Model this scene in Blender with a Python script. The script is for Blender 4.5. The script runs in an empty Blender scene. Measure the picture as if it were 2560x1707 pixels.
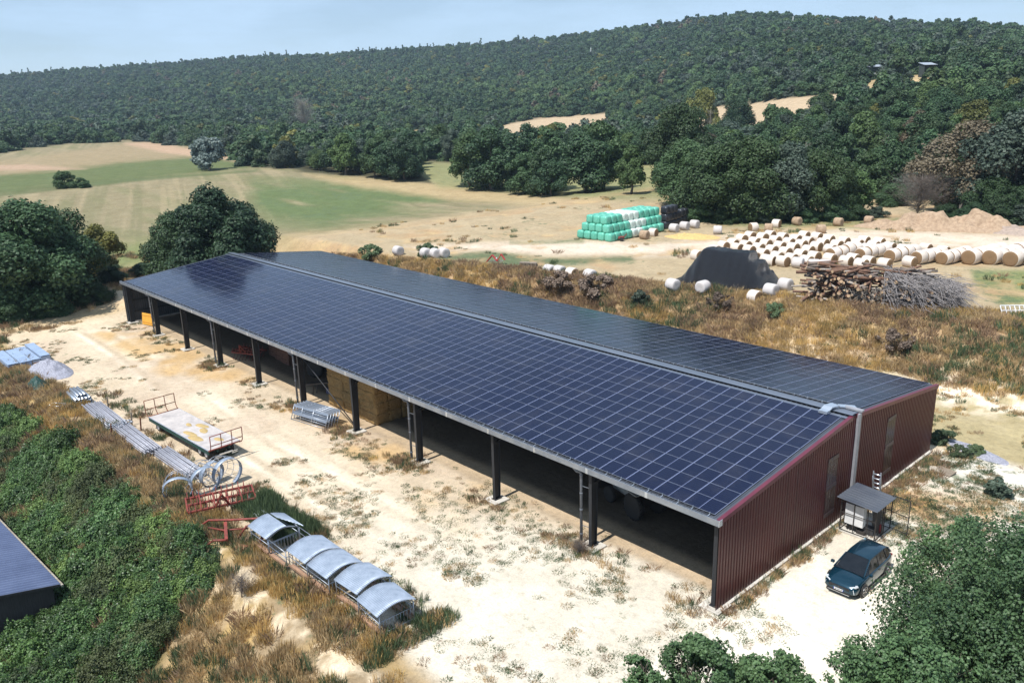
import bpy, bmesh, math, random
import numpy as np
from mathutils import Vector, Matrix, Euler

# ------------------------------------------------------------------ camera, sky, sun, exposure
scene = bpy.context.scene
COL = scene.collection
CAM = np.array([19.07713563, -30.53535561, 24.16216978])
F_PX, PITCH, ROLL, YAW = 2049.52677, 0.288220832, -0.0277552614, 0.826296984
_cy, _sy = math.cos(YAW), math.sin(YAW)
FWD = np.array([-math.cos(PITCH)*_sy, math.cos(PITCH)*_cy, -math.sin(PITCH)])
_r = np.array([_cy, _sy, 0.0]); _u = np.cross(_r, FWD)
RGT = _r*math.cos(ROLL) + _u*math.sin(ROLL)
UPV = -_r*math.sin(ROLL) + _u*math.cos(ROLL)
cam_data = bpy.data.cameras.new('camera')
cam_data.sensor_width = 36.0
cam_data.lens = F_PX/2560*36
cam_data.clip_start = 0.5
cam_data.clip_end = 20000
cam = bpy.data.objects.new('camera', cam_data)
COL.objects.link(cam)
cam.matrix_world = Matrix(((RGT[0], UPV[0], -FWD[0], CAM[0]), (RGT[1], UPV[1], -FWD[1], CAM[1]),
                           (RGT[2], UPV[2], -FWD[2], CAM[2]), (0, 0, 0, 1)))
scene.camera = cam
SUN_EL = math.radians(62.5)
SUN_AZ = math.radians(178.5)          # compass style, measured from +y towards +x: the sun stands over -y
world = bpy.data.worlds.new('World'); scene.world = world
world.use_nodes = True
wn = world.node_tree.nodes; wl = world.node_tree.links
sky = wn.new('ShaderNodeTexSky'); sky.sky_type = 'NISHITA'; sky.sun_disc = False
sky.sun_elevation = SUN_EL; sky.sun_rotation = SUN_AZ
sky.air_density = 1.0; sky.dust_density = 0.4; sky.ozone_density = 3.0; sky.altitude = 600
# thin veil clouds: the sky texture mixed towards its own luminance through stretched noise
tc = wn.new('ShaderNodeTexCoord'); mp = wn.new('ShaderNodeMapping'); mp.inputs['Scale'].default_value = (1.0, 1.0, 5.0)
nz = wn.new('ShaderNodeTexNoise'); nz.inputs['Scale'].default_value = 3.0; nz.inputs['Detail'].default_value = 7; nz.inputs['Roughness'].default_value = 0.6
cr = wn.new('ShaderNodeValToRGB'); cr.color_ramp.elements[0].position = 0.40; cr.color_ramp.elements[1].position = 0.75
cr.color_ramp.elements[0].color = (0.35, 0.35, 0.35, 1); cr.color_ramp.elements[1].color = (0.9, 0.9, 0.9, 1)
mixc = wn.new('ShaderNodeMix'); mixc.data_type = 'RGBA'
mixc.inputs[7].default_value = (6.6, 8.8, 11.4, 1)
bg = wn['Background']; bg.inputs['Strength'].default_value = 0.088
wl.new(tc.outputs['Generated'], mp.inputs['Vector']); wl.new(mp.outputs[0], nz.inputs['Vector'])
wl.new(nz.outputs['Fac'], cr.inputs['Fac']); wl.new(cr.outputs['Color'], mixc.inputs[0])
wl.new(sky.outputs[0], mixc.inputs[6]); wl.new(mixc.outputs[2], bg.inputs['Color'])
sun_data = bpy.data.lights.new('sun', 'SUN'); sun_data.energy = 5.0; sun_data.angle = math.radians(0.53)
sun_data.color = (1.0, 0.975, 0.93)
sun = bpy.data.objects.new('sun', sun_data); COL.objects.link(sun)
_sd = Vector((math.sin(SUN_AZ)*math.cos(SUN_EL), math.cos(SUN_AZ)*math.cos(SUN_EL), math.sin(SUN_EL)))
sun.rotation_euler = _sd.to_track_quat('Z', 'Y').to_euler()
sun.location = (0, -60, 90)
vs = scene.view_settings
vs.view_transform = 'Standard'; vs.look = 'None'; vs.gamma = 1.0; vs.use_curve_mapping = False
vs.exposure = 0.28
try:
    scene.cycles.max_bounces = 6; scene.cycles.diffuse_bounces = 3; scene.cycles.transparent_max_bounces = 6
except Exception: pass

# ------------------------------------------------------------------ maths helpers
K = 2560/2352.0                        # picture positions are noted on a 2352 px wide view of the photograph
def at(dx, dy, z=0.0):
    """world point at height z seen at that place of the photograph"""
    u, v = dx*K, dy*K
    d = FWD + RGT*(u-1280)/F_PX + UPV*(853.5-v)/F_PX
    t = (z-CAM[2])/d[2]
    return CAM + d*t
def atg(dx, dy):
    """where the view ray through that place of the photograph first meets the ground"""
    d = FWD + RGT*(dx*K-1280)/F_PX + UPV*(853.5-dy*K)/F_PX; d = d/math.hypot(d[0], d[1])
    t = 22.0*1.004**np.arange(1280); P = CAM[None, :]+d[None, :]*t[:, None]
    below = P[:, 2] < gz(P[:, 0], P[:, 1]); i = int(np.argmax(below)) if below.any() else len(t)-1
    a, b = t[max(i-1, 0)], t[i]
    for _ in range(18):
        m = (a+b)/2; q = CAM+d*m
        if q[2] < float(gz(q[0], q[1])): b = m
        else: a = m
    return CAM+d*b
def pix(x, y, z):
    x = np.asarray(x, float)-CAM[0]; y = np.asarray(y, float)-CAM[1]; z = np.asarray(z, float)-CAM[2]
    w = x*FWD[0]+y*FWD[1]+z*FWD[2]; ww = np.where(w > 0.5, w, 0.5)
    u = 1280+F_PX*(x*RGT[0]+y*RGT[1]+z*RGT[2])/ww; v = 853.5-F_PX*(x*UPV[0]+y*UPV[1]+z*UPV[2])/ww
    return np.where(w > 0.5, u/K, -9999), np.where(w > 0.5, v/K, -9999)
def _h(ix, iy, s):
    n = (ix.astype(np.int64)*374761393 + iy.astype(np.int64)*668265263 + s*1442695041) & 0x7fffffff
    n = (n ^ (n >> 13))*1274126177 & 0x7fffffff
    return ((n ^ (n >> 16)) & 0xffff)/65535.0
def vnoise(x, y, s=0):
    x = np.asarray(x, float); y = np.asarray(y, float)
    ix = np.floor(x); iy = np.floor(y); fx = x-ix; fy = y-iy
    fx = fx*fx*(3-2*fx); fy = fy*fy*(3-2*fy)
    a = _h(ix, iy, s); b = _h(ix+1, iy, s); c = _h(ix, iy+1, s); d = _h(ix+1, iy+1, s)
    return (a*(1-fx)+b*fx)*(1-fy)+(c*(1-fx)+d*fx)*fy
def fbm(x, y, s=0, o=4):
    r = 0; a = 0.5; t = 0
    for k in range(o):
        r = r+a*vnoise(np.asarray(x)*2**k, np.asarray(y)*2**k, s+k*17); t += a; a *= 0.5
    return r/t
def sst(x, a, b):
    t = np.clip((np.asarray(x, float)-a)/(b-a), 0, 1); return t*t*(3-2*t)
def theta_px(px):                       # source px (2560) -> horizontal angle from the view direction
    return math.atan((px-1280)/F_PX*math.cos(PITCH))
# ridge line of the hills, in the 2352 px view
SKY = [(-900, 235), (-300, 195), (0, 168), (300, 147), (600, 124), (750, 122), (900, 109), (1080, 97), (1300, 77), (1500, 53), (1600, 36), (1680, 28),
       (1780, 27), (1880, 33), (1950, 42), (2040, 41), (2150, 44), (2352, 53), (2700, 75), (3400, 120)]
ST_PX = np.array([-1500, 0, 700, 1280, 1700, 2000, 2200, 2560, 3600.])
ST_TH = np.array([theta_px(p) for p in ST_PX])
ST_R0 = np.array([390, 390, 420, 560, 400, 230, 190, 170, 170.])
ST_RR = np.array([1750, 1700, 1600, 1400, 1200, 1050, 950, 900, 900.])
ST_P = np.array([2.0, 2.0, 1.7, 1.4, 1.2, 0.95, 0.85, 0.8, 0.8])
_th = []; _zr = []
for dx, dy in SKY:
    u = dx*K; d = FWD + RGT*(u-1280)/F_PX + UPV*(853.5-dy*K)/F_PX
    a = math.atan2(d[0]*_cy+d[1]*_sy, d[0]*-_sy+d[1]*_cy)
    rr = float(np.interp(a, ST_TH, ST_RR))
    _th.append(a); _zr.append(CAM[2]+rr*d[2]/math.hypot(d[0], d[1])-8.5)
_th = np.array(_th); _zr = np.array(_zr)
BASE = 4.5
def polar(x, y):
    dx = np.asarray(x, float)-CAM[0]; dy = np.asarray(y, float)-CAM[1]
    return np.hypot(dx, dy), np.arctan2(dx*_cy+dy*_sy, -dx*_sy+dy*_cy)
def gz(x, y):
    """height of the ground"""
    x = np.asarray(x, float); y = np.asarray(y, float)
    r, th = polar(x, y)
    # bank behind the barn up to the bale yard
    yb = np.maximum(38.5+0.20*np.minimum(x, 5), 27.0)
    wob = 1.6*(fbm(x*0.12, y*0.12, 3)-0.5)
    left = sst(-x, 84, 150)
    z = BASE*sst(y+wob*2, yb, yb+np.interp(x, [-60, -30], [6.0, 9.0]))*(1-left) + BASE*sst(r, 175, 260)*left
    # low bank left of the barn
    z = z + 0.9*np.exp(-((y-3.5+0.05*x+4)/2.6)**2)*sst(-x, 84, 89)*(1-sst(-x, 104, 118))
    # slope down to the shed on the near left
    d = sst(-y, 14.2, 23.5); wx = 0.15+0.85*sst(-x, 7, 24)
    z = z - 3.9*d*wx
    z = z + 0.35*np.exp(-((y+15.3)/1.1)**2)*sst(-x, 2, 12)*(1-sst(-x, 55, 70))*(0.5+fbm(x*0.4, y*0.4, 5))
    # small unevenness outside the building plot
    out = np.clip(sst(-y, 9, 15)+sst(y, 27, 33)+sst(-x, 84, 95)+sst(x, 9, 20), 0, 1)
    z = z + out*0.55*(fbm(x*0.25, y*0.25, 9)-0.5)*(1-sst(r, 150, 300)*0.5)
    z = z + 0.05*(fbm(x*0.9, y*0.9, 19)-0.5)*(1-sst(r, 120, 150))
    # hills
    r0 = np.interp(th, ST_TH, ST_R0); rr = np.interp(th, ST_TH, ST_RR); pw = np.interp(th, ST_TH, ST_P)
    zr = np.interp(th, _th, _zr)
    t = np.clip((r-r0)/(rr-r0), 0, 1)
    hill = (zr-BASE)*t**pw
    back = np.abs(th) > 1.2
    hill = np.where(back, hill*0.3, hill)
    hill = hill - 0.10*np.maximum(r-rr, 0)
    hill = hill + (t > 0)*np.sin(np.clip(t, 0, 1)*math.pi)*26*(fbm(x*0.0042, y*0.0042, 23, 3)-0.5)
    # gentle swell of the fields on the left
    z = z + 2.2*sst(r, 200, 400)*(fbm(x*0.006, y*0.006, 31, 2)-0.5)*(1-t)
    return z + np.maximum(hill, -60)

# ------------------------------------------------------------------ scene helpers
def link(o, parent=None):
    COL.objects.link(o)
    if parent is not None: o.parent = parent
    return o
def tag(o, label=None, cat=None, group=None, kind=None):
    if label: o['label'] = label
    if cat: o['category'] = cat
    if group: o['group'] = group
    if kind: o['kind'] = kind
    return o
def thing(name, label, cat, loc=(0, 0, 0), rz=0.0, group=None):
    o = bpy.data.objects.new(name, None); o.location = [float(v) for v in loc]; o.rotation_euler = (0, 0, rz)
    o.empty_display_size = 0.3
    COL.objects.link(o); return tag(o, label, cat, group)
def kids(o): return [c for c in bpy.data.objects if c.parent == o]
def copy_tree(o, parent=None, ch=None):
    c = o.copy(); COL.objects.link(c)
    if parent is not None: c.parent = parent
    for k in (ch or {}).get(o.name, []): copy_tree(k, c, ch)
    return c
def tree_of(o):
    m = {}
    def rec(q):
        m[q.name] = [c for c in bpy.data.objects if c.parent == q]
        for c in m[q.name]: rec(c)
    rec(o); return m

class MB:
    """collects shapes for ONE mesh"""
    def __init__(s): s.v = []; s.f = []; s.m = []; s.uv = {}; s.sm = []
    def _add(s, vs, fs, m=0, smooth=False):
        n = len(s.v); s.v += [tuple(map(float, v)) for v in vs]
        for f in fs: s.f.append(tuple(n+i for i in f)); s.m.append(m); s.sm.append(smooth)
        return n
    def box(s, c, size, m=0, rot=None, taper=None):
        hx, hy, hz = size[0]/2, size[1]/2, size[2]/2
        vs = [Vector((x*hx, y*hy, z*hz)) for z in (-1, 1) for y in (-1, 1) for x in (-1, 1)]
        if taper: vs = [Vector((v.x*(taper if v.z > 0 else 1), v.y*(taper if v.z > 0 else 1), v.z)) for v in vs]
        if rot is not None:
            R = rot if isinstance(rot, Matrix) else Euler(rot).to_matrix()
            vs = [R @ v for v in vs]
        vs = [v+Vector(c) for v in vs]
        s._add(vs, [(0, 2, 3, 1), (4, 5, 7, 6), (0, 1, 5, 4), (2, 6, 7, 3), (0, 4, 6, 2), (1, 3, 7, 5)], m)
    def bar(s, a, b, w, h=None, m=0):
        a = Vector(a); b = Vector(b); h = h or w; d = b-a; L = d.length
        if L < 1e-6: return
        q = d.to_track_quat('X', 'Z').to_matrix()
        s.box((a+b)/2, (L, w, h), m, q)
    def tube(s, pts, r, n=8, m=0, cap=True, smooth=True):
        pts = [Vector(p) for p in pts]; k = len(pts)
        rs = r if isinstance(r, (list, tuple)) else [r]*k
        base = len(s.v); ref = None
        for i, p in enumerate(pts):
            d = (pts[min(i+1, k-1)]-pts[max(i-1, 0)])
            if d.length < 1e-9: d = Vector((0, 0, 1))
            d.normalize()
            if ref is None: ref = Vector((0, 0, 1)) if abs(d.z) < 0.9 else Vector((1, 0, 0))
            a = d.cross(ref)
            if a.length < 1e-4: a = d.cross(Vector((0.3, 1, 0.1)))
            a.normalize(); b = d.cross(a); ref = -b if False else ref
            for j in range(n):
                t = 2*math.pi*j/n; s.v.append(tuple(p+(a*math.cos(t)+b*math.sin(t))*rs[i]))
        for i in range(k-1):
            for j in range(n):
                j2 = (j+1) % n
                s.f.append((base+i*n+j, base+i*n+j2, base+(i+1)*n+j2, base+(i+1)*n+j)); s.m.append(m); s.sm.append(smooth)
        if cap:
            s.f.append(tuple(base+j for j in range(n))); s.m.append(m); s.sm.append(False)
            s.f.append(tuple(base+(k-1)*n+j for j in reversed(range(n)))); s.m.append(m); s.sm.append(False)
    def cyl(s, a, b, r, n=12, m=0): s.tube([a, b], r, n, m)
    def poly(s, vs, m=0): s._add(vs, [tuple(range(len(vs)))], m)
    def prism(s, outline, vec, m=0):
        n = len(outline); a = [Vector(p) for p in outline]; b = [p+Vector(vec) for p in a]
        s._add(a+b, [tuple(range(n))[::-1], tuple(range(n, 2*n))]+[(i, (i+1) % n, n+(i+1) % n, n+i) for i in range(n)], m)
    def grid(s, fn, nu, nv, m=0, smooth=True):
        vs = [fn(i/nu, j/nv) for j in range(nv+1) for i in range(nu+1)]
        fs = [(j*(nu+1)+i, j*(nu+1)+i+1, (j+1)*(nu+1)+i+1, (j+1)*(nu+1)+i) for j in range(nv) for i in range(nu)]
        s._add(vs, fs, m, smooth)
    def build(s, name, mats, parent=None, loc=None, bevel=0, smooth=False, fix=True):
        me = bpy.data.meshes.new(name); me.from_pydata(s.v, [], s.f)
        mats = mats if isinstance(mats, (list, tuple)) else [mats]
        for q in mats: me.materials.append(q)
        me.polygons.foreach_set('material_index', s.m)
        me.polygons.foreach_set('use_smooth', [bool(a or smooth) for a in s.sm])
        if fix:
            bm = bmesh.new(); bm.from_mesh(me); bmesh.ops.recalc_face_normals(bm, faces=bm.faces); bm.to_mesh(me); bm.free()
        me.update()
        o = bpy.data.objects.new(name, me)
        if loc is not None: o.location = [float(v) for v in loc]
        link(o, parent)
        if bevel:
            b = o.modifiers.new('bevel', 'BEVEL'); b.width = bevel; b.segments = 2; b.limit_method = 'ANGLE'
        return o

def np_mesh(name, verts, faces_n, loops, mats, attrs=None, uv=None, smooth=False):
    """verts (N,3); faces all with faces_n corners; loops flat index array"""
    me = bpy.data.meshes.new(name)
    nf = len(loops)//faces_n
    me.vertices.add(len(verts)); me.vertices.foreach_set('co', np.asarray(verts, np.float32).ravel())
    me.loops.add(len(loops)); me.loops.foreach_set('vertex_index', np.asarray(loops, np.int32))
    me.polygons.add(nf); me.polygons.foreach_set('loop_start', np.arange(0, nf*faces_n, faces_n, dtype=np.int32))
    try: me.polygons.foreach_set('loop_total', np.full(nf, faces_n, np.int32))
    except Exception: pass
    for q in (mats if isinstance(mats, (list, tuple)) else [mats]): me.materials.append(q)
    me.polygons.foreach_set('use_smooth', np.full(nf, bool(smooth)))
    for k, (typ, arr) in (attrs or {}).items():
        a = me.attributes.new(k, typ, 'POINT')
        a.data.foreach_set('color' if 'COLOR' in typ else 'value', np.asarray(arr, np.float32).ravel())
    if uv is not None:
        l = me.uv_layers.new(name='UVMap'); l.data.foreach_set('uv', np.asarray(uv, np.float32).ravel())
    me.update(calc_edges=True); me.validate()
    return me

# ------------------------------------------------------------------ materials
class NT:
    def __init__(s, name):
        s.m = bpy.data.materials.new(name); s.m.use_nodes = True; s.t = s.m.node_tree; s.n = s.t.nodes; s.l = s.t.links
        s.b = s.n['Principled BSDF']; s.out = s.n['Material Output']
    def new(s, t, **kw):
        q = s.n.new(t)
        for k, v in kw.items(): setattr(q, k, v)
        return q
    def link(s, a, b): s.l.new(a, b)
    def noise(s, scale, detail=4, rough=0.55, vec=None, dist=0):
        q = s.new('ShaderNodeTexNoise'); q.inputs['Scale'].default_value = scale; q.inputs['Detail'].default_value = detail
        q.inputs['Roughness'].default_value = rough; q.inputs['Distortion'].default_value = dist
        if vec is not None: s.link(vec, q.inputs['Vector'])
        return q.outputs['Fac']
    def coord(s, kind='Object', scale=None, rot=None):
        c = s.new('ShaderNodeTexCoord').outputs[kind]
        if scale is None and rot is None: return c
        m = s.new('ShaderNodeMapping')
        if scale is not None: m.inputs['Scale'].default_value = scale
        if rot is not None: m.inputs['Rotation'].default_value = rot
        s.link(c, m.inputs['Vector']); return m.outputs[0]
    def pos(s, scale=None, rot=None):
        c = s.new('ShaderNodeNewGeometry').outputs['Position']
        if scale is None and rot is None: return c
        m = s.new('ShaderNodeMapping')
        if scale is not None: m.inputs['Scale'].default_value = scale
        if rot is not None: m.inputs['Rotation'].default_value = rot
        s.link(c, m.inputs['Vector']); return m.outputs[0]
    def ramp(s, fac, stops, interp='LINEAR'):
        q = s.new('ShaderNodeValToRGB'); e = q.color_ramp.elements; q.color_ramp.interpolation = interp
        e[0].position = stops[0][0]; e[0].color = (*stops[0][1], 1) if len(stops[0][1]) == 3 else stops[0][1]
        e[1].position = stops[-1][0]; e[1].color = (*stops[-1][1], 1)
        for p, c in stops[1:-1]:
            n = e.new(p); n.color = (*c, 1)
        s.link(fac, q.inputs['Fac']); return q.outputs['Color']
    def rmap(s, v, a, b, c=0.0, d=1.0):
        q = s.new('ShaderNodeMapRange'); q.inputs[1].default_value = a; q.inputs[2].default_value = b
        q.inputs[3].default_value = c; q.inputs[4].default_value = d; s.link(v, q.inputs[0]); return q.outputs[0]
    def mix(s, fac, a, b, mode='MIX'):
        q = s.new('ShaderNodeMix', data_type='RGBA', blend_type=mode)
        for sock, v in ((q.inputs[0], fac), (q.inputs[6], a), (q.inputs[7], b)):
            if isinstance(v, (int, float)): sock.default_value = v
            elif isinstance(v, tuple): sock.default_value = (*v, 1)
            else: s.link(v, sock)
        return q.outputs[2]
    def math(s, op, a, b=0.0, clamp=False):
        q = s.new('ShaderNodeMath', operation=op, use_clamp=clamp)
        for sock, v in ((q.inputs[0], a), (q.inputs[1], b)):
            if isinstance(v, (int, float)): sock.default_value = v
            else: s.link(v, sock)
        return q.outputs[0]
    def bump(s, h, strength=0.3, dist=0.02):
        q = s.new('ShaderNodeBump'); q.inputs['Strength'].default_value = strength; q.inputs['Distance'].default_value = dist
        s.link(h, q.inputs['Height']); s.link(q.outputs[0], s.b.inputs['Normal'])
    def col(s, c):
        if isinstance(c, tuple): s.b.inputs['Base Color'].default_value = (*c, 1)
        else: s.link(c, s.b.inputs['Base Color'])
    def set(s, rough=None, metal=None, spec=None):
        if rough is not None:
            if isinstance(rough, float): s.b.inputs['Roughness'].default_value = rough
            else: s.link(rough, s.b.inputs['Roughness'])
        if metal is not None: s.b.inputs['Metallic'].default_value = metal
        if spec is not None: s.b.inputs['Specular IOR Level'].default_value = spec

_mats = {}
def mat(name, c1, c2=None, rough=0.6, metal=0.0, scale=3.0, bump=0.0, spec=None, streak=None, lo=0.35, hi=0.65):
    if name in _mats: return _mats[name]
    t = NT(name)
    c2 = c2 or tuple(x*0.75 for x in c1)
    vec = t.coord('Object', scale=streak) if streak else t.coord('Object')
    n = t.noise(scale, 6, 0.62, vec)
    t.col(t.ramp(n, [(lo, c1), (hi, c2)]))
    t.set(rough=t.rmap(n, 0.3, 0.7, max(rough-0.08, 0.02), min(rough+0.1, 1)), metal=metal, spec=spec)
    if bump: t.bump(t.noise(scale*6, 4, 0.6, vec), bump, 0.02)
    _mats[name] = t.m; return t.m

def leaf_mat(name, dark, light, hue=0.0, rnd=0.35, rough=0.55):
    t = NT(name)
    a = t.new('ShaderNodeAttribute', attribute_name='tint').outputs['Fac']
    oi = t.new('ShaderNodeObjectInfo').outputs['Random']
    c = t.mix(a, dark, light)
    # per-tree shift between a cooler and a warmer green
    c = t.mix(t.rmap(oi, 0, 1, 0.0, rnd), c, tuple(min(1, v*k) for v, k in zip(light, (1.35, 1.0, 0.55))))
    k = t.rmap(t.math('FRACT', t.math('MULTIPLY', oi, 7.31)), 0, 1, 0.70, 1.40)
    q = t.new('ShaderNodeVectorMath', operation='SCALE'); t.link(c, q.inputs[0]); t.link(k, q.inputs['Scale'])
    c = q.outputs[0]
    t.col(c); t.set(rough=rough, spec=0.35)
    tr = t.new('ShaderNodeBsdfTranslucent'); t.link(c, tr.inputs['Color'])
    ms = t.new('ShaderNodeMixShader'); ms.inputs[0].default_value = 0.22
    t.link(t.b.outputs[0], ms.inputs[1]); t.link(tr.outputs[0], ms.inputs[2]); t.link(ms.outputs[0], t.out.inputs['Surface'])
    return t.m

# ------------------------------------------------------------------ ground
def in_poly(px, py, poly, soft=6.0):
    """soft 0..1 membership of points in a polygon"""
    x0, y0 = np.array(poly, float).T; x1 = np.roll(x0, -1); y1 = np.roll(y0, -1)
    ins = np.zeros(px.shape, bool); d = np.full(px.shape, 1e9)
    for a, b, c, e in zip(x0, y0, x1, y1):
        cond = ((b > py) != (e > py)) & (px < (c-a)*(py-b)/((e-b) if e != b else 1e-9)+a)
        ins ^= cond
        L = (c-a)**2+(e-b)**2+1e-9; t = np.clip(((px-a)*(c-a)+(py-b)*(e-b))/L, 0, 1)
        d = np.minimum(d, np.hypot(px-a-t*(c-a), py-b-t*(e-b)))
    s = np.where(ins, d, -d)
    return np.clip(0.5+s/(2*soft), 0, 1)

# polygons noted in the 2352 px view; everything outside is wooded once it is far enough away
F_MAIN = [(-800, 430), (-200, 352), (0, 352), (140, 332), (300, 322), (430, 335), (545, 352), (560, 382), (700, 395), (860, 408), (1010, 425), (1230, 452), (1500, 455), (1545, 475),
          (1600, 520), (2000, 510), (2352, 528), (2900, 560), (3200, 1700), (-900, 1700)]
F_BEHIND = [(960, 372), (1240, 378), (1540, 380), (1540, 470), (1010, 430), (960, 400)]
CLEAR = [[(1140, 290), (1250, 270), (1400, 260), (1410, 300), (1330, 345), (1150, 345)],
         [(940, 298), (1120, 296), (1120, 325), (940, 330)],
         [(1555, 262), (1600, 248), (1700, 242), (1800, 226), (1960, 214), (1960, 255), (1880, 290), (1760, 320), (1690, 350), (1600, 360), (1555, 350)],
         [(2040, 345), (2100, 345), (2080, 400), (2040, 420)],
         [(2165, 172), (2100, 172), (2085, 195), (2040, 205), (2040, 235), (2165, 235), (2190, 190)],
         [(1985, 172), (2035, 172), (2040, 232), (1985, 232)]]
def field_mask(x, y):
    z = gz(x, y); px, py = pix(x, y, z)
    wx = 10*(fbm(np.asarray(x)*0.05, np.asarray(y)*0.05, 77)-0.5)
    m = np.maximum(in_poly(px, py+wx, F_MAIN, 2), in_poly(px, py+wx*0.5, F_BEHIND, 2))
    for c in CLEAR: m = np.maximum(m, in_poly(px, py, c, 2))
    return m, px, py

def lerp(a, b, t): return a+(np.asarray(b)[None, :]-a)*np.clip(t, 0, 1)[:, None]

def paint(x, y, z):
    """base colour of the soil or turf (rgb) and how weedy it is"""
    px, py = pix(x, y, z); r, th = polar(x, y); n = len(x)
    f1 = fbm(x*0.05, y*0.05, 1); f2 = fbm(x*0.22, y*0.22, 2); f3 = fbm(x*0.9, y*0.9, 4)
    wx, wy = 14*(f1-0.5), 8*(f2-0.5)
    C = np.tile(np.array([[0.40, 0.30, 0.17]]), (n, 1)); W = np.full(n, 0.25)
    def put(m, c, w=None, k=1.0):
        nonlocal C, W
        C = lerp(C, c, m*k)
        if w is not None: W = W+(w-W)*m*k
    P = lambda poly, soft=8, d=1.0: in_poly(px+wx*d, py+wy*d, poly, soft)
    # the fields
    far = sst(r, 120, 160)
    put(P([(-900, 330), (560, 300), (1560, 440), (1560, 500), (1000, 580), (600, 620), (-900, 700)], 4)*far, (0.245, 0.21, 0.13), 0.25)
    st = vnoise(x*0.012+y*0.05, y*0.10-x*0.02, 41)*0.6+vnoise(x*0.05+y*0.15, y*0.3-x*0.06, 43)*0.4
    put(sst(st, 0.50, 0.70)*far, (0.185, 0.18, 0.095), None, 0.7)
    s3 = vnoise((x*0.35+y*0.94)*0.55, (x*0.94-y*0.35)*0.012, 45)*0.6+vnoise((x*0.35+y*0.94)*1.3, (x*0.94-y*0.35)*0.03, 46)*0.4
    put(sst(s3, 0.55, 0.72)*far, (0.32, 0.265, 0.165), None, 0.55)
    put((1-sst(s3, 0.28, 0.42))*far, (0.17, 0.165, 0.09), None, 0.55)
    put(P([(-900, 500), (-100, 395), (100, 385), (330, 360), (560, 345), (575, 385), (440, 400), (300, 415), (0, 440), (-900, 640)], 6)*far, (0.105, 0.135, 0.055), 0.5, 0.9)
    put(P([(-900, 420), (0, 370), (300, 328), (430, 340), (520, 355), (300, 372), (140, 392), (0, 404), (-900, 480)], 5)*far, (0.30, 0.235, 0.145), 0.15, 0.85)
    put(P([(-300, 388), (60, 378), (200, 388), (60, 392)], 3)*far, (0.40, 0.28, 0.20), 0.1, 0.8)
    put(P([(280, 330), (330, 325), (560, 360), (545, 372), (370, 350)], 3)*far, (0.44, 0.30, 0.21), 0.05, 0.8)
    put(P([(-100, 440), (0, 436), (330, 408), (450, 400), (590, 390), (590, 395), (330, 415), (0, 452)], 2, 0.3)*far, (0.09, 0.12, 0.05), 0.6, 0.7)
    put(P([(580, 420), (760, 412), (1000, 440), (1010, 470), (860, 500), (740, 525), (620, 505), (580, 470)], 22)*sst(st, 0.30, 0.62)*far, (0.11, 0.15, 0.065), 0.6, 0.95)
    put(P([(1000, 560), (1080, 525), (1240, 497), (1260, 505), (1130, 540), (1040, 566)], 8)*far, (0.11, 0.155, 0.065), 0.6, 0.85)
    put(P([(700, 400), (1010, 420), (1250, 450), (1530, 470), (1540, 500), (1300, 480), (1000, 455), (760, 418)], 8)*far, (0.42, 0.32, 0.185), 0.1, 0.8)
    put(P([(250, 560), (500, 540), (520, 600), (250, 620)], 14), (0.16, 0.20, 0.07), 0.5, 0.6)
    put(in_poly(px, py, F_BEHIND, 6)*far, (0.22, 0.23, 0.11), 0.4, 0.8)
    put(P([(1160, 270), (1950, 200), (1970, 240), (1700, 320), (1150, 330)], 4)*far, (0.44, 0.34, 0.23), 0.2)
    put(P([(2100, 180), (2170, 175), (2170, 200), (2050, 220)], 4)*far, (0.50, 0.38, 0.22), 0.2)
    put(P([(1990, 330), (2120, 330), (2100, 430), (1990, 430)], 4)*far, (0.55, 0.34, 0.2), 0.2)
    # forest floor beyond the fields
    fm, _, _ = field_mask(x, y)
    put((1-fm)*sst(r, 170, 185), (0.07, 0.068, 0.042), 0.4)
    # bale yard
    yardm = sst(z, 3.6, 4.4)*(1-sst(r, 150, 175))
    put(yardm, (0.38, 0.305, 0.20), 0.40)
    put(P([(930, 565), (1080, 560), (1300, 553), (1500, 560), (1700, 540), (2000, 525), (2400, 545), (2400, 580), (2000, 560), (1650, 590), (1300, 585), (1080, 575), (960, 578)], 7)*yardm, (0.58, 0.49, 0.40), 0.08)
    put(P([(1000, 590), (1120, 580), (1300, 595), (1450, 588), (1460, 600), (1200, 615), (1000, 600)], 6)*yardm, (0.12, 0.145, 0.08), 0.8, 0.95)
    put(P([(1170, 555), (1340, 548), (1340, 560), (1170, 562)], 4)*yardm, (0.17, 0.18, 0.09), 0.7, 0.7)
    put(P([(1650, 505), (2352, 500), (2500, 520), (2000, 528), (1650, 520)], 5)*yardm, (0.20, 0.20, 0.09), 0.7, 0.8)
    put(P([(2230, 620), (2500, 620), (2500, 700), (2300, 700), (2240, 660)], 8), (0.15, 0.19, 0.075), 0.8, 0.9)
    # bank behind the barn
    bk = sst(z, 0.4, 1.4)*(1-sst(z, 4.3, 4.49))*(1-sst(-x, 84, 100))*sst(y, 27, 30)
    put(bk, (0.40, 0.28, 0.165), 0.25)
    put(bk*sst(fbm(x*0.3, y*0.3, 51), 0.5, 0.66), (0.48, 0.36, 0.20), 0.2)
    # level strip right of and behind the barn
    rt = sst(y, 26, 28)*(1-sst(z, 0.3, 1.2))*(1-sst(-x, 84, 100))
    put(rt, (0.37, 0.31, 0.18), 0.35)
    yb = np.maximum(38.5+0.20*np.minimum(x, 5), 27.0)
    band = np.exp(-((y-yb+0.0)/3.0)**2)*sst(x, -30, -12)
    put(band*sst(f3, 0.3, 0.55), (0.78, 0.68, 0.55), 0.15)
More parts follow.
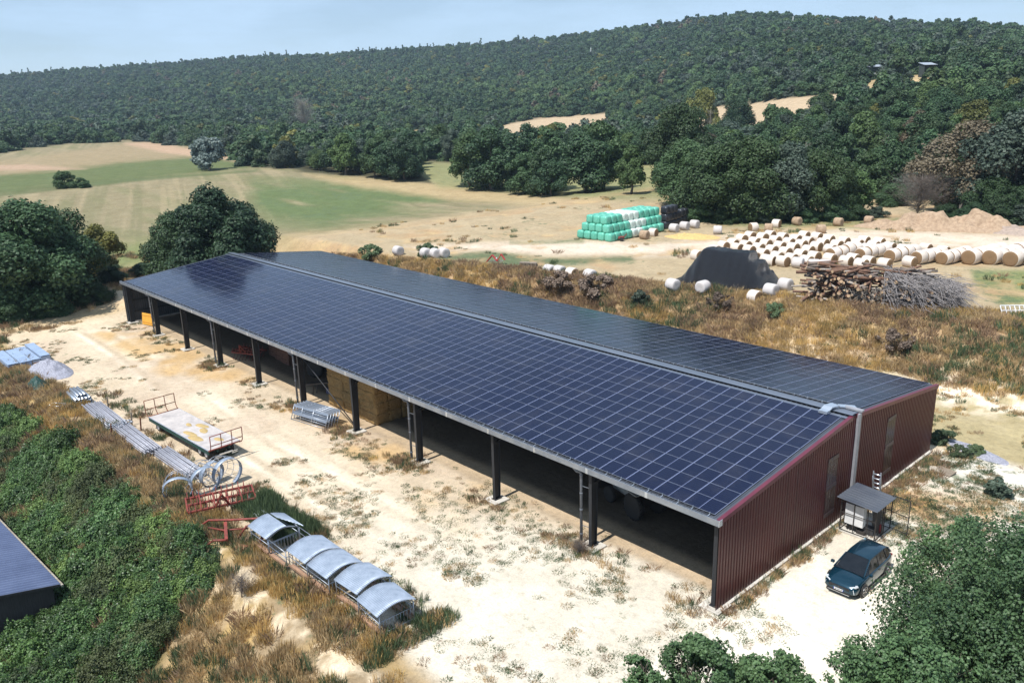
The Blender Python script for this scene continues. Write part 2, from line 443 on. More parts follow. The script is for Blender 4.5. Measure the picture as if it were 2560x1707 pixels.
    # farm yard, pale compacted limestone
    yd = sst(-x, -30, -29)*0+sst(y, -13.6, -12.4)*(1-sst(y, 26, 28))*(1-sst(-x, 84, 88))
    put(yd, (0.53, 0.44, 0.33), 0.22)
    tr = np.exp(-((y+5.2+0.02*(x+40))/2.3)**2)*sst(-x, 6, 20)
    put(yd*tr, (0.64, 0.55, 0.43), 0.04)
    rut = np.exp(-((y+4.2)/0.35)**2)+np.exp(-((y+6.2)/0.35)**2)+np.exp(-((y+7.4)/0.3)**2)
    cy_ = -5.6+1.1*np.sin(x*0.07+0.6); 
    for off, wd, cc in ((-1.0, .32, (0.40, 0.325, 0.235)), (0.95, .32, (0.42, 0.34, 0.245)), (-1.6, .22, (0.72, 0.65, 0.54)), (1.5, .22, (0.72, 0.65, 0.54)), (2.6, .30, (0.43, 0.35, 0.255)), (4.4, .28, (0.45, 0.36, 0.26))):
        put(yd*np.exp(-((y-cy_-off)/wd)**2)*(0.35+0.65*sst(f2, 0.35, 0.6))*sst(-x, 2, 12), cc, 0.02, 0.75)
    put(yd*sst(fbm(x*0.13+7, y*0.2, 88), 0.52, 0.66), (0.47, 0.375, 0.285), 0.2, 0.7)
    put(yd*sst(f2, 0.5, 0.7)*sst(-y, -4, 1)*(1-sst(-y, 4, 6)), (0.50, 0.33, 0.15), 0.2, 0.8)       # straw litter in front of the posts
    wht = sst(x, -26, -8)*(1-sst(y, 10, 14))*sst(-y+0.35*(x+20), 1.5, 5)+sst(x, 0.2, 1.2)
    put(yd*np.clip(wht, 0, 1), (0.60, 0.55, 0.465), 0.32)
    fc = sst(x, -9, -3)*(1-sst(x, 8, 10))*(1-sst(y, 7, 9))
    put(yd*fc*sst(x, 0.2, 2), (0.74, 0.69, 0.60), 0.0)
    put(yd*sst(x, 0.5, 2)*sst(y, 11, 14), (0.64, 0.60, 0.53), 0.60)
    put(yd*np.exp(-((y-17.5-0.4*(x-3))/2.6)**2)*sst(x, 0.3, 0.8)*(1-sst(x, 5, 8))*sst(f2, 0.3, 0.55), (0.45, 0.29, 0.13), 0.4)
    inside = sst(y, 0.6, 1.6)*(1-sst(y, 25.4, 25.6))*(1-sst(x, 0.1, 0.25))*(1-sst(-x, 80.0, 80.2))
    put(inside, (0.15, 0.12, 0.09), 0.0)  # floor colour darkened to deepen the shade inside the barn
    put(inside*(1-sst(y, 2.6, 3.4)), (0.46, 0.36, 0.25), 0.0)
    put(yd*sst(-x, 78, 84)*0.7, (0.6, 0.5, 0.36), 0.2)
    # verge and slope on the near left
    vg = (1-sst(y, -14.4, -12.2))*(1-sst(r, 130, 150))
    put(vg, (0.30, 0.225, 0.14), 0.50)
    put(vg*sst(f2, 0.46, 0.64), (0.40, 0.28, 0.12), 0.4)
    put(vg*np.exp(-((y+15.6)/1.0)**2)*sst(f3, 0.42, 0.6)*sst(-x, 2, 8)*(1-sst(-x, 26, 30)), (0.66, 0.55, 0.40), 0.1)
    brk = in_poly(px+wx, py+wy, [(-200, 960), (60, 975), (160, 1040), (330, 1130), (400, 1230), (505, 1310), (400, 1370), (380, 1500), (330, 1600), (-200, 1620)], 14)*vg
    put(brk, (0.05, 0.055, 0.02), 0.5)
    put(sst(-y, 21, 23)*vg, (0.10, 0.08, 0.045), 0.4, 0.7)
    put((1-sst(y, 2, 9))*sst(-x, 84, 90)*(1-sst(-x, 120, 140)), (0.50, 0.38, 0.24), 0.4)
    put(np.exp(-((y-3.5+0.05*x+4)/1.6)**2)*sst(-x, 84, 89)*(1-sst(-x, 100, 112)), (0.72, 0.58, 0.42), 0.1)
    return np.clip(C, 0, 1), np.clip(W, 0, 1)

def build_ground():
    a = np.concatenate([np.linspace(-math.pi, -0.66, 60, endpoint=False), np.linspace(-0.66, 0.66, 620), np.linspace(0.66, math.pi, 60)[1:]])
    rr = [0.0, 6, 12, 18, 22, 25]
    r = 25.0
    while r < 3200: r *= 1.0085 if r < 420 else 1.014; rr.append(r)
    rr = np.array(rr); na = len(a); nr = len(rr)
    A, Rr = np.meshgrid(a, rr)
    X = CAM[0]+Rr*(np.sin(A)*_cy-np.cos(A)*_sy); Y = CAM[1]+Rr*(np.sin(A)*_sy+np.cos(A)*_cy)
    x = X.ravel(); y = Y.ravel(); z = gz(x, y)
    C, W = paint(x, y, z)
    idx = np.arange(na*nr).reshape(nr, na)
    q = np.stack([idx[:-1, :-1], idx[:-1, 1:], idx[1:, 1:], idx[1:, :-1]], -1).reshape(-1)
    me = np_mesh('ground', np.stack([x, y, z], 1), 4, q, ground_mat(), {'zone': ('FLOAT_COLOR', np.concatenate([C, np.ones((len(x), 1))], 1)), 'weed': ('FLOAT', W)}, smooth=True)
    me.flip_normals() if me.polygons[na*100].normal.z < 0 else None
    o = bpy.data.objects.new('ground', me); COL.objects.link(o); o['kind'] = 'structure'
    return o

def ground_mat():
    t = NT('ground_soil')
    z = t.new('ShaderNodeAttribute', attribute_name='zone').outputs['Color']
    w = t.new('ShaderNodeAttribute', attribute_name='weed').outputs['Fac']
    p = t.pos()
    fine = t.noise(2.3, 8, 0.7, p); med = t.noise(0.35, 6, 0.6, p); grit = t.noise(11, 5, 0.7, p)
    c = t.mix(0.85, z, t.ramp(fine, [(0.30, (0.72, 0.70, 0.66)), (0.5, (1, 1, 1)), (0.72, (1.18, 1.12, 1.02))]), 'MULTIPLY')
    c = t.mix(0.6, c, t.ramp(grit, [(0.3, (0.68, 0.66, 0.62)), (0.6, (1.12, 1.12, 1.12))]), 'MULTIPLY')
    c = t.mix(0.55, c, t.ramp(med, [(0.35, (0.80, 0.76, 0.70)), (0.65, (1.12, 1.10, 1.08))]), 'MULTIPLY')
    # weeds: threshold lowered where the ground is weedy
    pn = t.math('ADD', t.math('MULTIPLY', t.noise(0.9, 7, 0.68, p), 0.75), t.math('MULTIPLY', t.noise(0.12, 4, 0.5, p), 0.35))
    thr = t.rmap(w, 0, 1, 0.76, 0.44)
    g = t.math('MULTIPLY', t.math('SUBTRACT', pn, thr), 16.0, clamp=True)
    gcol = t.ramp(grit, [(0.3, (0.055, 0.085, 0.045)), (0.55, (0.11, 0.145, 0.075)), (0.75, (0.24, 0.22, 0.12))])
    c = t.mix(t.math('MULTIPLY', g, 0.72), c, gcol)
    # dead brown stems and stones
    sp = t.noise(3.1, 3, 0.6, p); s2 = t.math('MULTIPLY', t.math('SUBTRACT', sp, t.rmap(w, 0, 1, 0.74, 0.62)), 18.0, clamp=True)
    c = t.mix(t.math('MULTIPLY', s2, 0.55), c, (0.22, 0.145, 0.075))
    t.col(c); t.set(rough=0.95, spec=0.1)
    h = t.math('ADD', t.math('MULTIPLY', grit, 0.4), fine)
    t.bump(h, 0.55, 0.10)
    return t.m

build_ground()

# ------------------------------------------------------------------ the barn
BAYS = 10; BAY = 8.0; SL1 = 0.1028; SL2 = -0.116; YR = 13.05
def zf(y): return 5.046+SL1*(y+0.44)
ZR = zf(YR)
def zb(y): return ZR+SL2*(y-YR)
XE, XW = 0.30, -80.35
M_galv = mat('galvanised_steel', (0.42, 0.45, 0.50), (0.30, 0.33, 0.38), 0.42, 0.75, 1.2, 0.05)
M_galv_b = mat('bright_zinc', (0.75, 0.78, 0.82), (0.62, 0.66, 0.72), 0.3, 0.8, 2.0)
M_anth = mat('anthracite_paint', (0.022, 0.024, 0.028), (0.032, 0.033, 0.036), 0.5, 0.0, 1.5, spec=0.3)
M_conc = mat('pale_concrete', (0.62, 0.58, 0.52), (0.42, 0.39, 0.34), 0.9, 0, 2.5, 0.4)
M_roof = mat('slate_grey_sheet', (0.055, 0.063, 0.082), (0.075, 0.083, 0.10), 0.38, 0.0, 0.6, spec=0.55)
M_cap = mat('ridge_flashing', (0.10, 0.12, 0.155), (0.13, 0.15, 0.19), 0.35, 0.1, 0.8)
M_duct = mat('grey_cable_duct', (0.36, 0.36, 0.38), (0.28, 0.28, 0.30), 0.5, 0.2, 3.0)
M_pipe = mat('grey_pvc', (0.16, 0.17, 0.19), (0.12, 0.13, 0.15), 0.45, 0.0, 2.0)

def red_mat():
    t = NT('maroon_sheet'); v = t.coord('Object')
    n = t.noise(0.35, 5, 0.6, v); n2 = t.noise(4.0, 6, 0.7, t.coord('Object', scale=(1, 1, 0.12)))
    c = t.ramp(n, [(0.3, (0.062, 0.006, 0.010)), (0.7, (0.090, 0.010, 0.014))])
    c = t.mix(t.math('MULTIPLY', t.rmap(n2, 0.5, 0.8), 0.25), c, (0.10, 0.035, 0.032))
    zc = t.new('ShaderNodeSeparateXYZ'); t.link(t.pos(), zc.inputs[0])
    dust = t.math('MULTIPLY', t.rmap(zc.outputs[2], 0.9, 0.1), t.rmap(n2, 0.35, 0.7))
    c = t.mix(t.math('MULTIPLY', dust, 0.5), c, (0.20, 0.13, 0.10))
    def seam(s, per, wd):
        f = t.math('FRACT', t.math('DIVIDE', s, per)); return t.math('GREATER_THAN', t.math('ABSOLUTE', t.math('SUBTRACT', f, 0.5)), 0.5-wd)
    c = t.mix(t.math('MULTIPLY', seam(zc.outputs[1], 1.0, 0.018), 0.5), c, (0.03, 0.008, 0.009))
    c = t.mix(t.math('MULTIPLY', seam(zc.outputs[2], 1.3, 0.012), 0.35), c, (0.16, 0.07, 0.06))
    t.col(c); t.set(rough=0.42, spec=0.4); return t.m
M_red = red_mat()
M_redtrim = mat('maroon_flashing', (0.105, 0.016, 0.032), (0.135, 0.022, 0.040), 0.35, 0.0, 1.0, spec=0.5)
def poly_mat():
    t = NT('fibreglass_sheet'); t.col(t.ramp(t.noise(1.3, 5, 0.6), [(0.3, (0.028, 0.014, 0.017)), (0.7, (0.050, 0.030, 0.032))]))
    t.set(rough=0.18, spec=0.7); return t.m
M_poly = poly_mat()

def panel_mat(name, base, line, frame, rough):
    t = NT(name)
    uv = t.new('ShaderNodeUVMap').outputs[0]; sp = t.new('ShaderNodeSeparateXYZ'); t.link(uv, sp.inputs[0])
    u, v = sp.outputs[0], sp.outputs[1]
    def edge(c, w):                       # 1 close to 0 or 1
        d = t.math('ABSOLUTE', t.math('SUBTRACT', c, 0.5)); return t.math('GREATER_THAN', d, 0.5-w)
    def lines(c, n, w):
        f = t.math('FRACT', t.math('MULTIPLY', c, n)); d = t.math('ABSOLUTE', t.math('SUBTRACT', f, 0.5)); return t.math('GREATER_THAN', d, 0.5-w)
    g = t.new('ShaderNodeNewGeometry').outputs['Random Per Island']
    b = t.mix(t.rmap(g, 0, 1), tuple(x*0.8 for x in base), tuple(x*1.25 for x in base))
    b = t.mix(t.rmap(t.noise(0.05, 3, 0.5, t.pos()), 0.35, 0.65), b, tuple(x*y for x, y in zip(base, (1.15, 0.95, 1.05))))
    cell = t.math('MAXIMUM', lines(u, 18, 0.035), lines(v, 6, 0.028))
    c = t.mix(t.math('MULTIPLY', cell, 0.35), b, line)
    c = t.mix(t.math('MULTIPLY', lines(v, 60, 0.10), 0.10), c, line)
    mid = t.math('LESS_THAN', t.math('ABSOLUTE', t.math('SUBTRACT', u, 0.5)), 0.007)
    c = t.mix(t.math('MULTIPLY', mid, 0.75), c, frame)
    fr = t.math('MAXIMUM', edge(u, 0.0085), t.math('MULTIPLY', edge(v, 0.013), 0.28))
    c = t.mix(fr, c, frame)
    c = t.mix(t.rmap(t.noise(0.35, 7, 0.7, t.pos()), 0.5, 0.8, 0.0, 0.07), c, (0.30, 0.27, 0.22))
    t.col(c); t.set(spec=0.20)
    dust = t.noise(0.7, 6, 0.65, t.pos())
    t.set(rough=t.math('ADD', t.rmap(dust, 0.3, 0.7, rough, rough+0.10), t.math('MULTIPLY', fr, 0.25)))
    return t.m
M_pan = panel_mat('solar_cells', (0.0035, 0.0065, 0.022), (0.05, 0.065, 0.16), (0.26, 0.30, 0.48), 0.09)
M_pan2 = panel_mat('solar_cells_darkened_copy', (0.0028, 0.0045, 0.016), (0.03, 0.035, 0.07), (0.22, 0.25, 0.38), 0.12)  # darker copy of the same cells: rear slope's dimmer reflection put into the colour

def build_barn():
    B = thing('barn', 'long open-fronted farm barn with maroon gable wall and a low-pitched roof covered in solar panels', 'barn', (0, 0, 0))
    # posts
    m = MB()
    def ibeam(m, x, y, h, d0=0.42, d1=0.56, w=0.22):
        for k in (0, 1):
            pass
        t = 0.03
        # flanges (front vertical, back leaning out with height)
        m.prism([(x-w/2, y, 0.12), (x+w/2, y, 0.12), (x+w/2, y+t, 0.12), (x-w/2, y+t, 0.12)], (0, 0, h-0.12))
        m._add([(x-w/2, y+d0, 0.12), (x+w/2, y+d0, 0.12), (x+w/2, y+d0+t, 0.12), (x-w/2, y+d0+t, 0.12),
                (x-w/2, y+d1, h), (x+w/2, y+d1, h), (x+w/2, y+d1+t, h), (x-w/2, y+d1+t, h)],
               [(0, 3, 2, 1), (4, 5, 6, 7), (0, 1, 5, 4), (1, 2, 6, 5), (2, 3, 7, 6), (3, 0, 4, 7)])
        m._add([(x-0.012, y+t, 0.14), (x+0.012, y+t, 0.14), (x+0.012, y+d0, 0.14), (x-0.012, y+d0, 0.14),
                (x-0.012, y+t, h), (x+0.012, y+t, h), (x+0.012, y+d1, h), (x-0.012, y+d1, h)],
               [(0, 3, 2, 1), (4, 5, 6, 7), (0, 1, 5, 4), (1, 2, 6, 5), (2, 3, 7, 6), (3, 0, 4, 7)])
        m.box((x, y+d0/2, 0.15), (w+0.16, d0+0.14, 0.025))
    for i in range(BAYS+1):
        x = -i*BAY; m = MB(); ibeam(m, 0, 0, zf(0)-0.22)
        post = m.build('post', M_anth, B, (x-(0.02 if i == 0 else 0), -0.10, 0))
        f = MB(); f.box((0, 0.2, -0.06), (1.15, 1.15, 0.36)); fo = f.build('footing', M_conc, post, bevel=0.02)
        if i % 2 == 1:
            m = MB(); px = -0.68
            m.tube([(px-0.30, -0.28, 4.78), (px-0.30, -0.28, 4.62), (px-0.18, -0.24, 4.50), (px-0.03, -0.10, 4.44), (px, -0.05, 4.30), (px, -0.05, 0.22)], 0.085, 10)
            for zc in (4.2, 3.1, 2.1, 0.6): m.cyl((px, -0.05, zc), (px, -0.05, zc+0.10), 0.10, 10)
            m.bar((px, -0.05, 3.6), (-0.1, 0.02, 3.6), 0.03); m.bar((px, -0.05, 1.2), (-0.1, 0.02, 1.2), 0.03)
            m.build('downpipe', M_pipe, B, (x, -0.02, 0))
    # inner and rear posts, rafters, eaves beam, purlins
    for i in range(BAYS+1):
        x = -i*BAY
        m = MB(); m.bar((x, 0.15, zf(0.15)-0.42), (x, YR, ZR-0.42), 0.2, 0.36); m.bar((x, YR, ZR-0.42), (x, 25.3, zb(25.3)-0.42), 0.2, 0.36)
        m.bar((x, 0.3, 3.9), (x, 2.2, zf(2.2)-0.45), 0.16, 0.2)
        m.build('rafter', M_anth, B)
        m = MB(); m.box((x, 25.1, 2.2), (0.24, 0.5, 4.4)); m.build('rear_post', M_anth, B)
        m = MB(); m.box((x, 13.0, 2.9), (0.24, 0.4, 5.8)); m.build('inner_post', M_anth, B)
    m = MB()
    for k in range(9):
        y = 0.35+k*1.5; m.box(((XE+XW)/2, y, zf(y)-0.235), (80.2, 0.08, 0.12))
    for k in range(8):
        y = 14.0+k*1.5; m.box(((XE+XW)/2, y, zb(y)-0.235), (80.2, 0.08, 0.12))
    m.build('purlins', M_anth, B)
    # wind braces in the sixth bay and next to the gables
    for i, (y) in ((5, 0.05), ):
        m = MB(); x0 = -i*BAY+0.0; x1 = x0+BAY
        x0, x1 = -(4)*BAY, -(5)*BAY
        m.tube([(x0, 0.1, 0.4), (x1, 0.1, 4.7)], 0.045, 8); m.tube([(x0, 0.16, 4.5), (x0-2.2, 0.16, 4.95)], 0.04, 8)
        m.build('wind_brace', M_anth, B)
    for i in range(1, BAYS):
        m = MB()
        m.tube([(-i*BAY, 0.25, 3.9), (-i*BAY+1.1, 0.25, 4.75)], 0.035, 6); m.tube([(-i*BAY, 0.25, 3.9), (-i*BAY-1.1, 0.25, 4.75)], 0.035, 6)
        m.build('knee_brace', M_anth, B)
    # roof sheets, trapezoidal ribs running up the slope
    def ribbed(x0, x1, ya, za, yb_, zb_, thick, pitch, rib, m):
        n = int(round((x1-x0)/pitch)); pr = []
        for i in range(n):
            a = x0+(x1-x0)*i/n; p = (x1-x0)/n
            pr += [(a, 0), (a+p*0.62, 0), (a+p*0.72, rib), (a+p*0.90, rib)]
        pr.append((x1, 0))
        vs = [(x, ya, za+h) for x, h in pr]+[(x, yb_, zb_+h) for x, h in pr]
        k = len(pr)
        m._add(vs, [(i, i+1, k+i+1, k+i) for i in range(k-1)])
    m = MB(); ribbed(XW, XE-0.02, -0.40, zf(-0.40)-0.13, YR, ZR-0.13, 0, 0.333, 0.045, m)
    o = m.build('roof_sheet', M_roof, B); sd = o.modifiers.new('thick', 'SOLIDIFY'); sd.thickness = 0.02
    m = MB(); ribbed(XW, XE-0.02, YR, ZR-0.13, 25.63, zb(25.63)-0.13, 0, 0.333, 0.045, m)
    o = m.build('roof_sheet', M_roof, B); sd = o.modifiers.new('thick', 'SOLIDIFY'); sd.thickness = 0.02
    # ridge flashing: two lapped strips and a dark strip between them
    m = MB()
    L = XE-XW; cx = (XE+XW)/2
    def strip(m, y0, y1, h, fn, t=0.012):
        m._add([(XW, y0, fn(y0)+h), (XE, y0, fn(y0)+h), (XE, y1, fn(y1)+h), (XW, y1, fn(y1)+h),
                (XW, y0, fn(y0)+h+t), (XE, y0, fn(y0)+h+t), (XE, y1, fn(y1)+h+t), (XW, y1, fn(y1)+h+t)],
               [(0, 3, 2, 1), (4, 5, 6, 7), (0, 1, 5, 4), (1, 2, 6, 5), (2, 3, 7, 6), (3, 0, 4, 7)])
    strip(m, 12.42, 12.66, -0.06, zf); strip(m, 12.80, YR, 0.02, zf); strip(m, YR+0.001, 13.55, 0.02, zb)
    m.build('ridge_cap', M_cap, B)
    m = MB(); strip(m, 12.66, 12.80, -0.10, zf); m.build('ridge_groove_shade', mat('painted_groove_shade', (0.012, 0.013, 0.016), rough=0.8), B)  # near-black strip stands in for the shade in the gap between the caps
    # solar panels
    PX, NX = 1.803, 44; PY1 = 12.50/11; PY2 = 11.22/10
    pm = MB(); hx, hy, hz = PX/2-0.012, 1.116/2, 0.0175
    pm.v = [(x*hx, y*hy, z*hz) for z in (-1, 1) for y in (-1, 1) for x in (-1, 1)]
    pm.f = [(0, 2, 3, 1), (4, 5, 7, 6), (0, 1, 5, 4), (2, 6, 7, 3), (0, 4, 6, 2), (1, 3, 7, 5)]; pm.m = [0, 0, 1, 1, 1, 1]; pm.sm = [False]*6
    def pan_mesh(name, mm):
        me = bpy.data.meshes.new(name); me.from_pydata(pm.v, [], pm.f)
        me.materials.append(mm); me.materials.append(M_galv_b); me.polygons.foreach_set('material_index', pm.m)
        uv = me.uv_layers.new(name='UVMap')
        for p in me.polygons:
            for li in p.loop_indices:
                co = me.vertices[me.loops[li].vertex_index].co
                uv.data[li].uv = ((co.x/hx+1)/2, (co.y/hy+1)/2)
        return me
    me1 = pan_mesh('solar_panel', M_pan); me2 = pan_mesh('solar_panel', M_pan2)
    slots = []
    a1, a2 = math.atan(SL1), math.atan(SL2)
    rng = random.Random(5)
    for r in range(11):
        yc = -0.13+PY1*(r+0.5)
        for c in range(NX): slots.append((-0.13-PX*(c+0.5), yc, zf(yc)-0.0175, a1+rng.uniform(-.005, .005), 0))
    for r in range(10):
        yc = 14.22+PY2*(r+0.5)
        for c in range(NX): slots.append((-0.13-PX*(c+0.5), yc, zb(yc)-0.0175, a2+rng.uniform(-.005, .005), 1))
    order = sorted(slots, key=lambda q: (q[0]-CAM[0])**2+(q[1]-CAM[1])**2+(q[2]-CAM[2])**2)
    for q in order[:100]:
        o = bpy.data.objects.new('solar_panel', (me1, me2)[q[4]]); o.location = q[:3]; o.rotation_euler = (q[3], 0, 0); link(o, B)
    base = np.array(pm.v); quads = np.array(pm.f)
    vs, lp, uvs, mi = [], [], [], []
    n = 0
    for q in order[100:]:
        R = np.array(Euler((q[3], 0, 0)).to_matrix()); vs.append(base@R.T+np.array(q[:3])); lp.append((quads+n).ravel()); n += 8
        uu = np.stack([(base[quads.ravel(), 0]/hx+1)/2, (base[quads.ravel(), 1]/hy+1)/2], 1); uvs.append(uu)
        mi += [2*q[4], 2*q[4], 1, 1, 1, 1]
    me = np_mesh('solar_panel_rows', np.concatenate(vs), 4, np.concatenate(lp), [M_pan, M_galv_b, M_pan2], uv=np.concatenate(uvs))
    me.polygons.foreach_set('material_index', mi)
    o = bpy.data.objects.new('solar_panel_rows', me); link(o, B); o['kind'] = 'stuff'
    # clamps: small bright dots on the rails, hooks along the eave and the upper edge of the rear field
    m = MB()
    for c in range(NX*2+1):
        x = -0.13-PX*c/2+(0.0 if c % 2 else 0.0)-0.42
        if x < -79.6: continue
        for r in range(0, 12):
            y = -0.13+PY1*r; m.box((x, y, zf(y)+0.012), (0.035, 0.02, 0.012))
        for r in range(0, 11):
            y = 14.22+PY2*r; m.box((x, y, zb(y)+0.012), (0.03, 0.02, 0.012))
    o = m.build('panel_clamps', M_galv, B); o['kind'] = 'stuff'
    m = MB()
    for c in range(NX):
        for dx in (0.25, 1.2):
            x = -0.13-PX*c-dx; m.bar((x, -0.16, zf(-0.16)-0.09), (x, -0.16, zf(-0.16)+0.05), 0.035); m.bar((x, -0.34, zf(-0.3)-0.08), (x, -0.16, zf(-0.16)-0.06), 0.03)
            x2 = x; m.bar((x2, 14.18, zb(14.18)-0.09), (x2, 14.18, zb(14.18)+0.03), 0.045)
    o = m.build('rail_hooks', M_galv_b, B); o['kind'] = 'stuff'
    m = MB()
    for y in (-0.20, ): m.box((cx, y, zf(y)-0.10), (79.4, 0.03, 0.05))
    m.build('mounting_rail', mat('black_rail', (0.02, 0.02, 0.022), rough=0.4), B)
    # eaves gutter
    m = MB(); y0, y1, z0, z1 = -0.50, -0.24, 4.74, 5.04
    m.box((cx, y0, (z0+z1)/2), (L+0.1, 0.012, z1-z0)); m.box((cx, (y0+y1)/2, z0), (L+0.1, y1-y0, 0.012))
    m.box((cx, y1, (z0+z1)/2-0.03), (L+0.1, 0.012, z1-z0-0.06)); m.box((cx, y0+0.012, z1), (L+0.1, 0.035, 0.02))
    g = m.build('gutter', M_galv, B)
    e = MB(); e.box((XE+0.06, (y0+y1)/2, (z0+z1)/2), (0.02, y1-y0+0.02, z1-z0+0.02)); e.build('end_cap', M_galv_b, g); e = MB(); e.box((XW-0.06, (y0+y1)/2, (z0+z1)/2), (0.02, y1-y0+0.02, z1-z0+0.02))
    e.build('end_cap', M_galv_b, g)
    for k in range(20):
        e = MB(); x = -0.6-4.0*k-3.15 if False else -4.0*k-3.9
        if x < XW: continue
        e.box((x, y0-0.010, (z0+z1)/2), (0.16, 0.01, z1-z0+0.01)); e.build('gutter_joint', M_galv_b, g)
    # rear gutter
    m = MB(); m.box((cx, 25.72, 4.70), (L, 0.16, 0.2)); m.build('rear_gutter', M_galv, B)
    # gable walls of ribbed sheet
    def gable(x, y0, y1, facing, name, mt, thick=0.03):
        m = MB(); p = 0.25; n = int((y1-y0)/p); pr = []
        for i in range(n):
            a = y0+i*(y1-y0)/n; q = (y1-y0)/n
            pr += [(a, 0), (a+q*0.55, 0), (a+q*0.65, -0.045), (a+q*0.90, -0.045)]
        pr.append((y1, 0)); vs = []
        for y, h in pr: vs.append((x+h*facing, y, 0.13))
        for y, h in pr: vs.append((x+h*facing, y, (zf(y) if y < YR else zb(y))-0.10))
        k = len(pr); m._add(vs, [(i, i+1, k+i+1, k+i) for i in range(k-1)])
        o = m.build(name, mt, B); return o
    gable(XE, -0.36, 13.12, 1, 'gable_wall', M_red); gable(XE, 13.12, 25.62, 1, 'gable_wall', M_red)
    inn = mat('inner_lining', (0.075, 0.08, 0.09), (0.05, 0.055, 0.06), 0.6, 0.2, 1.2)
    m = MB(); m.box((XE-0.09, 6.3, 2.6), (0.02, 13.0, 4.8)); m.box((XE-0.09, 19.3, 2.6), (0.02, 12.4, 4.6)); m.build('gable_lining', inn, B)
    gable(XW, -0.36, 25.62, -1, 'far_gable_wall', inn)
    m = MB()
    for z in (1.3, 2.6, 3.9): m.box((XW+0.10, 12.6, z), (0.08, 25.6, 0.14))
    m.build('wall_rail', M_anth, B)
    m = MB(); p = 0.25; n = int(L/p); pr = []
    for i in range(n):
        a = XW+i*p; pr += [(a, 0), (a+p*0.6, 0), (a+p*0.7, 0.04), (a+p*0.9, 0.04)]
    vs = [(x, 25.5+h, 0.1) for x, h in pr]+[(x, 25.5+h, zb(25.5)-0.14) for x, h in pr]; k = len(pr)
    m._add(vs, [(i, i+1, k+i+1, k+i) for i in range(k-1)]); m.build('rear_wall', inn, B)
    # verge flashing in maroon, plinth in concrete
    m = MB()
    def verge(m, x, y0, y1, fn):
        m._add([(x-0.16, y0, fn(y0)-0.085), (x+0.055, y0, fn(y0)-0.085), (x+0.055, y1, fn(y1)-0.085), (x-0.16, y1, fn(y1)-0.085),
                (x-0.16, y0, fn(y0)-0.03), (x+0.055, y0, fn(y0)-0.03), (x+0.055, y1, fn(y1)-0.03), (x-0.16, y1, fn(y1)-0.03)],
               [(0, 3, 2, 1), (4, 5, 6, 7), (0, 1, 5, 4), (1, 2, 6, 5), (2, 3, 7, 6), (3, 0, 4, 7)])
        m._add([(x+0.03, y0, fn(y0)-0.26), (x+0.055, y0, fn(y0)-0.26), (x+0.055, y1, fn(y1)-0.26), (x+0.03, y1, fn(y1)-0.26),
                (x+0.03, y0, fn(y0)-0.088), (x+0.055, y0, fn(y0)-0.088), (x+0.055, y1, fn(y1)-0.088), (x+0.03, y1, fn(y1)-0.088)],
               [(0, 3, 2, 1), (4, 5, 6, 7), (0, 1, 5, 4), (1, 2, 6, 5), (2, 3, 7, 6), (3, 0, 4, 7)])
    verge(m, XE, -0.40, YR-0.2, zf); o = m.build('verge_flashing', M_redtrim, B)
    m = MB(); verge(m, XE, YR+0.3, 25.7, zb); o = m.build('verge_flashing', M_redtrim, B)
    m = MB(); m.box((XE-0.02, 12.65, 0.03), (0.36, 26.1, 0.22)); m.build('plinth', M_conc, B)
    m = MB(); m.box((XW, 12.65, 0.03), (0.36, 26.1, 0.22)); m.build('plinth', M_conc, B)
    # fibreglass light strips in the gable
    for y0, y1, z0, z1 in ((10.3, 11.5, 0.9, 4.55), (17.9, 19.1, 0.9, 4.75)):
        m = MB(); n = 9; pr = []
        for i in range(n):
            a = y0+(y1-y0)*i/n; q = (y1-y0)/n; pr += [(a, 0), (a+q*0.5, 0), (a+q*0.62, -0.035), (a+q*0.88, -0.035)]
        pr.append((y1, 0)); vs = [(XE+0.012+h, y, z0) for y, h in pr]+[(XE+0.012+h, y, z1) for y, h in pr]; k = len(pr)
        m._add(vs, [(i, i+1, k+i+1, k+i) for i in range(k-1)])
        w = m.build('light_strip', M_poly, B)
        for zz in (z0+0.12, (z0+z1)/2, z1-0.12):
            e = MB(); e.box((XE+0.022, (y0+y1)/2, zz), (0.02, y1-y0, 0.22)); e.build('lap_band', mat('pale_band', (0.075, 0.05, 0.052), rough=0.4), w)
    # cable duct up the gable and over the ridge
    m = MB(); m.box((XE+0.085, 13.55, 3.2), (0.14, 0.34, 6.3)); m.box((XE-0.35, 13.75, zb(13.75)+0.13), (1.1, 0.30, 0.10))
    d = m.build('cable_duct', M_duct, B)
    m = MB(); m.bar((-1.15, 12.2, zf(12.2)+0.02), (-1.10, 12.75, zf(12.75)+0.24), 0.55, 0.06); m.bar((-1.10, 12.75, zf(12.75)+0.24), (-0.95, 13.35, zb(13.35)+0.22), 0.55, 0.06)
    m.box((-1.12, 12.35, zf(12.3)+0.10), (0.52, 0.5, 0.16)); m.build('duct_hood', M_galv_b, d)
    m = MB(); m.bar((-0.85, 13.5, zb(13.5)+0.16), (-0.15, 14.2, zb(14.2)+0.14), 0.42, 0.05); m.build('duct_elbow', M_galv_b, d)
    return B
build_barn()

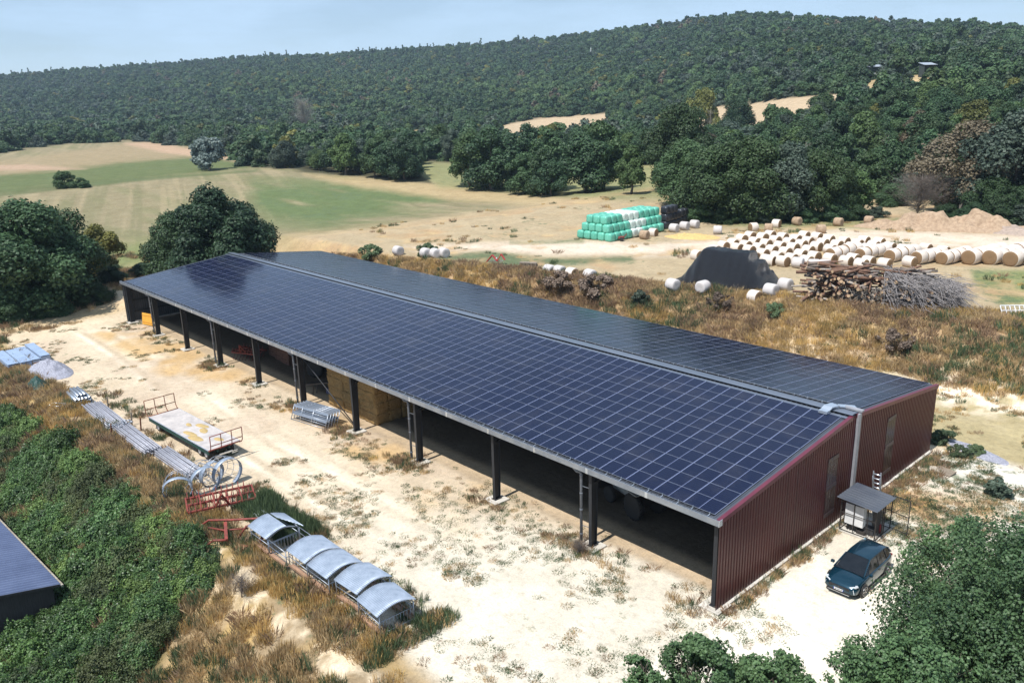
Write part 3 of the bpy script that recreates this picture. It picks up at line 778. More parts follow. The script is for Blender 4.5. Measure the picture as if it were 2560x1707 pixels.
# ------------------------------------------------------------------ trees and plants
def leaf_quads(P, N, size, rng, aspect=1.0):
    n = len(P); a = rng.normal(size=(n, 3)); a -= N*(a*N).sum(1)[:, None]; a /= np.linalg.norm(a, axis=1)[:, None]+1e-9
    b = np.cross(N, a); s = (size if np.ndim(size) else np.full(n, size))[:, None]*0.5
    bend = N*s*0.25
    V = np.stack([P-a*s-b*s*aspect*0.6, P+a*s*0.9-b*s*aspect+bend, P+a*s+b*s*aspect*0.7, P-a*s*0.8+b*s*aspect+bend], 1).reshape(-1, 3)
    return V
def crown_mesh(name, seed, H, R, base, nl, nleaf, lsize, m, squash=1.0, fill=0.72, openness=0.0, cone=False, nrand=0.5):
    rng = np.random.default_rng(seed)
    L = []
    for i in range(nl):
        for _ in range(40):
            a = rng.uniform(0, 2*math.pi); h = rng.uniform(0.10, 0.97)
            prof = math.sin(min(1, max(0.0, h*0.93+0.10))*math.pi)**0.55 if not cone else (1.05-h)
            rad = R*fill*prof*math.sqrt(rng.uniform(0.05, 1))
            rl = R*rng.uniform(0.17, 0.40)*(1.15-0.45*h)
            c = np.array([rad*math.cos(a), rad*math.sin(a), base+(H-base)*h*0.93-rl*0.25])
            if all(np.linalg.norm((c-q[0])) > 0.45*(rl+q[1])*0.9 for q in L) or rng.random() < 0.05: break
        L.append((c, rl))
    Cc = np.array([q[0] for q in L]); Rl = np.array([q[1] for q in L])
    w = Rl**2; w /= w.sum()
    k = rng.choice(nl, nleaf, p=w); d = rng.normal(size=(nleaf, 3)); d /= np.linalg.norm(d, axis=1)[:, None]
    d[:, 2] = np.where((d[:, 2] < -0.3) & (rng.random(nleaf) < 0.6), -d[:, 2], d[:, 2])
    rad = Rl[k]*(0.55+0.5*rng.random(nleaf)**0.6)
    # twiggy lumps
    lump = 1+0.30*np.sin(d[:, 0]*7+k*1.7)*np.sin(d[:, 1]*6+k)*np.sin(d[:, 2]*8+k*0.6)
    P = Cc[k]+d*(rad*lump)[:, None]*np.array([1, 1, squash])
    N = d+rng.normal(size=(nleaf, 3))*nrand; N[:, 2] += 0.25; N /= np.linalg.norm(N, axis=1)[:, None]
    if openness:
        keep = fbm(P[:, 0]*1.3+seed, P[:, 1]*1.3+P[:, 2]*1.1, seed) > openness; P, N, k = P[keep], N[keep], k[keep]
    sz = lsize*rng.uniform(0.65, 1.35, len(P))
    V = leaf_quads(P, N, sz, rng)
    tint = np.clip(rng.uniform(0, 1, len(P))*0.65+rng.uniform(0, 0.35, nl)[k], 0, 1)
    me = np_mesh(name, V, 4, np.arange(len(V)), m, {'tint': ('FLOAT', np.repeat(tint, 4))})
    return me, L
def trunk_mesh(name, seed, H, base, L, r0, m, nlimb=7, twigs=0):
    rng = random.Random(seed); mb = MB()
    top = Vector((rng.uniform(-.3, .3), rng.uniform(-.3, .3), base+(H-base)*0.62))
    mid = Vector((rng.uniform(-.25, .25), rng.uniform(-.25, .25), base*0.7))
    mb.tube([(0, 0, -0.6), (0, 0, 0.15), mid, (mid+top)/2, top], [r0*1.5, r0*1.15, r0*0.85, r0*0.55, r0*0.18], 8)
    for q in sorted(L, key=lambda q: -q[1])[:nlimb]:
        c = Vector(q[0]); t = rng.uniform(0.3, 0.8); s = mid.lerp(top, t*0.8)
        mm = s.lerp(c, 0.5)+Vector((0, 0, -0.25)); mb.tube([s, mm, c], [r0*0.42, r0*0.26, r0*0.07], 6)
        for _ in range(twigs):
            e = c+Vector((rng.gauss(0, 1), rng.gauss(0, 1), rng.gauss(0.3, 0.8))).normalized()*q[1]*rng.uniform(0.7, 1.1)
            mb.tube([mm.lerp(c, rng.uniform(0.2, 1)), e], [r0*0.10, r0*0.03], 4)
    o = mb.build(name, m); me = o.data; bpy.data.objects.remove(o); return me

M_bark = mat('bark', (0.075, 0.06, 0.045), (0.13, 0.11, 0.085), 0.9, 0, 4.0, 0.6)
M_barkp = mat('pale_bark', (0.30, 0.27, 0.23), (0.20, 0.18, 0.15), 0.9, 0, 4.0, 0.4)
M_oak = leaf_mat('oak_leaves', (0.016, 0.040, 0.020), (0.062, 0.120, 0.052))
M_green = leaf_mat('fresh_leaves', (0.032, 0.068, 0.026), (0.090, 0.155, 0.058))
M_yel = leaf_mat('yellowing_leaves', (0.080, 0.095, 0.025), (0.17, 0.18, 0.05))
M_brown = leaf_mat('rusty_leaves', (0.075, 0.065, 0.042), (0.165, 0.135, 0.09), rnd=0.1)
M_silver = leaf_mat('silver_leaves', (0.06, 0.085, 0.07), (0.23, 0.28, 0.26), rnd=0.0)
M_grey = leaf_mat('grey_green_leaves', (0.035, 0.058, 0.042), (0.095, 0.13, 0.095), rnd=0.1)
M_dry = leaf_mat('dry_twigs', (0.10, 0.075, 0.06), (0.21, 0.16, 0.125), rnd=0.1)
M_fore = leaf_mat('foreground_oak_leaves', (0.028, 0.066, 0.028), (0.120, 0.205, 0.085), rnd=0.1, rough=0.50)

_tv = {}
def tree_variant(key, seed, H, R, base, nl, nleaf, ls, m, bark=None, r0=0.28, **kw):
    cm, L = crown_mesh('crown', seed, H, R, base, nl, nleaf, ls, m, **kw)
    tm = trunk_mesh('trunk', seed, H, base, L, r0, bark or M_bark)
    _tv[key] = (cm, tm, H)
for i in range(5):
    tree_variant(('oak', i), 10+i, 9.5+0.5*i, 5.2, 1.3, 26, 15000, 0.275, M_oak, openness=0.22)
for i in range(2):
    tree_variant(('green', i), 30+i, 9.0+i, 4.6, 1.8, 24, 13000, 0.26, M_green, openness=0.24)
tree_variant(('yellow', 0), 41, 8.5, 4.2, 1.6, 22, 12000, 0.25, M_yel, openness=0.26)
tree_variant(('brown', 0), 42, 8.5, 4.6, 1.9, 24, 8000, 0.24, M_brown, bark=M_barkp, openness=0.36)
tree_variant(('grey', 0), 43, 9.5, 4.8, 1.9, 24, 13000, 0.26, M_grey, openness=0.26)
tree_variant(('pine', 0), 44, 11, 2.6, 2.0, 16, 3000, 0.40, M_oak, cone=True)
bushL = {}
def tree(name, key, x, y, h, label, cat='tree', group=None, wide=1.0, rz=None, sink=0.0):
    cm, tm, H = _tv[key]; z = float(gz(x, y))
    o = thing(name, label, cat, (x, y, z-sink), group=group)
    s = h/H; rz = rng0.uniform(0, 6.28) if rz is None else rz
    for nm, me in (('crown', cm), ('trunk', tm)):
        c = bpy.data.objects.new(nm, me); c.scale = (s*wide, s*wide, s); c.rotation_euler = (0, 0, rz); link(c, o)
    return o
rng0 = random.Random(11)

# the row of oaks along the far edge of the field, with their heights read at the trunk
row = [(860, 408, 330, 'oak', 1.0, 'oak at the left end of the field-edge row, its crown merging into the wood'),
       (930, 415, 318, 'oak', 0.95, 'round dark oak standing clear of the wood where the field-edge row begins'),
       (1080, 430, 318, 'green', 1.0, 'bushy fresh-green oak left of the forked pair in the field-edge row'),
       (1130, 436, 298, 'oak', 1.1, 'broad forked oak with low spreading boughs in the middle of the field-edge row'),
       (1255, 440, 300, 'oak', 1.0, 'tall oak with brambles round its foot right of the grey bush in the row'),
       (1345, 442, 318, 'oak', 1.05, 'oak with a bare straight trunk showing under its crown in the field-edge row'),
       (1385, 436, 288, 'oak', 0.9, 'narrow tall dark oak crowded behind its neighbour towards the right of the row'),
       (1450, 446, 345, 'green', 0.8, 'small light-green oak closing the right end of the field-edge row'),
       (1020, 360, 288, 'green', 1.0, 'round tree behind the gap of green meadow in the field-edge row'),
       (1210, 415, 290, 'oak', 1.0, 'dark oak standing one step behind the field-edge row')]
for dx, dy, dt, k, w, lab in row:
    p = atg(dx, dy); r = np.linalg.norm(p-CAM)
    h = (dy-dt)*K*r/F_PX*1.03
    tree('oak_tree', (k, rng0.randrange(2 if k == 'green' else 5)), p[0], p[1], h, lab, group='oaks along the field edge', wide=w*1.05)
p = atg(1190, 432); tree('bush', ('grey', 0), p[0], p[1], 6.0, 'grey-green bush filling the gap between two oaks of the field row', 'bush')
for i in range(3):
    tree_variant(('near', i), 60+i, 12, 6.3, 1.2, 34, 42000, 0.205, M_oak, openness=0.24)
tree_variant(('brownL', 0), 46, 11, 5.6, 1.2, 30, 20000, 0.19, M_brown, bark=M_barkp, openness=0.40)
tree_variant(('greyL', 0), 47, 12, 6.0, 1.0, 30, 24000, 0.24, M_grey, openness=0.26)
# big dark trees at the edge of the wood by the wrapped bales
edge = [(1575, 470, 330, 'oak', 1.15, 'large dark oak leaning over the black wrapped bales'), (1640, 505, 345, 'oak', 1.2, 'dense dark oak behind the green bale stack, foliage down to the ground'),
        (1720, 508, 330, 'oak', 1.15, 'broad dark oak right behind the row of loose white bales'), (1800, 505, 345, 'grey', 1.0, 'grey-green oak with a thin pale top at the wood edge'),
        (1880, 500, 360, 'oak', 1.1, 'dark oak above the shaded logs at the wood edge'), (1960, 495, 400, 'green', 1.1, 'low fresh-green bushy tree beside the bare bush'),
        (2210, 490, 310, 'brown', 1.3, 'rusty-brown half-dry tree standing at the wood edge'), (2320, 500, 300, 'grey', 1.1, 'grey-leaved tree cut by the right border of the view'),
        (2270, 505, 420, 'oak', 1.2, 'low dark tree below the rusty-brown one'), (2345, 508, 440, 'oak', 1.2, 'dark bushy tree low at the right border of the view'),
        (1560, 440, 255, 'oak', 0.9, 'tall dark oak rising behind the end of the field-edge row'), (1830, 430, 330, 'green', 1.1, 'light green oak on the slope behind the wood edge'),
        (1610, 330, 215, 'yellow', 0.75, 'slim yellow-green poplar in front of the pale clearing'), (1690, 345, 235, 'oak', 0.8, 'dark narrow tree standing in the pale clearing')]
for dx, dy, dt, k, w, lab in edge:
    p = atg(dx, dy); r = np.linalg.norm(p-CAM); h = (dy-dt)*K*r/F_PX*1.03
    tree('oak_tree' if k in ('oak', 'green') else 'tree', {'oak': ('near', rng0.randrange(3)), 'green': ('green', 1), 'brown': ('brownL', 0), 'grey': ('greyL', 0)}.get(k, (k, 0)), p[0], p[1], h, lab, group='trees at the edge of the wood', wide=w)
# field trees
p = atg(482, 391); tree_variant(('silver', 0), 51, 8, 5.0, 0.6, 18, 7000, 0.42, M_silver, openness=0.1)
tree('silver_poplar', ('silver', 0), p[0], p[1], 75*K*np.linalg.norm(p-CAM)/F_PX, 'round silver-leaved tree alone on the ditch between the two fields')
p = atg(150, 432); tree('bush', ('oak', 2), p[0], p[1], 43*K*np.linalg.norm(p-CAM)/F_PX, 'dark round bush on the ditch at the left of the upper field', 'bush', sink=1.2, wide=1.3)
p = atg(188, 430); tree('bush', ('oak', 1), p[0], p[1], 27*K*np.linalg.norm(p-CAM)/F_PX, 'low flat bush right of the dark round bush on the ditch', 'bush', sink=1.0, wide=1.7)
# the group left of the barn
nl = [(85, 715, 488, 'oak', 1.25, 'large dark oak left of the barn, cut by the left border'), (-60, 700, 540, 'oak', 1.2, 'dark oak at the left border of the view, mostly outside it'),
      (235, 640, 527, 'yellow', 1.05, 'small yellow-green maple at the right side of the dark oak group'), (150, 690, 500, 'oak', 1.0, 'dark oak between the large left oak and the yellow-green maple'),
      (505, 668, 443, 'oak', 1.1, 'tall dark oak behind the far end of the barn roof'), (425, 655, 488, 'oak', 0.95, 'lower dark oak left of the tall one behind the far barn end'),
      (570, 650, 468, 'oak', 0.8, 'narrow dark oak right of the tall one behind the far barn end')]
tree_variant(('nyel', 0), 64, 9, 4.6, 1.0, 22, 20000, 0.2, M_yel, openness=0.25)
for n, (dx, dy, dt, k, w, lab) in enumerate(nl):
    p = at(dx, dy, 0); p = at(dx, dy, float(gz(p[0], p[1]))); r = np.linalg.norm(p-CAM); h = (dy-dt)*K*r/F_PX
    tree('oak_tree' if k == 'oak' else 'maple_tree', ('near', n % 3) if k == 'oak' else ('nyel', 0), p[0], p[1], h, lab, wide=w, group='trees beside the far end of the barn', sink=0.3)
UL = ['outermost at the left border', 'under the large left oak', 'between the oak and the maple', 'beneath the yellow-green maple', 'mostly outside the left border', 'nearest the barn corner', 'behind the barn corner']
for n, (dx, dy, h, w) in enumerate([(20, 735, 4.5, 1.5), (120, 725, 4.0, 1.6), (215, 700, 3.6, 1.6), (260, 665, 3.2, 1.4), (-50, 740, 5, 1.5), (330, 632, 2.6, 1.7), (380, 628, 2.8, 1.8)]):
    p = at(dx, dy, 0.0); tree('shrub', ('near', n % 3), p[0], p[1], h, 'dark undergrowth shrub left of the barn, '+UL[n], 'shrub', group='undergrowth shrubs left of the barn', wide=w, sink=0.6)

for n, (dx, dy, h) in enumerate([(1560, 500, 3), (1610, 508, 3.5), (1665, 512, 3.2), (1705, 510, 3.8), (1760, 512, 3.0), (1845, 510, 3.4), (1915, 506, 3.6), (1965, 505, 3.2), (2010, 500, 2.6), (2170, 504, 3.2), (2235, 508, 3.6), (2295, 512, 4.0), (2345, 515, 3.8), (1580, 470, 4), (2190, 470, 5), (2050, 470, 4.5), (2110, 455, 6), (2250, 480, 6), (2330, 480, 6)]):
    p = atg(dx, dy); tree('shrub', ('near', n % 3) if n % 4 else ('grey', 0), p[0], p[1], h, 'dark shrub of the wood-edge undergrowth, %s' % ('above the loose white bales' if dx < 1720 else 'above the bale field' if dx < 2030 else 'beside the bare bush' if dx < 2200 else 'by the right border'), 'shrub', group='undergrowth along the edge of the wood', wide=1.7, sink=0.8)

# dead and bare trees
def bare_tree(name, dx, dy, dt, label, m, seed, n=260, spread=0.45, r0=0.16, group=None):
    p = atg(dx, dy); r = np.linalg.norm(p-CAM); H = (dy-dt)*K*r/F_PX
    o = thing(name, label, 'bare tree' if 'bush' not in name else 'bush', p, group=group); rg = random.Random(seed)
    t = MB(); t.tube([(0, 0, -0.3), (0.1, 0, H*0.35), (0.15, 0.1, H*0.8), (0.2, 0.1, H)], [r0, r0*0.8, r0*0.4, r0*0.1], 7); t.build('trunk', m, o)
    b = MB()
    for i in range(n):
        z = rg.uniform(0.12, 0.85)*H; a = rg.uniform(0, 6.28); L = spread*H*rg.uniform(0.35, 1)*(1.1-z/H*0.7)
        s = Vector((0.12, 0.05, z)); e = s+Vector((math.cos(a)*L, math.sin(a)*L, L*rg.uniform(0.3, 1.3)))
        if e.z > H*1.02: e.z = H*1.02-rg.random()*0.5
        mdl = s.lerp(e, 0.5)+Vector((0, 0, -0.08*L)); b.tube([s, mdl, e], [r0*0.16, r0*0.10, r0*0.04], 3, cap=False)
        for _ in range(3):
            q = mdl.lerp(e, rg.random()); w = q+Vector((rg.gauss(0, 1), rg.gauss(0, 1), rg.gauss(0.5, 0.7)))*L*0.22; b.tube([q, w], [r0*0.07, r0*0.03], 3, cap=False)
    b.build('branches', m, o)
    return o
M_twig = mat('bare_twigs', (0.13, 0.105, 0.09), (0.19, 0.155, 0.135), 0.9)
bare_tree('bare_bush', 2105, 500, 412, 'broad leafless brown-violet bush at the wood edge above the straw heap', M_twig, 3, n=420, spread=0.85, r0=0.13)
bare_tree('dead_tree', 1842, 425, 335, 'pale dead tree showing its bare branches between the green oaks', M_barkp, 4, n=110, spread=0.35, r0=0.2)
bare_tree('dead_tree', 2030, 400, 322, 'thin pale dead tree above the bare brown bush', M_barkp, 5, n=60, spread=0.3, r0=0.2)
bare_tree('dead_tree', 1628, 335, 252, 'pale dead branches beside the slim yellow-green poplar', M_barkp, 6, n=90, spread=0.3, r0=0.2)
bare_tree('grey_tree', 700, 310, 232, 'grey leafless-looking tree standing up from the wood above the field', M_barkp, 7, n=500, spread=0.5, r0=0.35)

# the wood on the hills
def wood():
    rng = np.random.default_rng(7)
    pts = []
    for (ra, rb, sp) in ((165, 420, 7.0), (420, 800, 7.6), (800, 1850, 8.6)):
        nx = int(2*rb/sp)
        gx, gy = np.meshgrid(np.arange(-nx, nx)*sp, np.arange(-nx, nx)*sp)
        gx = gx.ravel()+rng.uniform(-.5, .5, gx.size)*sp*0.95+CAM[0]; gy = gy.ravel()+rng.uniform(-.5, .5, gy.size)*sp*0.95+CAM[1]
        r, th = polar(gx, gy); lim = np.interp(th, ST_TH, ST_RR)+45
        k = (r >= ra) & (r < rb) & (np.abs(th) < 0.70) & (r < lim)
        pts.append(np.stack([gx[k], gy[k], r[k], th[k]], 1))
    P = np.concatenate(pts)
    m, px, py = field_mask(P[:, 0], P[:, 1])
    k = (m < 0.5) & (py < 512)
    # keep a gap round the trees already standing and the bale yard
    P, px, py = P[k], px[k], py[k]
    z = gz(P[:, 0], P[:, 1])
    P = np.column_stack([P, z, px, py])
    taken = np.array([[o.location.x, o.location.y] for o in bpy.data.objects if o.get('category') in ('tree', 'bush', 'bare tree')])
    d = np.min(np.hypot(P[:, None, 0]-taken[None, :, 0], P[:, None, 1]-taken[None, :, 1]), axis=1)
    P = P[d > 4.0]
    P = P[np.argsort(P[:, 2])]
    return P
WOOD = wood()
rw = random.Random(21)
def kind_at(x, y, px, py):
    q = float(fbm(x*0.012, y*0.012, 91, 3)); u = rw.random()
    warm = math.exp(-((px-1250)/320)**2-((py-215)/42)**2)+math.exp(-((px-750)/260)**2-((py-210)/40)**2)+0.8*math.exp(-((px-2230)/120)**2-((py-250)/70)**2)
    if u < 0.030+0.05*warm: return ('brown', 0) if rw.random() < 0.45 else ('yellow', 0)
    if u < 0.07+0.55*warm+max(0, q-0.55)*1.2: return ('green', rw.randrange(2))
    if u < 0.30: return ('grey', 0)
    return ('oak', rw.randrange(5))
vis = [q for q in WOOD if -60 < q[5] < 2412]
NEAR_N = 262
lab = {'oak': 'dark green oak of the wood', 'green': 'fresh-green tree of the wood', 'yellow': 'yellow-green tree of the wood', 'brown': 'rusty-brown dry tree of the wood', 'grey': 'grey-green holm oak of the wood'}
PLACES = [(200, 'left of the upper field'), (480, 'left of the silver tree'), (700, 'right of the silver tree'), (960, 'above the left field row'), (1240, 'above the mid field row'), (1500, 'above the right field row'),
          (1700, 'above the wrapped bales'), (1850, 'above the tarpaulin heap'), (2000, 'above the log pile'), (2150, 'above the bare bush'), (2260, 'around the rusty tree'), (9999, 'by the right border')]
near_keys = set()
grp = {'oak': 'dark oaks of the wood front', 'green': 'fresh-green trees of the wood front', 'yellow': 'yellow-green trees of the wood front', 'brown': 'dry brown trees of the wood front', 'grey': 'grey-green trees of the wood front'}
for q in vis[:NEAR_N]:
    k = kind_at(q[0], q[1], q[5], q[6]); near_keys.add((q[0], q[1]))
    big = 1.0
    where = next(w for lim, w in PLACES if q[5] < lim)
    depth = 'at its front edge' if q[2] < 260 else 'a few rows back' if q[2] < 330 else 'deep in the wood'
    tree('oak_tree' if k[0] in ('oak', 'grey') else 'broadleaf_tree', k, q[0], q[1], rw.uniform(6.2, 11.5)*big, lab[k[0]]+' '+where+', '+depth, group=grp[k[0]], wide=rw.uniform(0.85, 1.25))

# scattering for what nobody could count: one object, its mesh points carry copies of a few source meshes
def scatter(name, pts, sc, rz, vi, sources, hs=None, tilt=None):
    me = bpy.data.meshes.new(name); n = len(pts)
    me.vertices.add(n); me.vertices.foreach_set('co', np.asarray(pts, np.float32).ravel())
    for nm, arr in (('sc', sc), ('rz', rz), ('hs', hs if hs is not None else np.ones(n))):
        a = me.attributes.new(nm, 'FLOAT', 'POINT'); a.data.foreach_set('value', np.asarray(arr, np.float32))
    a = me.attributes.new('vi', 'INT', 'POINT'); a.data.foreach_set('value', np.asarray(vi, np.int32))
    me.update()
    o = bpy.data.objects.new(name, me); COL.objects.link(o); o['kind'] = 'stuff'
    ng = bpy.data.node_groups.new(name+'_scatter', 'GeometryNodeTree')
    ng.interface.new_socket('Geometry', in_out='INPUT', socket_type='NodeSocketGeometry')
    ng.interface.new_socket('Geometry', in_out='OUTPUT', socket_type='NodeSocketGeometry')
    N = ng.nodes; Lk = ng.links; gi = N.new('NodeGroupInput'); go = N.new('NodeGroupOutput'); jn = N.new('GeometryNodeJoinGeometry')
    def attr(nm, t='FLOAT'):
        q = N.new('GeometryNodeInputNamedAttribute'); q.data_type = t; q.inputs[0].default_value = nm; return q.outputs[0]
    cr_ = N.new('ShaderNodeCombineXYZ'); Lk.new(attr('rz'), cr_.inputs[2])
    cs = N.new('ShaderNodeCombineXYZ'); s_ = attr('sc'); Lk.new(s_, cs.inputs[0]); Lk.new(s_, cs.inputs[1])
    mu = N.new('ShaderNodeMath'); mu.operation = 'MULTIPLY'; Lk.new(s_, mu.inputs[0]); Lk.new(attr('hs'), mu.inputs[1]); Lk.new(mu.outputs[0], cs.inputs[2])
    for i, src in enumerate(sources):
        so = bpy.data.objects.new(name+'_piece', src)          # not linked to the scene: only read by the nodes
        oi = N.new('GeometryNodeObjectInfo'); oi.inputs[0].default_value = so; oi.inputs[1].default_value = False
        cmp_ = N.new('FunctionNodeCompare'); cmp_.data_type = 'INT'; cmp_.operation = 'EQUAL'
        Lk.new(attr('vi', 'INT'), cmp_.inputs[2]); cmp_.inputs[3].default_value = i
        ip = N.new('GeometryNodeInstanceOnPoints'); Lk.new(gi.outputs[0], ip.inputs['Points']); Lk.new(cmp_.outputs[0], ip.inputs['Selection'])
        Lk.new(oi.outputs['Geometry'], ip.inputs['Instance']); Lk.new(cr_.outputs[0], ip.inputs['Rotation']); Lk.new(cs.outputs[0], ip.inputs['Scale'])
        Lk.new(ip.outputs[0], jn.inputs[0])
    Lk.new(jn.outputs[0], go.inputs[0])
    md = o.modifiers.new('scatter', 'NODES'); md.node_group = ng
    return o
def far_wood():
    rest = [q for q in WOOD if (q[0], q[1]) not in near_keys]
    src = []; H = []
    def add(m, seed, R=6.0, h=7.6, n=2600, ls=0.60, **kw):
        src.append(crown_mesh('crown', seed, h, R, -0.8, 14, n, ls, m, squash=0.85, nrand=0.28, **kw)[0])
    for i in range(4): add(M_oak, 80+i)
    add(M_green, 90); add(M_green, 91); add(M_yel, 92, R=4.0); add(M_brown, 93, R=4.0, n=700); add(M_grey, 94); add(M_oak, 95, R=2.6, h=11, cone=True)
    base = len(src)
    for i in range(3): add(M_oak, 100+i, n=900, ls=0.98)
    add(M_green, 110, n=900, ls=0.98); add(M_grey, 111, n=900, ls=0.98); add(M_yel, 112, n=700, ls=0.98); add(M_brown, 113, n=700, ls=0.98); add(M_oak, 114, R=2.2, h=13, n=240, ls=1.3, cone=True)
    vi = []; sc = []; hs = []
    for q in rest:
        k = kind_at(q[0], q[1], q[5], q[6]); far = q[2] > 620
        lim = float(np.interp(q[3], ST_TH, ST_RR))
        pine = q[2] > lim-120 and q[5] < 1250 and rw.random() < 0.10
        if far: v = base+{'oak': k[1] % 3, 'green': 3, 'grey': 4, 'yellow': 5, 'brown': 6}[k[0]]; v = base+7 if pine else v
        else: v = {'oak': k[1] % 4, 'green': 4+k[1], 'yellow': 6, 'brown': 7, 'grey': 8}[k[0]]
        vi.append(v); sc.append(rw.uniform(0.65, 1.35)); hs.append(rw.uniform(0.75, 1.3))
    rest = np.array(rest)
    o = scatter('hillside_wood', rest[:, [0, 1, 4]]+np.array([0, 0, -0.4]), sc, [rw.uniform(0, 6.28) for _ in vi], vi, src, hs)
    tag(o, 'dense mixed oak wood covering the hills up to the ridge', 'wood')
    print('far trees', len(rest))
far_wood()

# ------------------------------------------------------------------ grass, brambles, weeds
def blades_mesh(name, seed, n, R, h, w, m, lean=0.35, heads=0):
    rng = np.random.default_rng(seed)
    a = rng.uniform(0, 2*math.pi, n); r = R*np.sqrt(rng.random(n)); bx, by = r*np.cos(a), r*np.sin(a)
    d = rng.uniform(0, 2*math.pi, n); H = h*rng.uniform(0.4, 1.0, n)*(1-0.35*(r/R)); ln = lean*H*rng.uniform(0.2, 1.4, n)
    ox = (bx/R*0.6+np.cos(d))*ln*0.7; oy = (by/R*0.6+np.sin(d))*ln*0.7
    t = rng.uniform(0, math.pi, n); wx, wy = np.cos(t)*w*0.5, np.sin(t)*w*0.5
    z0 = np.full(n, -0.05)
    V = np.stack([np.stack([bx-wx, by-wy, z0], 1), np.stack([bx+wx, by+wy, z0], 1),
                  np.stack([bx+ox*0.45+wx*0.8, by+oy*0.45+wy*0.8, H*0.6], 1), np.stack([bx+ox, by+oy, H], 1)], 1).reshape(-1, 3)
    tint = np.repeat(np.clip(rng.normal(0.5, 0.28, n), 0, 1), 4)
    return np_mesh(name, V, 4, np.arange(len(V)), m, {'tint': ('FLOAT', tint)})
M_straw = leaf_mat('dry_grass', (0.26, 0.19, 0.105), (0.58, 0.43, 0.235), rnd=0.15, rough=0.7)
M_gold = leaf_mat('golden_grass', (0.36, 0.24, 0.09), (0.64, 0.45, 0.18), rnd=0.1, rough=0.7)
M_weed = leaf_mat('green_weeds', (0.040, 0.075, 0.036), (0.125, 0.175, 0.090), rnd=0.15, rough=0.6)
M_redst = leaf_mat('brown_stems', (0.17, 0.115, 0.075), (0.34, 0.235, 0.155), rnd=0.2, rough=0.8)
M_bram = leaf_mat('bramble_leaves', (0.024, 0.060, 0.022), (0.110, 0.195, 0.062), rnd=0.15, rough=0.42)
M_bramL = leaf_mat('young_bramble_leaves', (0.045, 0.090, 0.026), (0.16, 0.25, 0.075), rnd=0.2)
M_bramD = leaf_mat('dull_bramble_leaves', (0.03, 0.052, 0.022), (0.10, 0.13, 0.055), rnd=0.3)
rg = np.random.default_rng(99)
def pts_region(n, x0, x1, y0, y1, test):
    x = rg.uniform(x0, x1, n); y = rg.uniform(y0, y1, n); k = test(x, y); x, y = x[k], y[k]
    return np.stack([x, y, gz(x, y)], 1)
TUFT = [blades_mesh('tuft', 1, 80, 0.38, 0.62, 0.022, M_straw), blades_mesh('tuft', 2, 80, 0.42, 0.50, 0.024, M_straw, lean=0.8),
        blades_mesh('tuft', 3, 90, 0.40, 0.60, 0.020, M_gold), blades_mesh('tuft', 4, 70, 0.40, 0.75, 0.022, M_weed),
        blades_mesh('tuft', 5, 60, 0.40, 0.70, 0.018, M_redst, lean=0.7), blades_mesh('tuft', 6, 60, 0.30, 0.30, 0.030, M_weed, lean=0.9)]
def bramble_zone(x, y):
    px, py = pix(x, y, gz(x, y))
    return in_poly(px+16*(fbm(x*0.4, y*0.4, 61)-0.5)*2, py+14*(fbm(x*0.4, y*0.4, 62)-0.5)*2,
                   [(-300, 950), (20, 965), (120, 1010), (190, 1080), (330, 1130), (410, 1225), (500, 1300), (470, 1345), (395, 1390), (385, 1470), (340, 1540), (270, 1620), (-300, 1700)], 3)
def shed_zone(x, y): return (x > -42) & (x < -27.6) & (y > -34) & (y < -22.2)
def scatter_grass(name, label, cat, P, weights, smin, smax, hs=(0.7, 1.3), src=None):
    n = len(P); vi = np.array([rg.choice(len(w), p=np.array(w)/sum(w)) for w in weights]) if not isinstance(weights[0], (int, float)) else rg.choice(len(weights), n, p=np.array(weights)/sum(weights))
    o = scatter(name, P, rg.uniform(smin, smax, n), rg.uniform(0, 6.28, n), vi, src or TUFT, rg.uniform(hs[0], hs[1], n))
    return tag(o, label, cat)
# verge and slope on the near left
P = pts_region(15000, -85, 3, -32, -12.6, lambda x, y: (bramble_zone(x, y) < 0.4) & ~shed_zone(x, y) & (y < -13.0-0.9*(fbm(x*0.5, y*0.5, 8)-0.5)*4+(x > -9)*(-1.5))
               & (fbm(x*0.7, y*0.7, 12) > 0.36) & ~((np.abs(y+15.6) < 0.8) & (x > -26) & (x < -5) & (fbm(x*0.8, y*0.8, 14) > 0.42)))
z1 = fbm(P[:, 0]*0.22, P[:, 1]*0.22, 71); z2 = fbm(P[:, 0]*0.25, P[:, 1]*0.25, 72)
W = np.stack([0.45+0*z1, 0.35+0*z1, np.clip((z1-0.52)*9, 0, 2)+0.05, np.clip((0.47-z2)*5, 0.05, 0.9), np.clip((z2-0.5)*6, 0.1, 1.4), 0.15+0*z1], 1)
gold = np.exp(-((P[:, 0]+16.5)/2.6)**2-((P[:, 1]+14.6)/1.3)**2); W[:, 2] += gold*8; W[:, 3] *= (1-gold); W[:, 0] += 0.5
scatter_grass('verge_grass', 'tall dry grass and thistles on the slope left of the yard', 'grass', P, list(W), 0.7, 1.35)
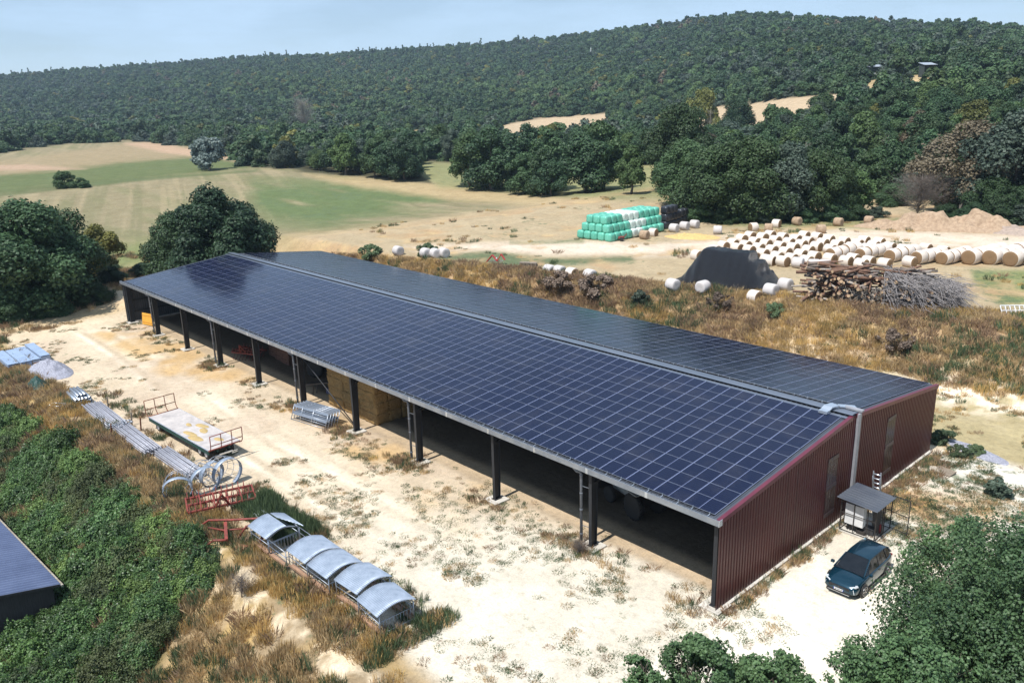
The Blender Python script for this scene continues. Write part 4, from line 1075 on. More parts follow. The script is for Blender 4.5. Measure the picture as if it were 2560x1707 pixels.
# golden clump and green rushes beside the feeders and pipes
P = pts_region(900, -56, -8, -14.8, -9.6, lambda x, y: ((y < -13.3) | (y > -11.6+0.4*fbm(x, y, 3))) & (fbm(x*0.6, y*0.5, 33) > 0.5) & ~((x > -47) & (x < -33) & (y > -11)))
scatter_grass('rank_weeds', 'green weeds grown up between the stored pipes and feeders', 'weeds', P, [0.2, 0.1, 0.1, 1.2, 0.3, 0.3], 0.6, 1.1)
P = pts_region(420, -27, -20.5, -12.0, -9.9, lambda x, y: fbm(x*0.7, y*0.7, 35) > 0.36)
P2 = pts_region(160, -10.4, -8.2, -14.6, -9.6, lambda x, y: x > -9.5+0*y)
scatter_grass('feeder_weeds', 'green weeds growing against the near end of the nearest feeder', 'weeds', P2, [0.3, 0.2, 0.2, 1.2, 0.2, 0.4], 0.6, 1.2)
scatter_grass('rushes', 'stand of tall green rushes beside the red harrow and the first feeder', 'weeds', P, [0, 0, 0, 1, 0, 0.1], 0.8, 1.3, (1.0, 1.5))
# sparse weeds over the yard
def yard_test(x, y):
    base = 0.60+0.10*np.exp(-((y+5.2)/2.0)**2)-0.04*sst(x, -26, -10)-0.10*sst(x, 1.5, 3)*sst(y, 11.5, 14)+0.25*((x > -0.5) & (x < 7) & (y < 11))
    near_post = np.min(np.hypot((x+8)[:, None] % 8-4+4-4, (y-0)[:, None]*0.8), axis=1)*0
    return (fbm(x*0.45, y*0.45, 13) > base) & ~((y > 0.8) & (y < 26) & (x < 0.5) & (x > -80.5))
P = pts_region(30000, -84, 12, -12.6, 27, yard_test)
P = P[:5200]
scatter_grass('yard_weeds', 'small green and withered weeds dotted over the pale yard', 'weeds', P, [0.25, 0.35, 0.03, 0.3, 0.25, 2.4], 0.30, 0.85, (0.3, 0.7))
# weeds hugging the posts and the foot of the gable
Q = []
for i, n in ((1, 30), (3, 90), (5, 70), (6, 60), (7, 80), (8, 25), (9, 60), (10, 30), (2, 14), (4, 14)):
    for _ in range(n): Q.append((-8*(10-i)+rg.normal(-0.4, 1.0), rg.normal(-0.55, 0.55)))
for _ in range(260):
    Q.append((0.62+abs(rg.normal(0, 0.22)), rg.uniform(0, 25.5)))
for _ in range(130): Q.append((0.9+abs(rg.normal(0, 0.7)), rg.normal(22, 2.2)))
Q = np.array(Q); P = np.stack([Q[:, 0], Q[:, 1], gz(Q[:, 0], Q[:, 1])], 1)
scatter_grass('wall_weeds', 'weeds and dry stalks round the post feet and along the foot of the maroon gable', 'weeds', P, [0.5, 0.5, 0.1, 0.5, 0.8, 0.9], 0.35, 0.95, (0.5, 1.2))
P = pts_region(1500, -20, 9, 26.5, 39, lambda x, y: fbm(x*0.4, y*0.4, 15) > 0.5)
scatter_grass('meadow_strip', 'short yellow-green grass on the level strip beside the rear corner of the barn', 'grass', P, [1, 1, 0.2, 0.6, 0.3, 0.8], 0.5, 1.0, (0.4, 0.8))
# bank behind the barn
def bank_test(x, y):
    z = gz(x, y); px, py = pix(x, y, z); return (z > 0.4) & (z < 4.9) & (py > np.interp(px, [800, 870, 1250, 1500, 1850, 2352], [583, 588, 622, 648, 682, 722])) & (fbm(x*0.4, y*0.4, 16) > 0.22)
P = pts_region(24000, -86, 22, 26.8, 50, bank_test); z1 = fbm(P[:, 0]*0.16, P[:, 1]*0.2, 75); z2 = fbm(P[:, 0]*0.2, P[:, 1]*0.2, 76)
W = np.stack([0.7+0*z1, 0.6+0*z1, np.clip((z1-0.5)*10, 0, 2.5)+0.1, np.clip((z2-0.56)*8, 0.0, 1.2)+0.55*sst(P[:, 0], -16, 0)*(1-sst(P[:, 1], 44, 47)), np.clip((0.45-z1)*12, 0.15, 1.6), 0.1+0*z1], 1)
scatter_grass('bank_grass', 'rank straw-coloured grass and brown docks covering the bank behind the barn', 'grass', P[:12500], list(W[:12500]), 0.8, 1.7, (0.5, 1.1))
P = pts_region(2400, -100, 10, 40, 100, lambda x, y: (fbm(x*0.2, y*0.2, 17) > 0.62) & (gz(x, y) > 4.0))
scatter_grass('bale_yard_weeds', 'patches of weeds across the bale yard', 'weeds', P, [0.4, 0.4, 0.4, 0.8, 0.3, 0.9], 0.8, 1.5, (0.5, 1.0))
P = pts_region(2600, -130, -84, -16, 26, lambda x, y: (fbm(x*0.3, y*0.3, 18) > 0.48))
scatter_grass('rough_grass', 'dry scrubby grass on the low mound left of the barn', 'grass', P, [0.9, 0.7, 0.1, 0.4, 0.9, 0.3], 0.9, 1.6, (0.5, 1.1))
# bramble thicket
def clump_mesh(name, seed, R, h, n, ls, m):
    rng = np.random.default_rng(seed); d = rng.normal(size=(n, 3)); d[:, 2] = np.abs(d[:, 2]); d /= np.linalg.norm(d, axis=1)[:, None]
    rr = (0.70+0.36*rng.random(n))*(1+0.25*np.sin(d[:, 0]*6+seed)*np.sin(d[:, 1]*7))
    Pp = d*rr[:, None]*np.array([R, R, h]); N = d+rng.normal(size=(n, 3))*0.6; N[:, 2] += 0.5; N /= np.linalg.norm(N, axis=1)[:, None]
    V = leaf_quads(Pp, N, ls*rng.uniform(0.6, 1.4, n), rng)
    return np_mesh(name, V, 4, np.arange(len(V)), m, {'tint': ('FLOAT', np.repeat(np.clip(rng.normal(0.45, 0.3, n), 0, 1), 4))})
BR = [clump_mesh('bramble', 1, 0.9, 0.85, 4200, 0.066, M_bram), clump_mesh('bramble', 2, 1.1, 0.7, 4600, 0.066, M_bram), clump_mesh('bramble', 3, 0.7, 0.9, 3400, 0.064, M_bram),
      clump_mesh('bramble', 4, 0.8, 0.7, 3200, 0.064, M_bramL), clump_mesh('bramble', 5, 0.9, 0.8, 2800, 0.06, M_bramD)]
P = pts_region(5200, -75, -14, -38, -14.3, lambda x, y: (bramble_zone(x, y) > 0.5) & ~((x > -42) & (x < -27.3) & (y > -34) & (y < -21.6)))
hh = fbm(P[:, 0]*0.45, P[:, 1]*0.45, 63); P[:, 2] += (hh-0.5)*3.2+0.1
o = scatter('bramble_thicket', P, rg.uniform(0.7, 1.35, len(P)), rg.uniform(0, 6.28, len(P)), np.where(fbm(P[:, 0]*0.22, P[:, 1]*0.3, 64)+rg.normal(0, .05, len(P)) > 0.57, 3, np.where(fbm(P[:, 0]*0.3, P[:, 1]*0.3, 65)+rg.normal(0, .05, len(P)) > 0.56, 4, rg.choice(3, len(P)))), BR, rg.uniform(0.7, 1.4, len(P)))
tag(o, 'dense green bramble thicket filling the slope above the old shed', 'brambles')
P = pts_region(3200, -75, -14, -34, -14.3, lambda x, y: (bramble_zone(x, y) > 0.3) & ~((x > -42) & (x < -27.0) & (y > -34) & (y < -21.4)) & (fbm(x*0.5, y*0.5, 66) > 0.50)); P[:, 2] += 0.45
scatter_grass('thicket_stalks', 'dry stalks and grass heads poking out of the bramble thicket', 'grass', P, [0.5, 0.4, 0.1, 0.5, 0.8, 0], 0.7, 1.2, (0.7, 1.4))
P = pts_region(5000, -24, 4, -11.5, 1.5, lambda x, y: (fbm(x*0.35, y*0.35, 67) > 0.53)); P = P[:900]
scatter_grass('clover_patches', 'low green clover and thistle patches on the white ground in front of the near bays', 'weeds', P, [0.1, 0.2, 0, 0.1, 0.15, 3], 0.35, 0.9, (0.25, 0.5))
P = pts_region(2600, 1.5, 12, 11.5, 27, lambda x, y: (fbm(x*0.35, y*0.35, 68) > 0.50)); P = P[:900]
scatter_grass('ground_cover', 'green ground cover on the white ground beyond the kiosk', 'weeds', P, [0.2, 0.4, 0, 0.3, 0.2, 3], 0.4, 1.1, (0.3, 0.6))
# low shrubs on the bank: things one can tell apart
for k in range(3): tree_variant(('shrub', k), 120+k, 2.2, 1.5, 0.1, 16, 4200, 0.13, (M_grey, M_dry, M_weed)[k], r0=0.06, openness=0.34, fill=0.95)
for n, (dx, dy, h, k, lab) in enumerate([(1290, 655, 2.3, 1, 'brown withered shrub on the bank left of the tarpaulin heap'), (1370, 665, 2.4, 1, 'brown withered shrub on the bank below the small scrap heap'),
        (1650, 695, 1.6, 1, 'low brown shrub right in front of the tarpaulin heap'), (1470, 690, 1.5, 0, 'grey-green shrub halfway along the bank'),
        (1780, 715, 1.3, 2, 'green shrub on the bank below the two white bales'), (2050, 790, 1.9, 1, 'brown shrub on the bank above the barn roof edge'), (855, 585, 2.0, 2, 'green shrub behind the far end of the roof by the white bales'),
        (985, 580, 1.8, 2, 'green shrub between the first white bales beyond the roof'), (2050, 1050, 1.4, 0, 'grey-green shrub against the rear end of the maroon gable'),
        (2165, 1010, 1.1, 2, 'small green bush at the rear corner of the gable'), (2205, 1040, 0.9, 2, 'small green bush by the gravel strip'),
        (2240, 1035, 0.8, 2, 'tiny green bush right of the gravel strip'), (2290, 1130, 1.2, 0, 'grey-green weed bush on the white ground at the right')]):
    p = atg(dx, dy+6); tree('shrub', ('shrub', k), p[0], p[1], h, lab, 'shrub', sink=0.1, wide=1.2)
# brown thorny bush under the first feeder, and scrub behind the bank edge
for dx, dy, h, lab in ((555, 1370, 1.3, 'brown leafless bush on the slope below the first feeder'), (1325, 1270, 0.8, 'dry thistle bush beside the post nearest the gable')):
    bare_tree('dry_bush', dx, dy, dy-45*h, lab, M_twig, int(dx), n=260, spread=0.9, r0=0.035)

# ------------------------------------------------------------------ foreground oaks
def fore_oak(seed, dx, dy, zc, Rpx, H_over, label, nleaf, openness, ls=0.082, nl=26):
    nl = int(nl*2.0); nleaf = int(nleaf*2.1); openness += 0.05
    c = at(dx, dy, zc); dist = np.linalg.norm(c-CAM); R = Rpx*K*dist/F_PX
    g = float(gz(c[0], c[1])); H = zc-g+R*H_over; base = max(0.6, zc-g-R*0.95)
    cm, L = crown_mesh('crown', seed, H, R, base, nl, nleaf, ls, M_fore, openness=openness, fill=0.88, squash=1.25)
    tm = trunk_mesh('trunk', seed, H, base, L, 0.16, M_bark, nlimb=16, twigs=10)
    o = thing('oak_tree', label, 'tree', (c[0], c[1], g), group='oaks in the near right corner')
    for nm, me in (('crown', cm), ('trunk', tm)):
        q = bpy.data.objects.new(nm, me); link(q, o)
fore_oak(201, 2335, 1460, 4.6, 250, 0.95, 'largest near oak, filling the lower right corner beyond the car', 52000, 0.34, nl=34)
fore_oak(202, 2100, 1575, 4.2, 160, 0.85, 'near oak left of the largest one, cut by the lower border', 30000, 0.33)
fore_oak(203, 2205, 1290, 3.2, 105, 0.9, 'slender upright oak top rising above the largest near oak', 12000, 0.40, nl=14)
fore_oak(204, 1610, 1560, 3.2, 105, 0.95, 'small round oak at the lower border in front of the gable corner', 17000, 0.30, nl=16)
fore_oak(205, 1480, 1590, 3.0, 75, 1.0, 'leftmost small oak top at the lower border', 8000, 0.30, nl=10)
fore_oak(206, 1790, 1600, 3.2, 110, 0.95, 'low oak at the lower border between the round one and the large ones', 15000, 0.32, nl=14)
fore_oak(207, 2440, 1330, 4.0, 130, 0.9, 'near oak mostly outside the right border', 18000, 0.34)

# ------------------------------------------------------------------ things in and around the yard
rp = random.Random(77)
M_sheet = mat('weathered_zinc_sheet', (0.33, 0.38, 0.46), (0.22, 0.265, 0.335), 0.5, 0.25, 2.2, 0.05)
M_bluezinc = mat('bluish_zinc', (0.36, 0.45, 0.60), (0.27, 0.35, 0.48), 0.5, 0.25, 1.0)
M_rust = mat('rusty_steel', (0.24, 0.075, 0.03), (0.13, 0.05, 0.03), 0.8, 0.1, 5.0, 0.2)
M_redp = mat('faded_red_paint', (0.26, 0.045, 0.030), (0.14, 0.035, 0.025), 0.6, 0.0, 5.0, 0.2)
M_darkm = mat('dark_steel', (0.035, 0.035, 0.038), (0.06, 0.05, 0.045), 0.6, 0.3, 4.0)
M_tyre = mat('tyre_rubber', (0.018, 0.018, 0.019), (0.03, 0.029, 0.028), 0.8, 0, 8.0)
M_white = mat('white_plastic', (0.74, 0.74, 0.74), (0.62, 0.62, 0.63), 0.4, 0, 2.0)
M_wood = mat('weathered_wood', (0.30, 0.24, 0.18), (0.20, 0.165, 0.13), 0.85, 0, 1.5, 0.3, streak=(1, 1, 8))
M_plank = mat('reddish_plank', (0.38, 0.23, 0.15), (0.28, 0.17, 0.11), 0.8, 0, 2.0, 0.2)
M_deck = mat('worn_deck', (0.50, 0.45, 0.42), (0.34, 0.31, 0.30), 0.8, 0, 1.4, 0.3)
M_greenp = mat('dark_green_paint', (0.010, 0.060, 0.045), (0.02, 0.045, 0.038), 0.6, 0, 3.0)
M_tray = mat('grey_trough', (0.20, 0.21, 0.22), (0.3, 0.3, 0.3), 0.6, 0.2, 3.0)

def wavy_strip(m, f, x0, x1, nx, ys, amp=0.018, waves=16, mi=0):
    """sheet whose corrugation runs along x, laid over the profile f(t) -> (y, z)"""
    n = ys; vs = []
    for i in range(nx+1):
        for j in range(n+1):
            t = j/n; y, z = f(t); ph = math.cos(t*waves*2*math.pi)*amp
            vs.append((x0+(x1-x0)*i/nx, y, z+ph))
    m._add(vs, [(i*(n+1)+j, i*(n+1)+j+1, (i+1)*(n+1)+j+1, (i+1)*(n+1)+j) for i in range(nx) for j in range(n)], mi, True)

# cattle feeders
def feeder(x, y, rz, label, roof='full', zoff=0.0, wide=1.0):
    o = thing('cattle_feeder', label, 'cattle feeder', (x, y, float(gz(x, y))+zoff), rz, 'roofed cattle feeders in a row')
    LX, LY, H = 1.96, 1.9, 1.15
    f = MB()
    for sx in (-1, 1):
        for sy in (-1, 1):
            f.tube([(sx*LX/2, sy*LY/2, 0), (sx*LX/2, sy*LY/2, H)], 0.03, 6)
        arc = [(sx*LX/2, -LY/2+LY*t, H+0.32*math.sin(math.pi*t)) for t in [k/8 for k in range(9)]]; f.tube(arc, 0.02, 6)
    for sy in (-1, 1):
        f.tube([(-LX/2, sy*LY/2, H), (LX/2, sy*LY/2, H)], 0.022, 6); f.tube([(-LX/2, sy*LY/2, 0.78), (LX/2, sy*LY/2, 0.78)], 0.024, 6)
    for sx in (-1, 1):
        f.tube([(sx*LX/2, -LY/2, 0.85), (sx*LX/2, LY/2, 0.85)], 0.02, 6); f.tube([(sx*LX/2, -LY/2, 0.2), (sx*LX/2, LY/2, 0.2)], 0.02, 6)
    f.build('frame', M_galv, o)
    b = MB()
    for sx in (-1, 1):
        for k in range(9): yy = -LY/2+LY*(k+1)/10; b.tube([(sx*LX/2, yy, 0.2), (sx*LX/2, yy, 0.85)], 0.011, 5)
    for sy in (-1, 1):
        for k in range(7): xx = -LX/2+LX*(k+1)/8; b.tube([(xx, sy*LY/2*0.8, 0.15), (xx, sy*LY/2*0.95, 0.5)], 0.010, 5)
    b.build('hay_rack', M_galv, o)
    t = MB()
    for sy in (-1, 1): t = MB(); t.box((0, sy*(LY/2-0.08), 0.22), (LX-0.1, 0.26, 0.03)); t.box((0, sy*(LY/2+0.06), 0.26), (LX-0.1, 0.03, 0.14)); t.build('trough_board', M_plank, o)
    fn = lambda t: (-(LY/2+0.14)+(LY+0.28)*t, H-0.02+0.38*math.sin(math.pi*(0.06+0.88*t)))
    if roof == 'full':
        r = MB(); wavy_strip(r, fn, -LX/2+0.02, LX/2+0.05, 6, 96, waves=24)
        q = r.build('roof', M_sheet, o, smooth=True, fix=False); s = q.modifiers.new('thick', 'SOLIDIFY'); s.thickness = 0.008
    elif roof == 'torn':
        r = MB(); wavy_strip(r, lambda t: fn(t*0.60), -LX/2-0.10, LX/2+0.1, 6, 56, waves=14)
        # second sheet, torn off on a slant
        n = 30
        vs = []
        for i in range(n+1):
            u = i/n
            for k in range(2):
                t_ = 0.66+0.40*u; xa = (-LX/2-0.1) if k == 0 else (-LX/2+0.5+1.65*u**0.7)
                y_, z_ = fn(min(t_, 1.06)); vs.append((xa, y_, z_+0.015*math.cos(u*8*math.pi*2)))
        r._add(vs, [(2*i, 2*i+1, 2*i+3, 2*i+2) for i in range(n)], 0, True)
        q = r.build('roof', M_sheet, o, smooth=True, fix=False); s = q.modifiers.new('thick', 'SOLIDIFY'); s.thickness = 0.008
    return o
feeder(-10.62, -11.95, -0.05, 'nearest cattle feeder, its curved roof tilted and overlapping the next one, dark inside', 'full', 0.0)
feeder(-12.95, -11.72, 0.05, 'second cattle feeder from the near end, ragged front roof edge with debris in the gap', 'full', 0.0)
feeder(-15.10, -12.05, 0.01, 'third cattle feeder from the near end, smooth pale curved roof', 'full', 0.0)
feeder(-17.05, -12.15, 0.0, 'fourth cattle feeder from the near end, next to the roofless frame', 'full', 0.08)
feeder(-21.05, -12.35, 0.02, 'last cattle feeder by the red harrow with a torn roof showing a green gap', 'torn', 0.0)
feeder(-19.05, -12.3, 0.0, 'roofless cattle feeder frame of bare pipes between two roofed ones', 'none', -0.05)

# ring feeders lying on their side
def ring_feeder(x, y, rz, label, R=0.95, tilt=0.12):
    o = thing('ring_feeder', label, 'ring feeder', (x, y, float(gz(x, y))+R*0.92), rz, 'ring feeders tipped on their side')
    a0 = 0; n = 30; P = lambda t, d: Vector((d, R*math.cos(t), R*math.sin(t)))
    s = MB(); vs = []
    for i in range(n+1):
        t = 2*math.pi*i/n; vs += [P(t, 0.55)+Vector((tilt*math.sin(t), 0, 0)), P(t, 0.95)+Vector((tilt*math.sin(t), 0, 0))]
    s._add(vs, [(2*i, 2*i+1, 2*i+3, 2*i+2) for i in range(n)], 0, True)
    q = s.build('skirt', M_sheet, o, smooth=True, fix=False); md = q.modifiers.new('t', 'SOLIDIFY'); md.thickness = 0.012
    b = MB()
    for d, rr in ((-0.55, 0.80), (0.0, 0.92)): b.tube([(d, R*rr*math.cos(2*math.pi*i/24), R*rr*math.sin(2*math.pi*i/24)) for i in range(25)], 0.018, 6)
    for k in range(14):
        t = 2*math.pi*k/14; b.tube([(-0.55, R*0.80*math.cos(t), R*0.80*math.sin(t)), (0.55, R*math.cos(t+0.12), R*math.sin(t+0.12))], 0.013, 5)
    b.build('ring_bars', M_galv, o)
    return o
ring_feeder(-31.3, -10.9, 0.10, 'ring feeder standing on edge nearest the flatbed trailer, wide pale skirt', 1.0)
ring_feeder(-31.3, -12.3, -0.05, 'middle ring feeder standing on edge at the end of the stacked poles', 0.95)
ring_feeder(-31.2, -13.9, -0.35, 'outermost ring feeder leaning over into the weeds on the slope side', 0.9, 0.3)
ring_feeder(-32.2, -11.7, 0.25, 'ring feeder half hidden between the two upright ones', 0.85)

# red harrows
def harrow(x, y, rz, label, W=4.4, D=2.4, n=5, h=0.75, sprawl=False):
    o = thing('harrow', label, 'harrow', (x, y, float(gz(x, y))), rz)
    f = MB()
    for k in range(3): f.bar((-W/2, -D/2+D*k/2, h), (W/2, -D/2+D*k/2, h+0.04), 0.12, 0.12)
    for k in range(n): xx = -W/2+W*k/(n-1); f.bar((xx, -D/2, h+0.09), (xx, D/2, h+0.09), 0.09, 0.07)
    f.bar((-0.4, -D/2, h), (0, -D/2-0.5, h+1.0), 0.1); f.bar((0.4, -D/2, h), (0, -D/2-0.5, h+1.0), 0.1); f.bar((0, D/2, h), (0, -D/2-0.5, h+1.0), 0.08)
    f.build('frame', M_redp, o)
    t = MB()
    for k in range(3):
        for j in range(n*2-1):
            xx = -W/2+0.12+(W-0.24)*(j+0.5*(k % 2))/(n*2-1); yy = -D/2+D*k/2
            t.tube([(xx, yy, h+0.25), (xx, yy+0.28, h+0.05), (xx, yy+0.22, 0.35), (xx, yy-0.10, 0.02)], 0.03, 5)
            t.bar((xx, yy-0.1, h+0.05), (xx, yy+0.12, h+0.42), 0.05)
    t.build('tines', M_redp, o)
    return o
harrow(-27.7, -12.6, 1.25, 'large red spring-tine cultivator lying in the weeds behind the ring feeders', 4.0, 2.0, 6, 0.6)
o = thing('drawbar_frame', 'long red bent hay-rake arms sprawling in dry grass beside the last feeder', 'farm implement', (-23.6, -13.7, float(gz(-23.6, -13.7))), 0.0)
m = MB()
m.tube([(-2.3, -1.3, 0.15), (-1.7, -0.7, 0.75), (-0.4, 0.1, 0.95), (1.0, 1.2, 1.15), (1.5, 1.6, 1.2)], 0.07, 6); m.tube([(1.5, 1.6, 1.2), (1.9, 1.1, 0.7), (2.1, 0.6, 0.3)], 0.08, 6)
m.tube([(1.3, 1.5, 1.15), (0.9, 0.4, 0.9), (0.6, 0.0, 0.2)], 0.06, 6); m.bar((-0.5, -0.2, 0.85), (1.1, -0.9, 0.65), 0.18, 0.14); m.tube([(1.1, -0.9, 0.65), (0.5, -1.4, 0.6), (0.2, -2.1, 0.1)], 0.07, 6)
m.tube([(-1.3, -0.9, 0.5), (-0.2, -0.5, 0.6), (0.9, 0.5, 0.75)], 0.05, 6); m.build('arms', M_redp, o)
m = MB(); m.tube([(1.5, 1.6, 1.1), (1.5, 1.6, 0.3)], 0.14, 8); m.bar((1.7, -0.6, 0.3), (2.3, -0.4, 0.35), 0.5, 0.2); m.build('hub', M_rust, o)
o = thing('white_post', 'short white galvanised post lying at the edge of the red cultivator', 'post', (-27.2, -10.9, float(gz(-27.2, -10.9))))
m = MB(); m.bar((-0.5, 0.3, 0.4), (0.6, -0.4, 0.55), 0.12, 0.06); m.build('beam', M_galv_b, o)
o = thing('steel_channels', 'pale galvanised channels piled under the rushes between harrow and last feeder', 'steel channels', (-24.3, -11.5, float(gz(-24.3, -11.5))), -0.05)
m = MB()
for k in range(5): m.box((0.1*k, -0.30+0.17*k, 0.35+0.05*(k % 2)), (3.4-0.2*k, 0.13, 0.07))
m.build('channels', mat('pale_zinc', (0.62, 0.68, 0.68), (0.5, 0.56, 0.57), 0.45, 0.3), o)

# bundles of long poles / pipes
M_pole = mat('grey_pipe', (0.38, 0.38, 0.42), (0.27, 0.27, 0.31), 0.55, 0.2, 3.0)
def pipe_stack(x0, x1, yc, w, rows, label, r=0.06, rz=0.0):
    x = (x0+x1)/2; o = thing('pipe_stack', label, 'pipe stack', (x, yc, float(gz(x, yc))), rz, 'bundles of long grey pipes in a line')
    n = int(w/(2*r+0.035)); L = x1-x0
    for k in range(rows):
        for j in range(n-k % 2):
            m = MB(); e = rp.uniform(-0.22, 0.22); yy = -w/2+(2*r+0.035)*(j+0.5+0.5*(k % 2))+rp.uniform(-.02, .02); zz = 0.12+r+k*r*1.75+rp.uniform(-.012, .012)
            m.tube([(-L/2+e, yy+rp.uniform(-.02, .02), zz), (L/2+e, yy+rp.uniform(-.05, .05), zz+rp.uniform(-0.01, 0.01))], r, 7)
            m.build('pipe', M_pole, o)
    m = MB()
    for xx in (-L*0.35, L*0.35): m.box((xx, 0, 0.05), (0.16, w+0.2, 0.12))
    m.build('bearer', M_wood, o)
pipe_stack(-53.4, -46.2, -12.55, 1.5, 3, 'farthest bundle of long grey pipes, starting beside the zinc posts', r=.055, rz=-0.02)
pipe_stack(-45.9, -39.0, -12.6, 1.45, 4, 'middle bundle of long grey pipes held between short wooden stakes')
pipe_stack(-38.8, -33.1, -12.0, 1.3, 4, 'nearest bundle of long grey pipes, running up to the ring feeders', rz=0.02)
for n, (x, y, lab) in enumerate([(-46.1, -13.7, 'dark wooden stake on the slope side of the pipe gap'), (-46.3, -11.6, 'dark wooden stake on the yard side of the pipe gap'), (-44.8, -13.6, 'rusty stake propping the middle pipe bundle'),
                                 (-44.6, -11.5, 'short rusty stake on the yard side of the middle pipe bundle'), (-52.0, -11.6, 'wooden stake beside the far pipe bundle')]):
    m = MB(); m.box((0, 0, 0.5), (0.09, 0.09, 1.1), rot=(rp.uniform(-.1, .1), rp.uniform(-.1, .1), 0)); o = m.build('stake', M_rust if 'rusty' in lab else M_wood, None, (x, y, float(gz(x, y)))); tag(o, lab, 'stake', 'stakes along the pipe bundles')
o = thing('coupling_heap', 'heap of small pipe couplings lying across the gap between two pipe bundles', 'pipe fittings', (-45.7, -12.6, float(gz(-45.7, -12.6))))
m = MB()
for k in range(46):
    p = Vector((rp.gauss(0, 0.25), rp.uniform(-0.85, 0.85), 0.55+rp.uniform(-.15, .15))); d = Vector((rp.gauss(0, 1), rp.gauss(0, 1), rp.gauss(0, .5))).normalized()*0.16
    m.tube([p-d, p+d], 0.035, 6)
m.build('fittings', M_galv, o)['kind'] = 'stuff'
# short zinc tubes
o = thing('tube_bundle', 'short stack of bright zinc tubes with open round ends', 'tube stack', (-56.0, -12.7, float(gz(-56, -12.7))), -0.04)
for k, cnt in ((0, 5), (1, 5), (2, 3)):
    for j in range(cnt):
        m = MB(); m.tube([(-1.6, -0.55+0.27*j+(0.3 if k == 2 else 0), 0.16+0.25*k), (1.5+rp.uniform(-.1, .1)-(0.3 if k == 2 else 0), -0.55+0.27*j+(0.3 if k == 2 else 0), 0.16+0.25*k)], 0.125, 12, cap=False)
        q = m.build('tube', M_galv_b if k < 2 and j < 1 or k == 1 else M_galv, o, fix=False); s = q.modifiers.new('t', 'SOLIDIFY'); s.thickness = 0.008
m = MB(); m.box((-1.2, 0, 0.42), (0.06, 1.5, 0.03)); m.box((1.1, 0, 0.44), (0.08, 1.5, 0.04)); m.build('batten', M_wood, o)
o = thing('folding_rack', 'small white metal frame lying in the dry grass below the zinc tubes', 'scrap', (-55.1, -14.7, float(gz(-55.1, -14.7))+0.15), 0.4)
m = MB(); m.tube([(-.7, -.3, 0), (.7, -.3, 0.1), (.7, .3, 0.15), (-.7, .3, 0.05), (-.7, -.3, 0)], 0.03, 6); m.bar((0, -.3, .05), (0.1, .3, .1), 0.04); m.build('frame', M_galv_b, o)
# stack of sheets at the far left
o = thing('sheet_stack', 'low stack of bluish profiled steel sheets on pallets at the left border', 'sheet stack', (-73.4, -13.6, float(gz(-73.4, -13.6))), 0.0)
for k, (x, y, z, lx, ly) in enumerate([(0, -0.9, 0.55, 6.2, 1.0), (0.6, 0.1, 0.66, 6.0, 1.0), (-0.5, 1.1, 0.42, 6.2, 1.0), (-0.6, 2.1, 0.60, 6.2, 0.9)]):
    m = MB()
    n = 8; vs = []
    for i in range(n*4+1):
        yy = y-ly/2+ly*i/(n*4); h = 0.04 if i % 4 in (1, 2) else 0
        vs += [(x-lx/2, yy, z+h), (x+lx/2, yy, z+h)]
    m._add(vs, [(2*i, 2*i+1, 2*i+3, 2*i+2) for i in range(n*4)]); m.box((x, y, z/2-0.02), (lx-0.1, ly-0.06, z-0.12))
    m.build('sheet_pack', M_bluezinc, o)
m = MB()
for xx in (-2.4, 0, 2.6): m.box((xx, 0.4, 0.06), (0.14, 4.2, 0.12))
m.build('bearer', M_plank, o)

# heaps
def heap(name, label, cat, x, y, a, b, h, m, seed, rz=0, kind=None, rough_=0.25, n=56):
    z0 = float(gz(x, y)); mb = MB()
    c, s = math.cos(rz), math.sin(rz); vs = []; N_ = n
    for j in range(N_+1):
        for i in range(N_+1):
            u, v = i/N_*2-1, j/N_*2-1
            r = math.hypot(u, v); q = max(0, 1-r**1.6)
            X, Y = u*a*c-v*b*s, u*a*s+v*b*c
            nn = float(fbm((x+X)*1.4/max(h, .4), (y+Y)*1.4/max(h, .4), seed, 5))
            zz = h*q*(0.75+rough_*2*(nn-0.5)*2)+(float(gz(x+X, y+Y))-z0) - (0.25 if q <= 0 else 0)
            vs.append((X, Y, zz-0.03))
    mb._add(vs, [(j*(N_+1)+i, j*(N_+1)+i+1, (j+1)*(N_+1)+i+1, (j+1)*(N_+1)+i) for j in range(N_) for i in range(N_)], 0, True)
    o = mb.build(name, m, None, (x, y, z0)); tag(o, label, cat, kind=kind); return o
M_gravel = mat('blue_grey_gravel', (0.36, 0.36, 0.42), (0.22, 0.22, 0.26), 0.9, 0, 9.0, 0.9, lo=0.42, hi=0.58)
M_strawh = mat('old_straw', (0.42, 0.30, 0.20), (0.27, 0.185, 0.12), 0.95, 0, 2.5, 0.9)
M_dung = mat('greyish_compost', (0.40, 0.31, 0.25), (0.27, 0.21, 0.17), 0.95, 0, 3.0, 0.9)
heap('gravel_heap', 'blue-grey gravel heap beside the sheet stack', 'gravel heap', -66.6, -12.3, 3.4, 1.8, 1.5, M_gravel, 5, rz=0.1)
heap('gravel_heap', 'flat bluish gravel strip on the white ground beyond the rear gable corner', 'gravel heap', 2.6, 27.8, 2.6, 0.9, 0.28, M_gravel, 6, rz=-0.35)
o = heap('net_heap', 'crumpled dark green net heaped in the dry grass below the gravel', 'net', -62.6, -14.4, 1.5, 1.0, 0.95, M_greenp, 7, rough_=0.5)
p = at(2000, 522, 5.0)
heap('straw_heap', 'long heap of old tan straw behind the bale field', 'straw heap', -24.5, 94.5, 12.5, 3.2, 2.7, M_strawh, 8, rz=0.35, rough_=0.45)
heap('compost_heap', 'greyish compost heap with weeds right of the straw heap', 'compost heap', -8.5, 99.0, 14, 4.0, 2.6, M_dung, 9, rz=0.25, rough_=0.4)
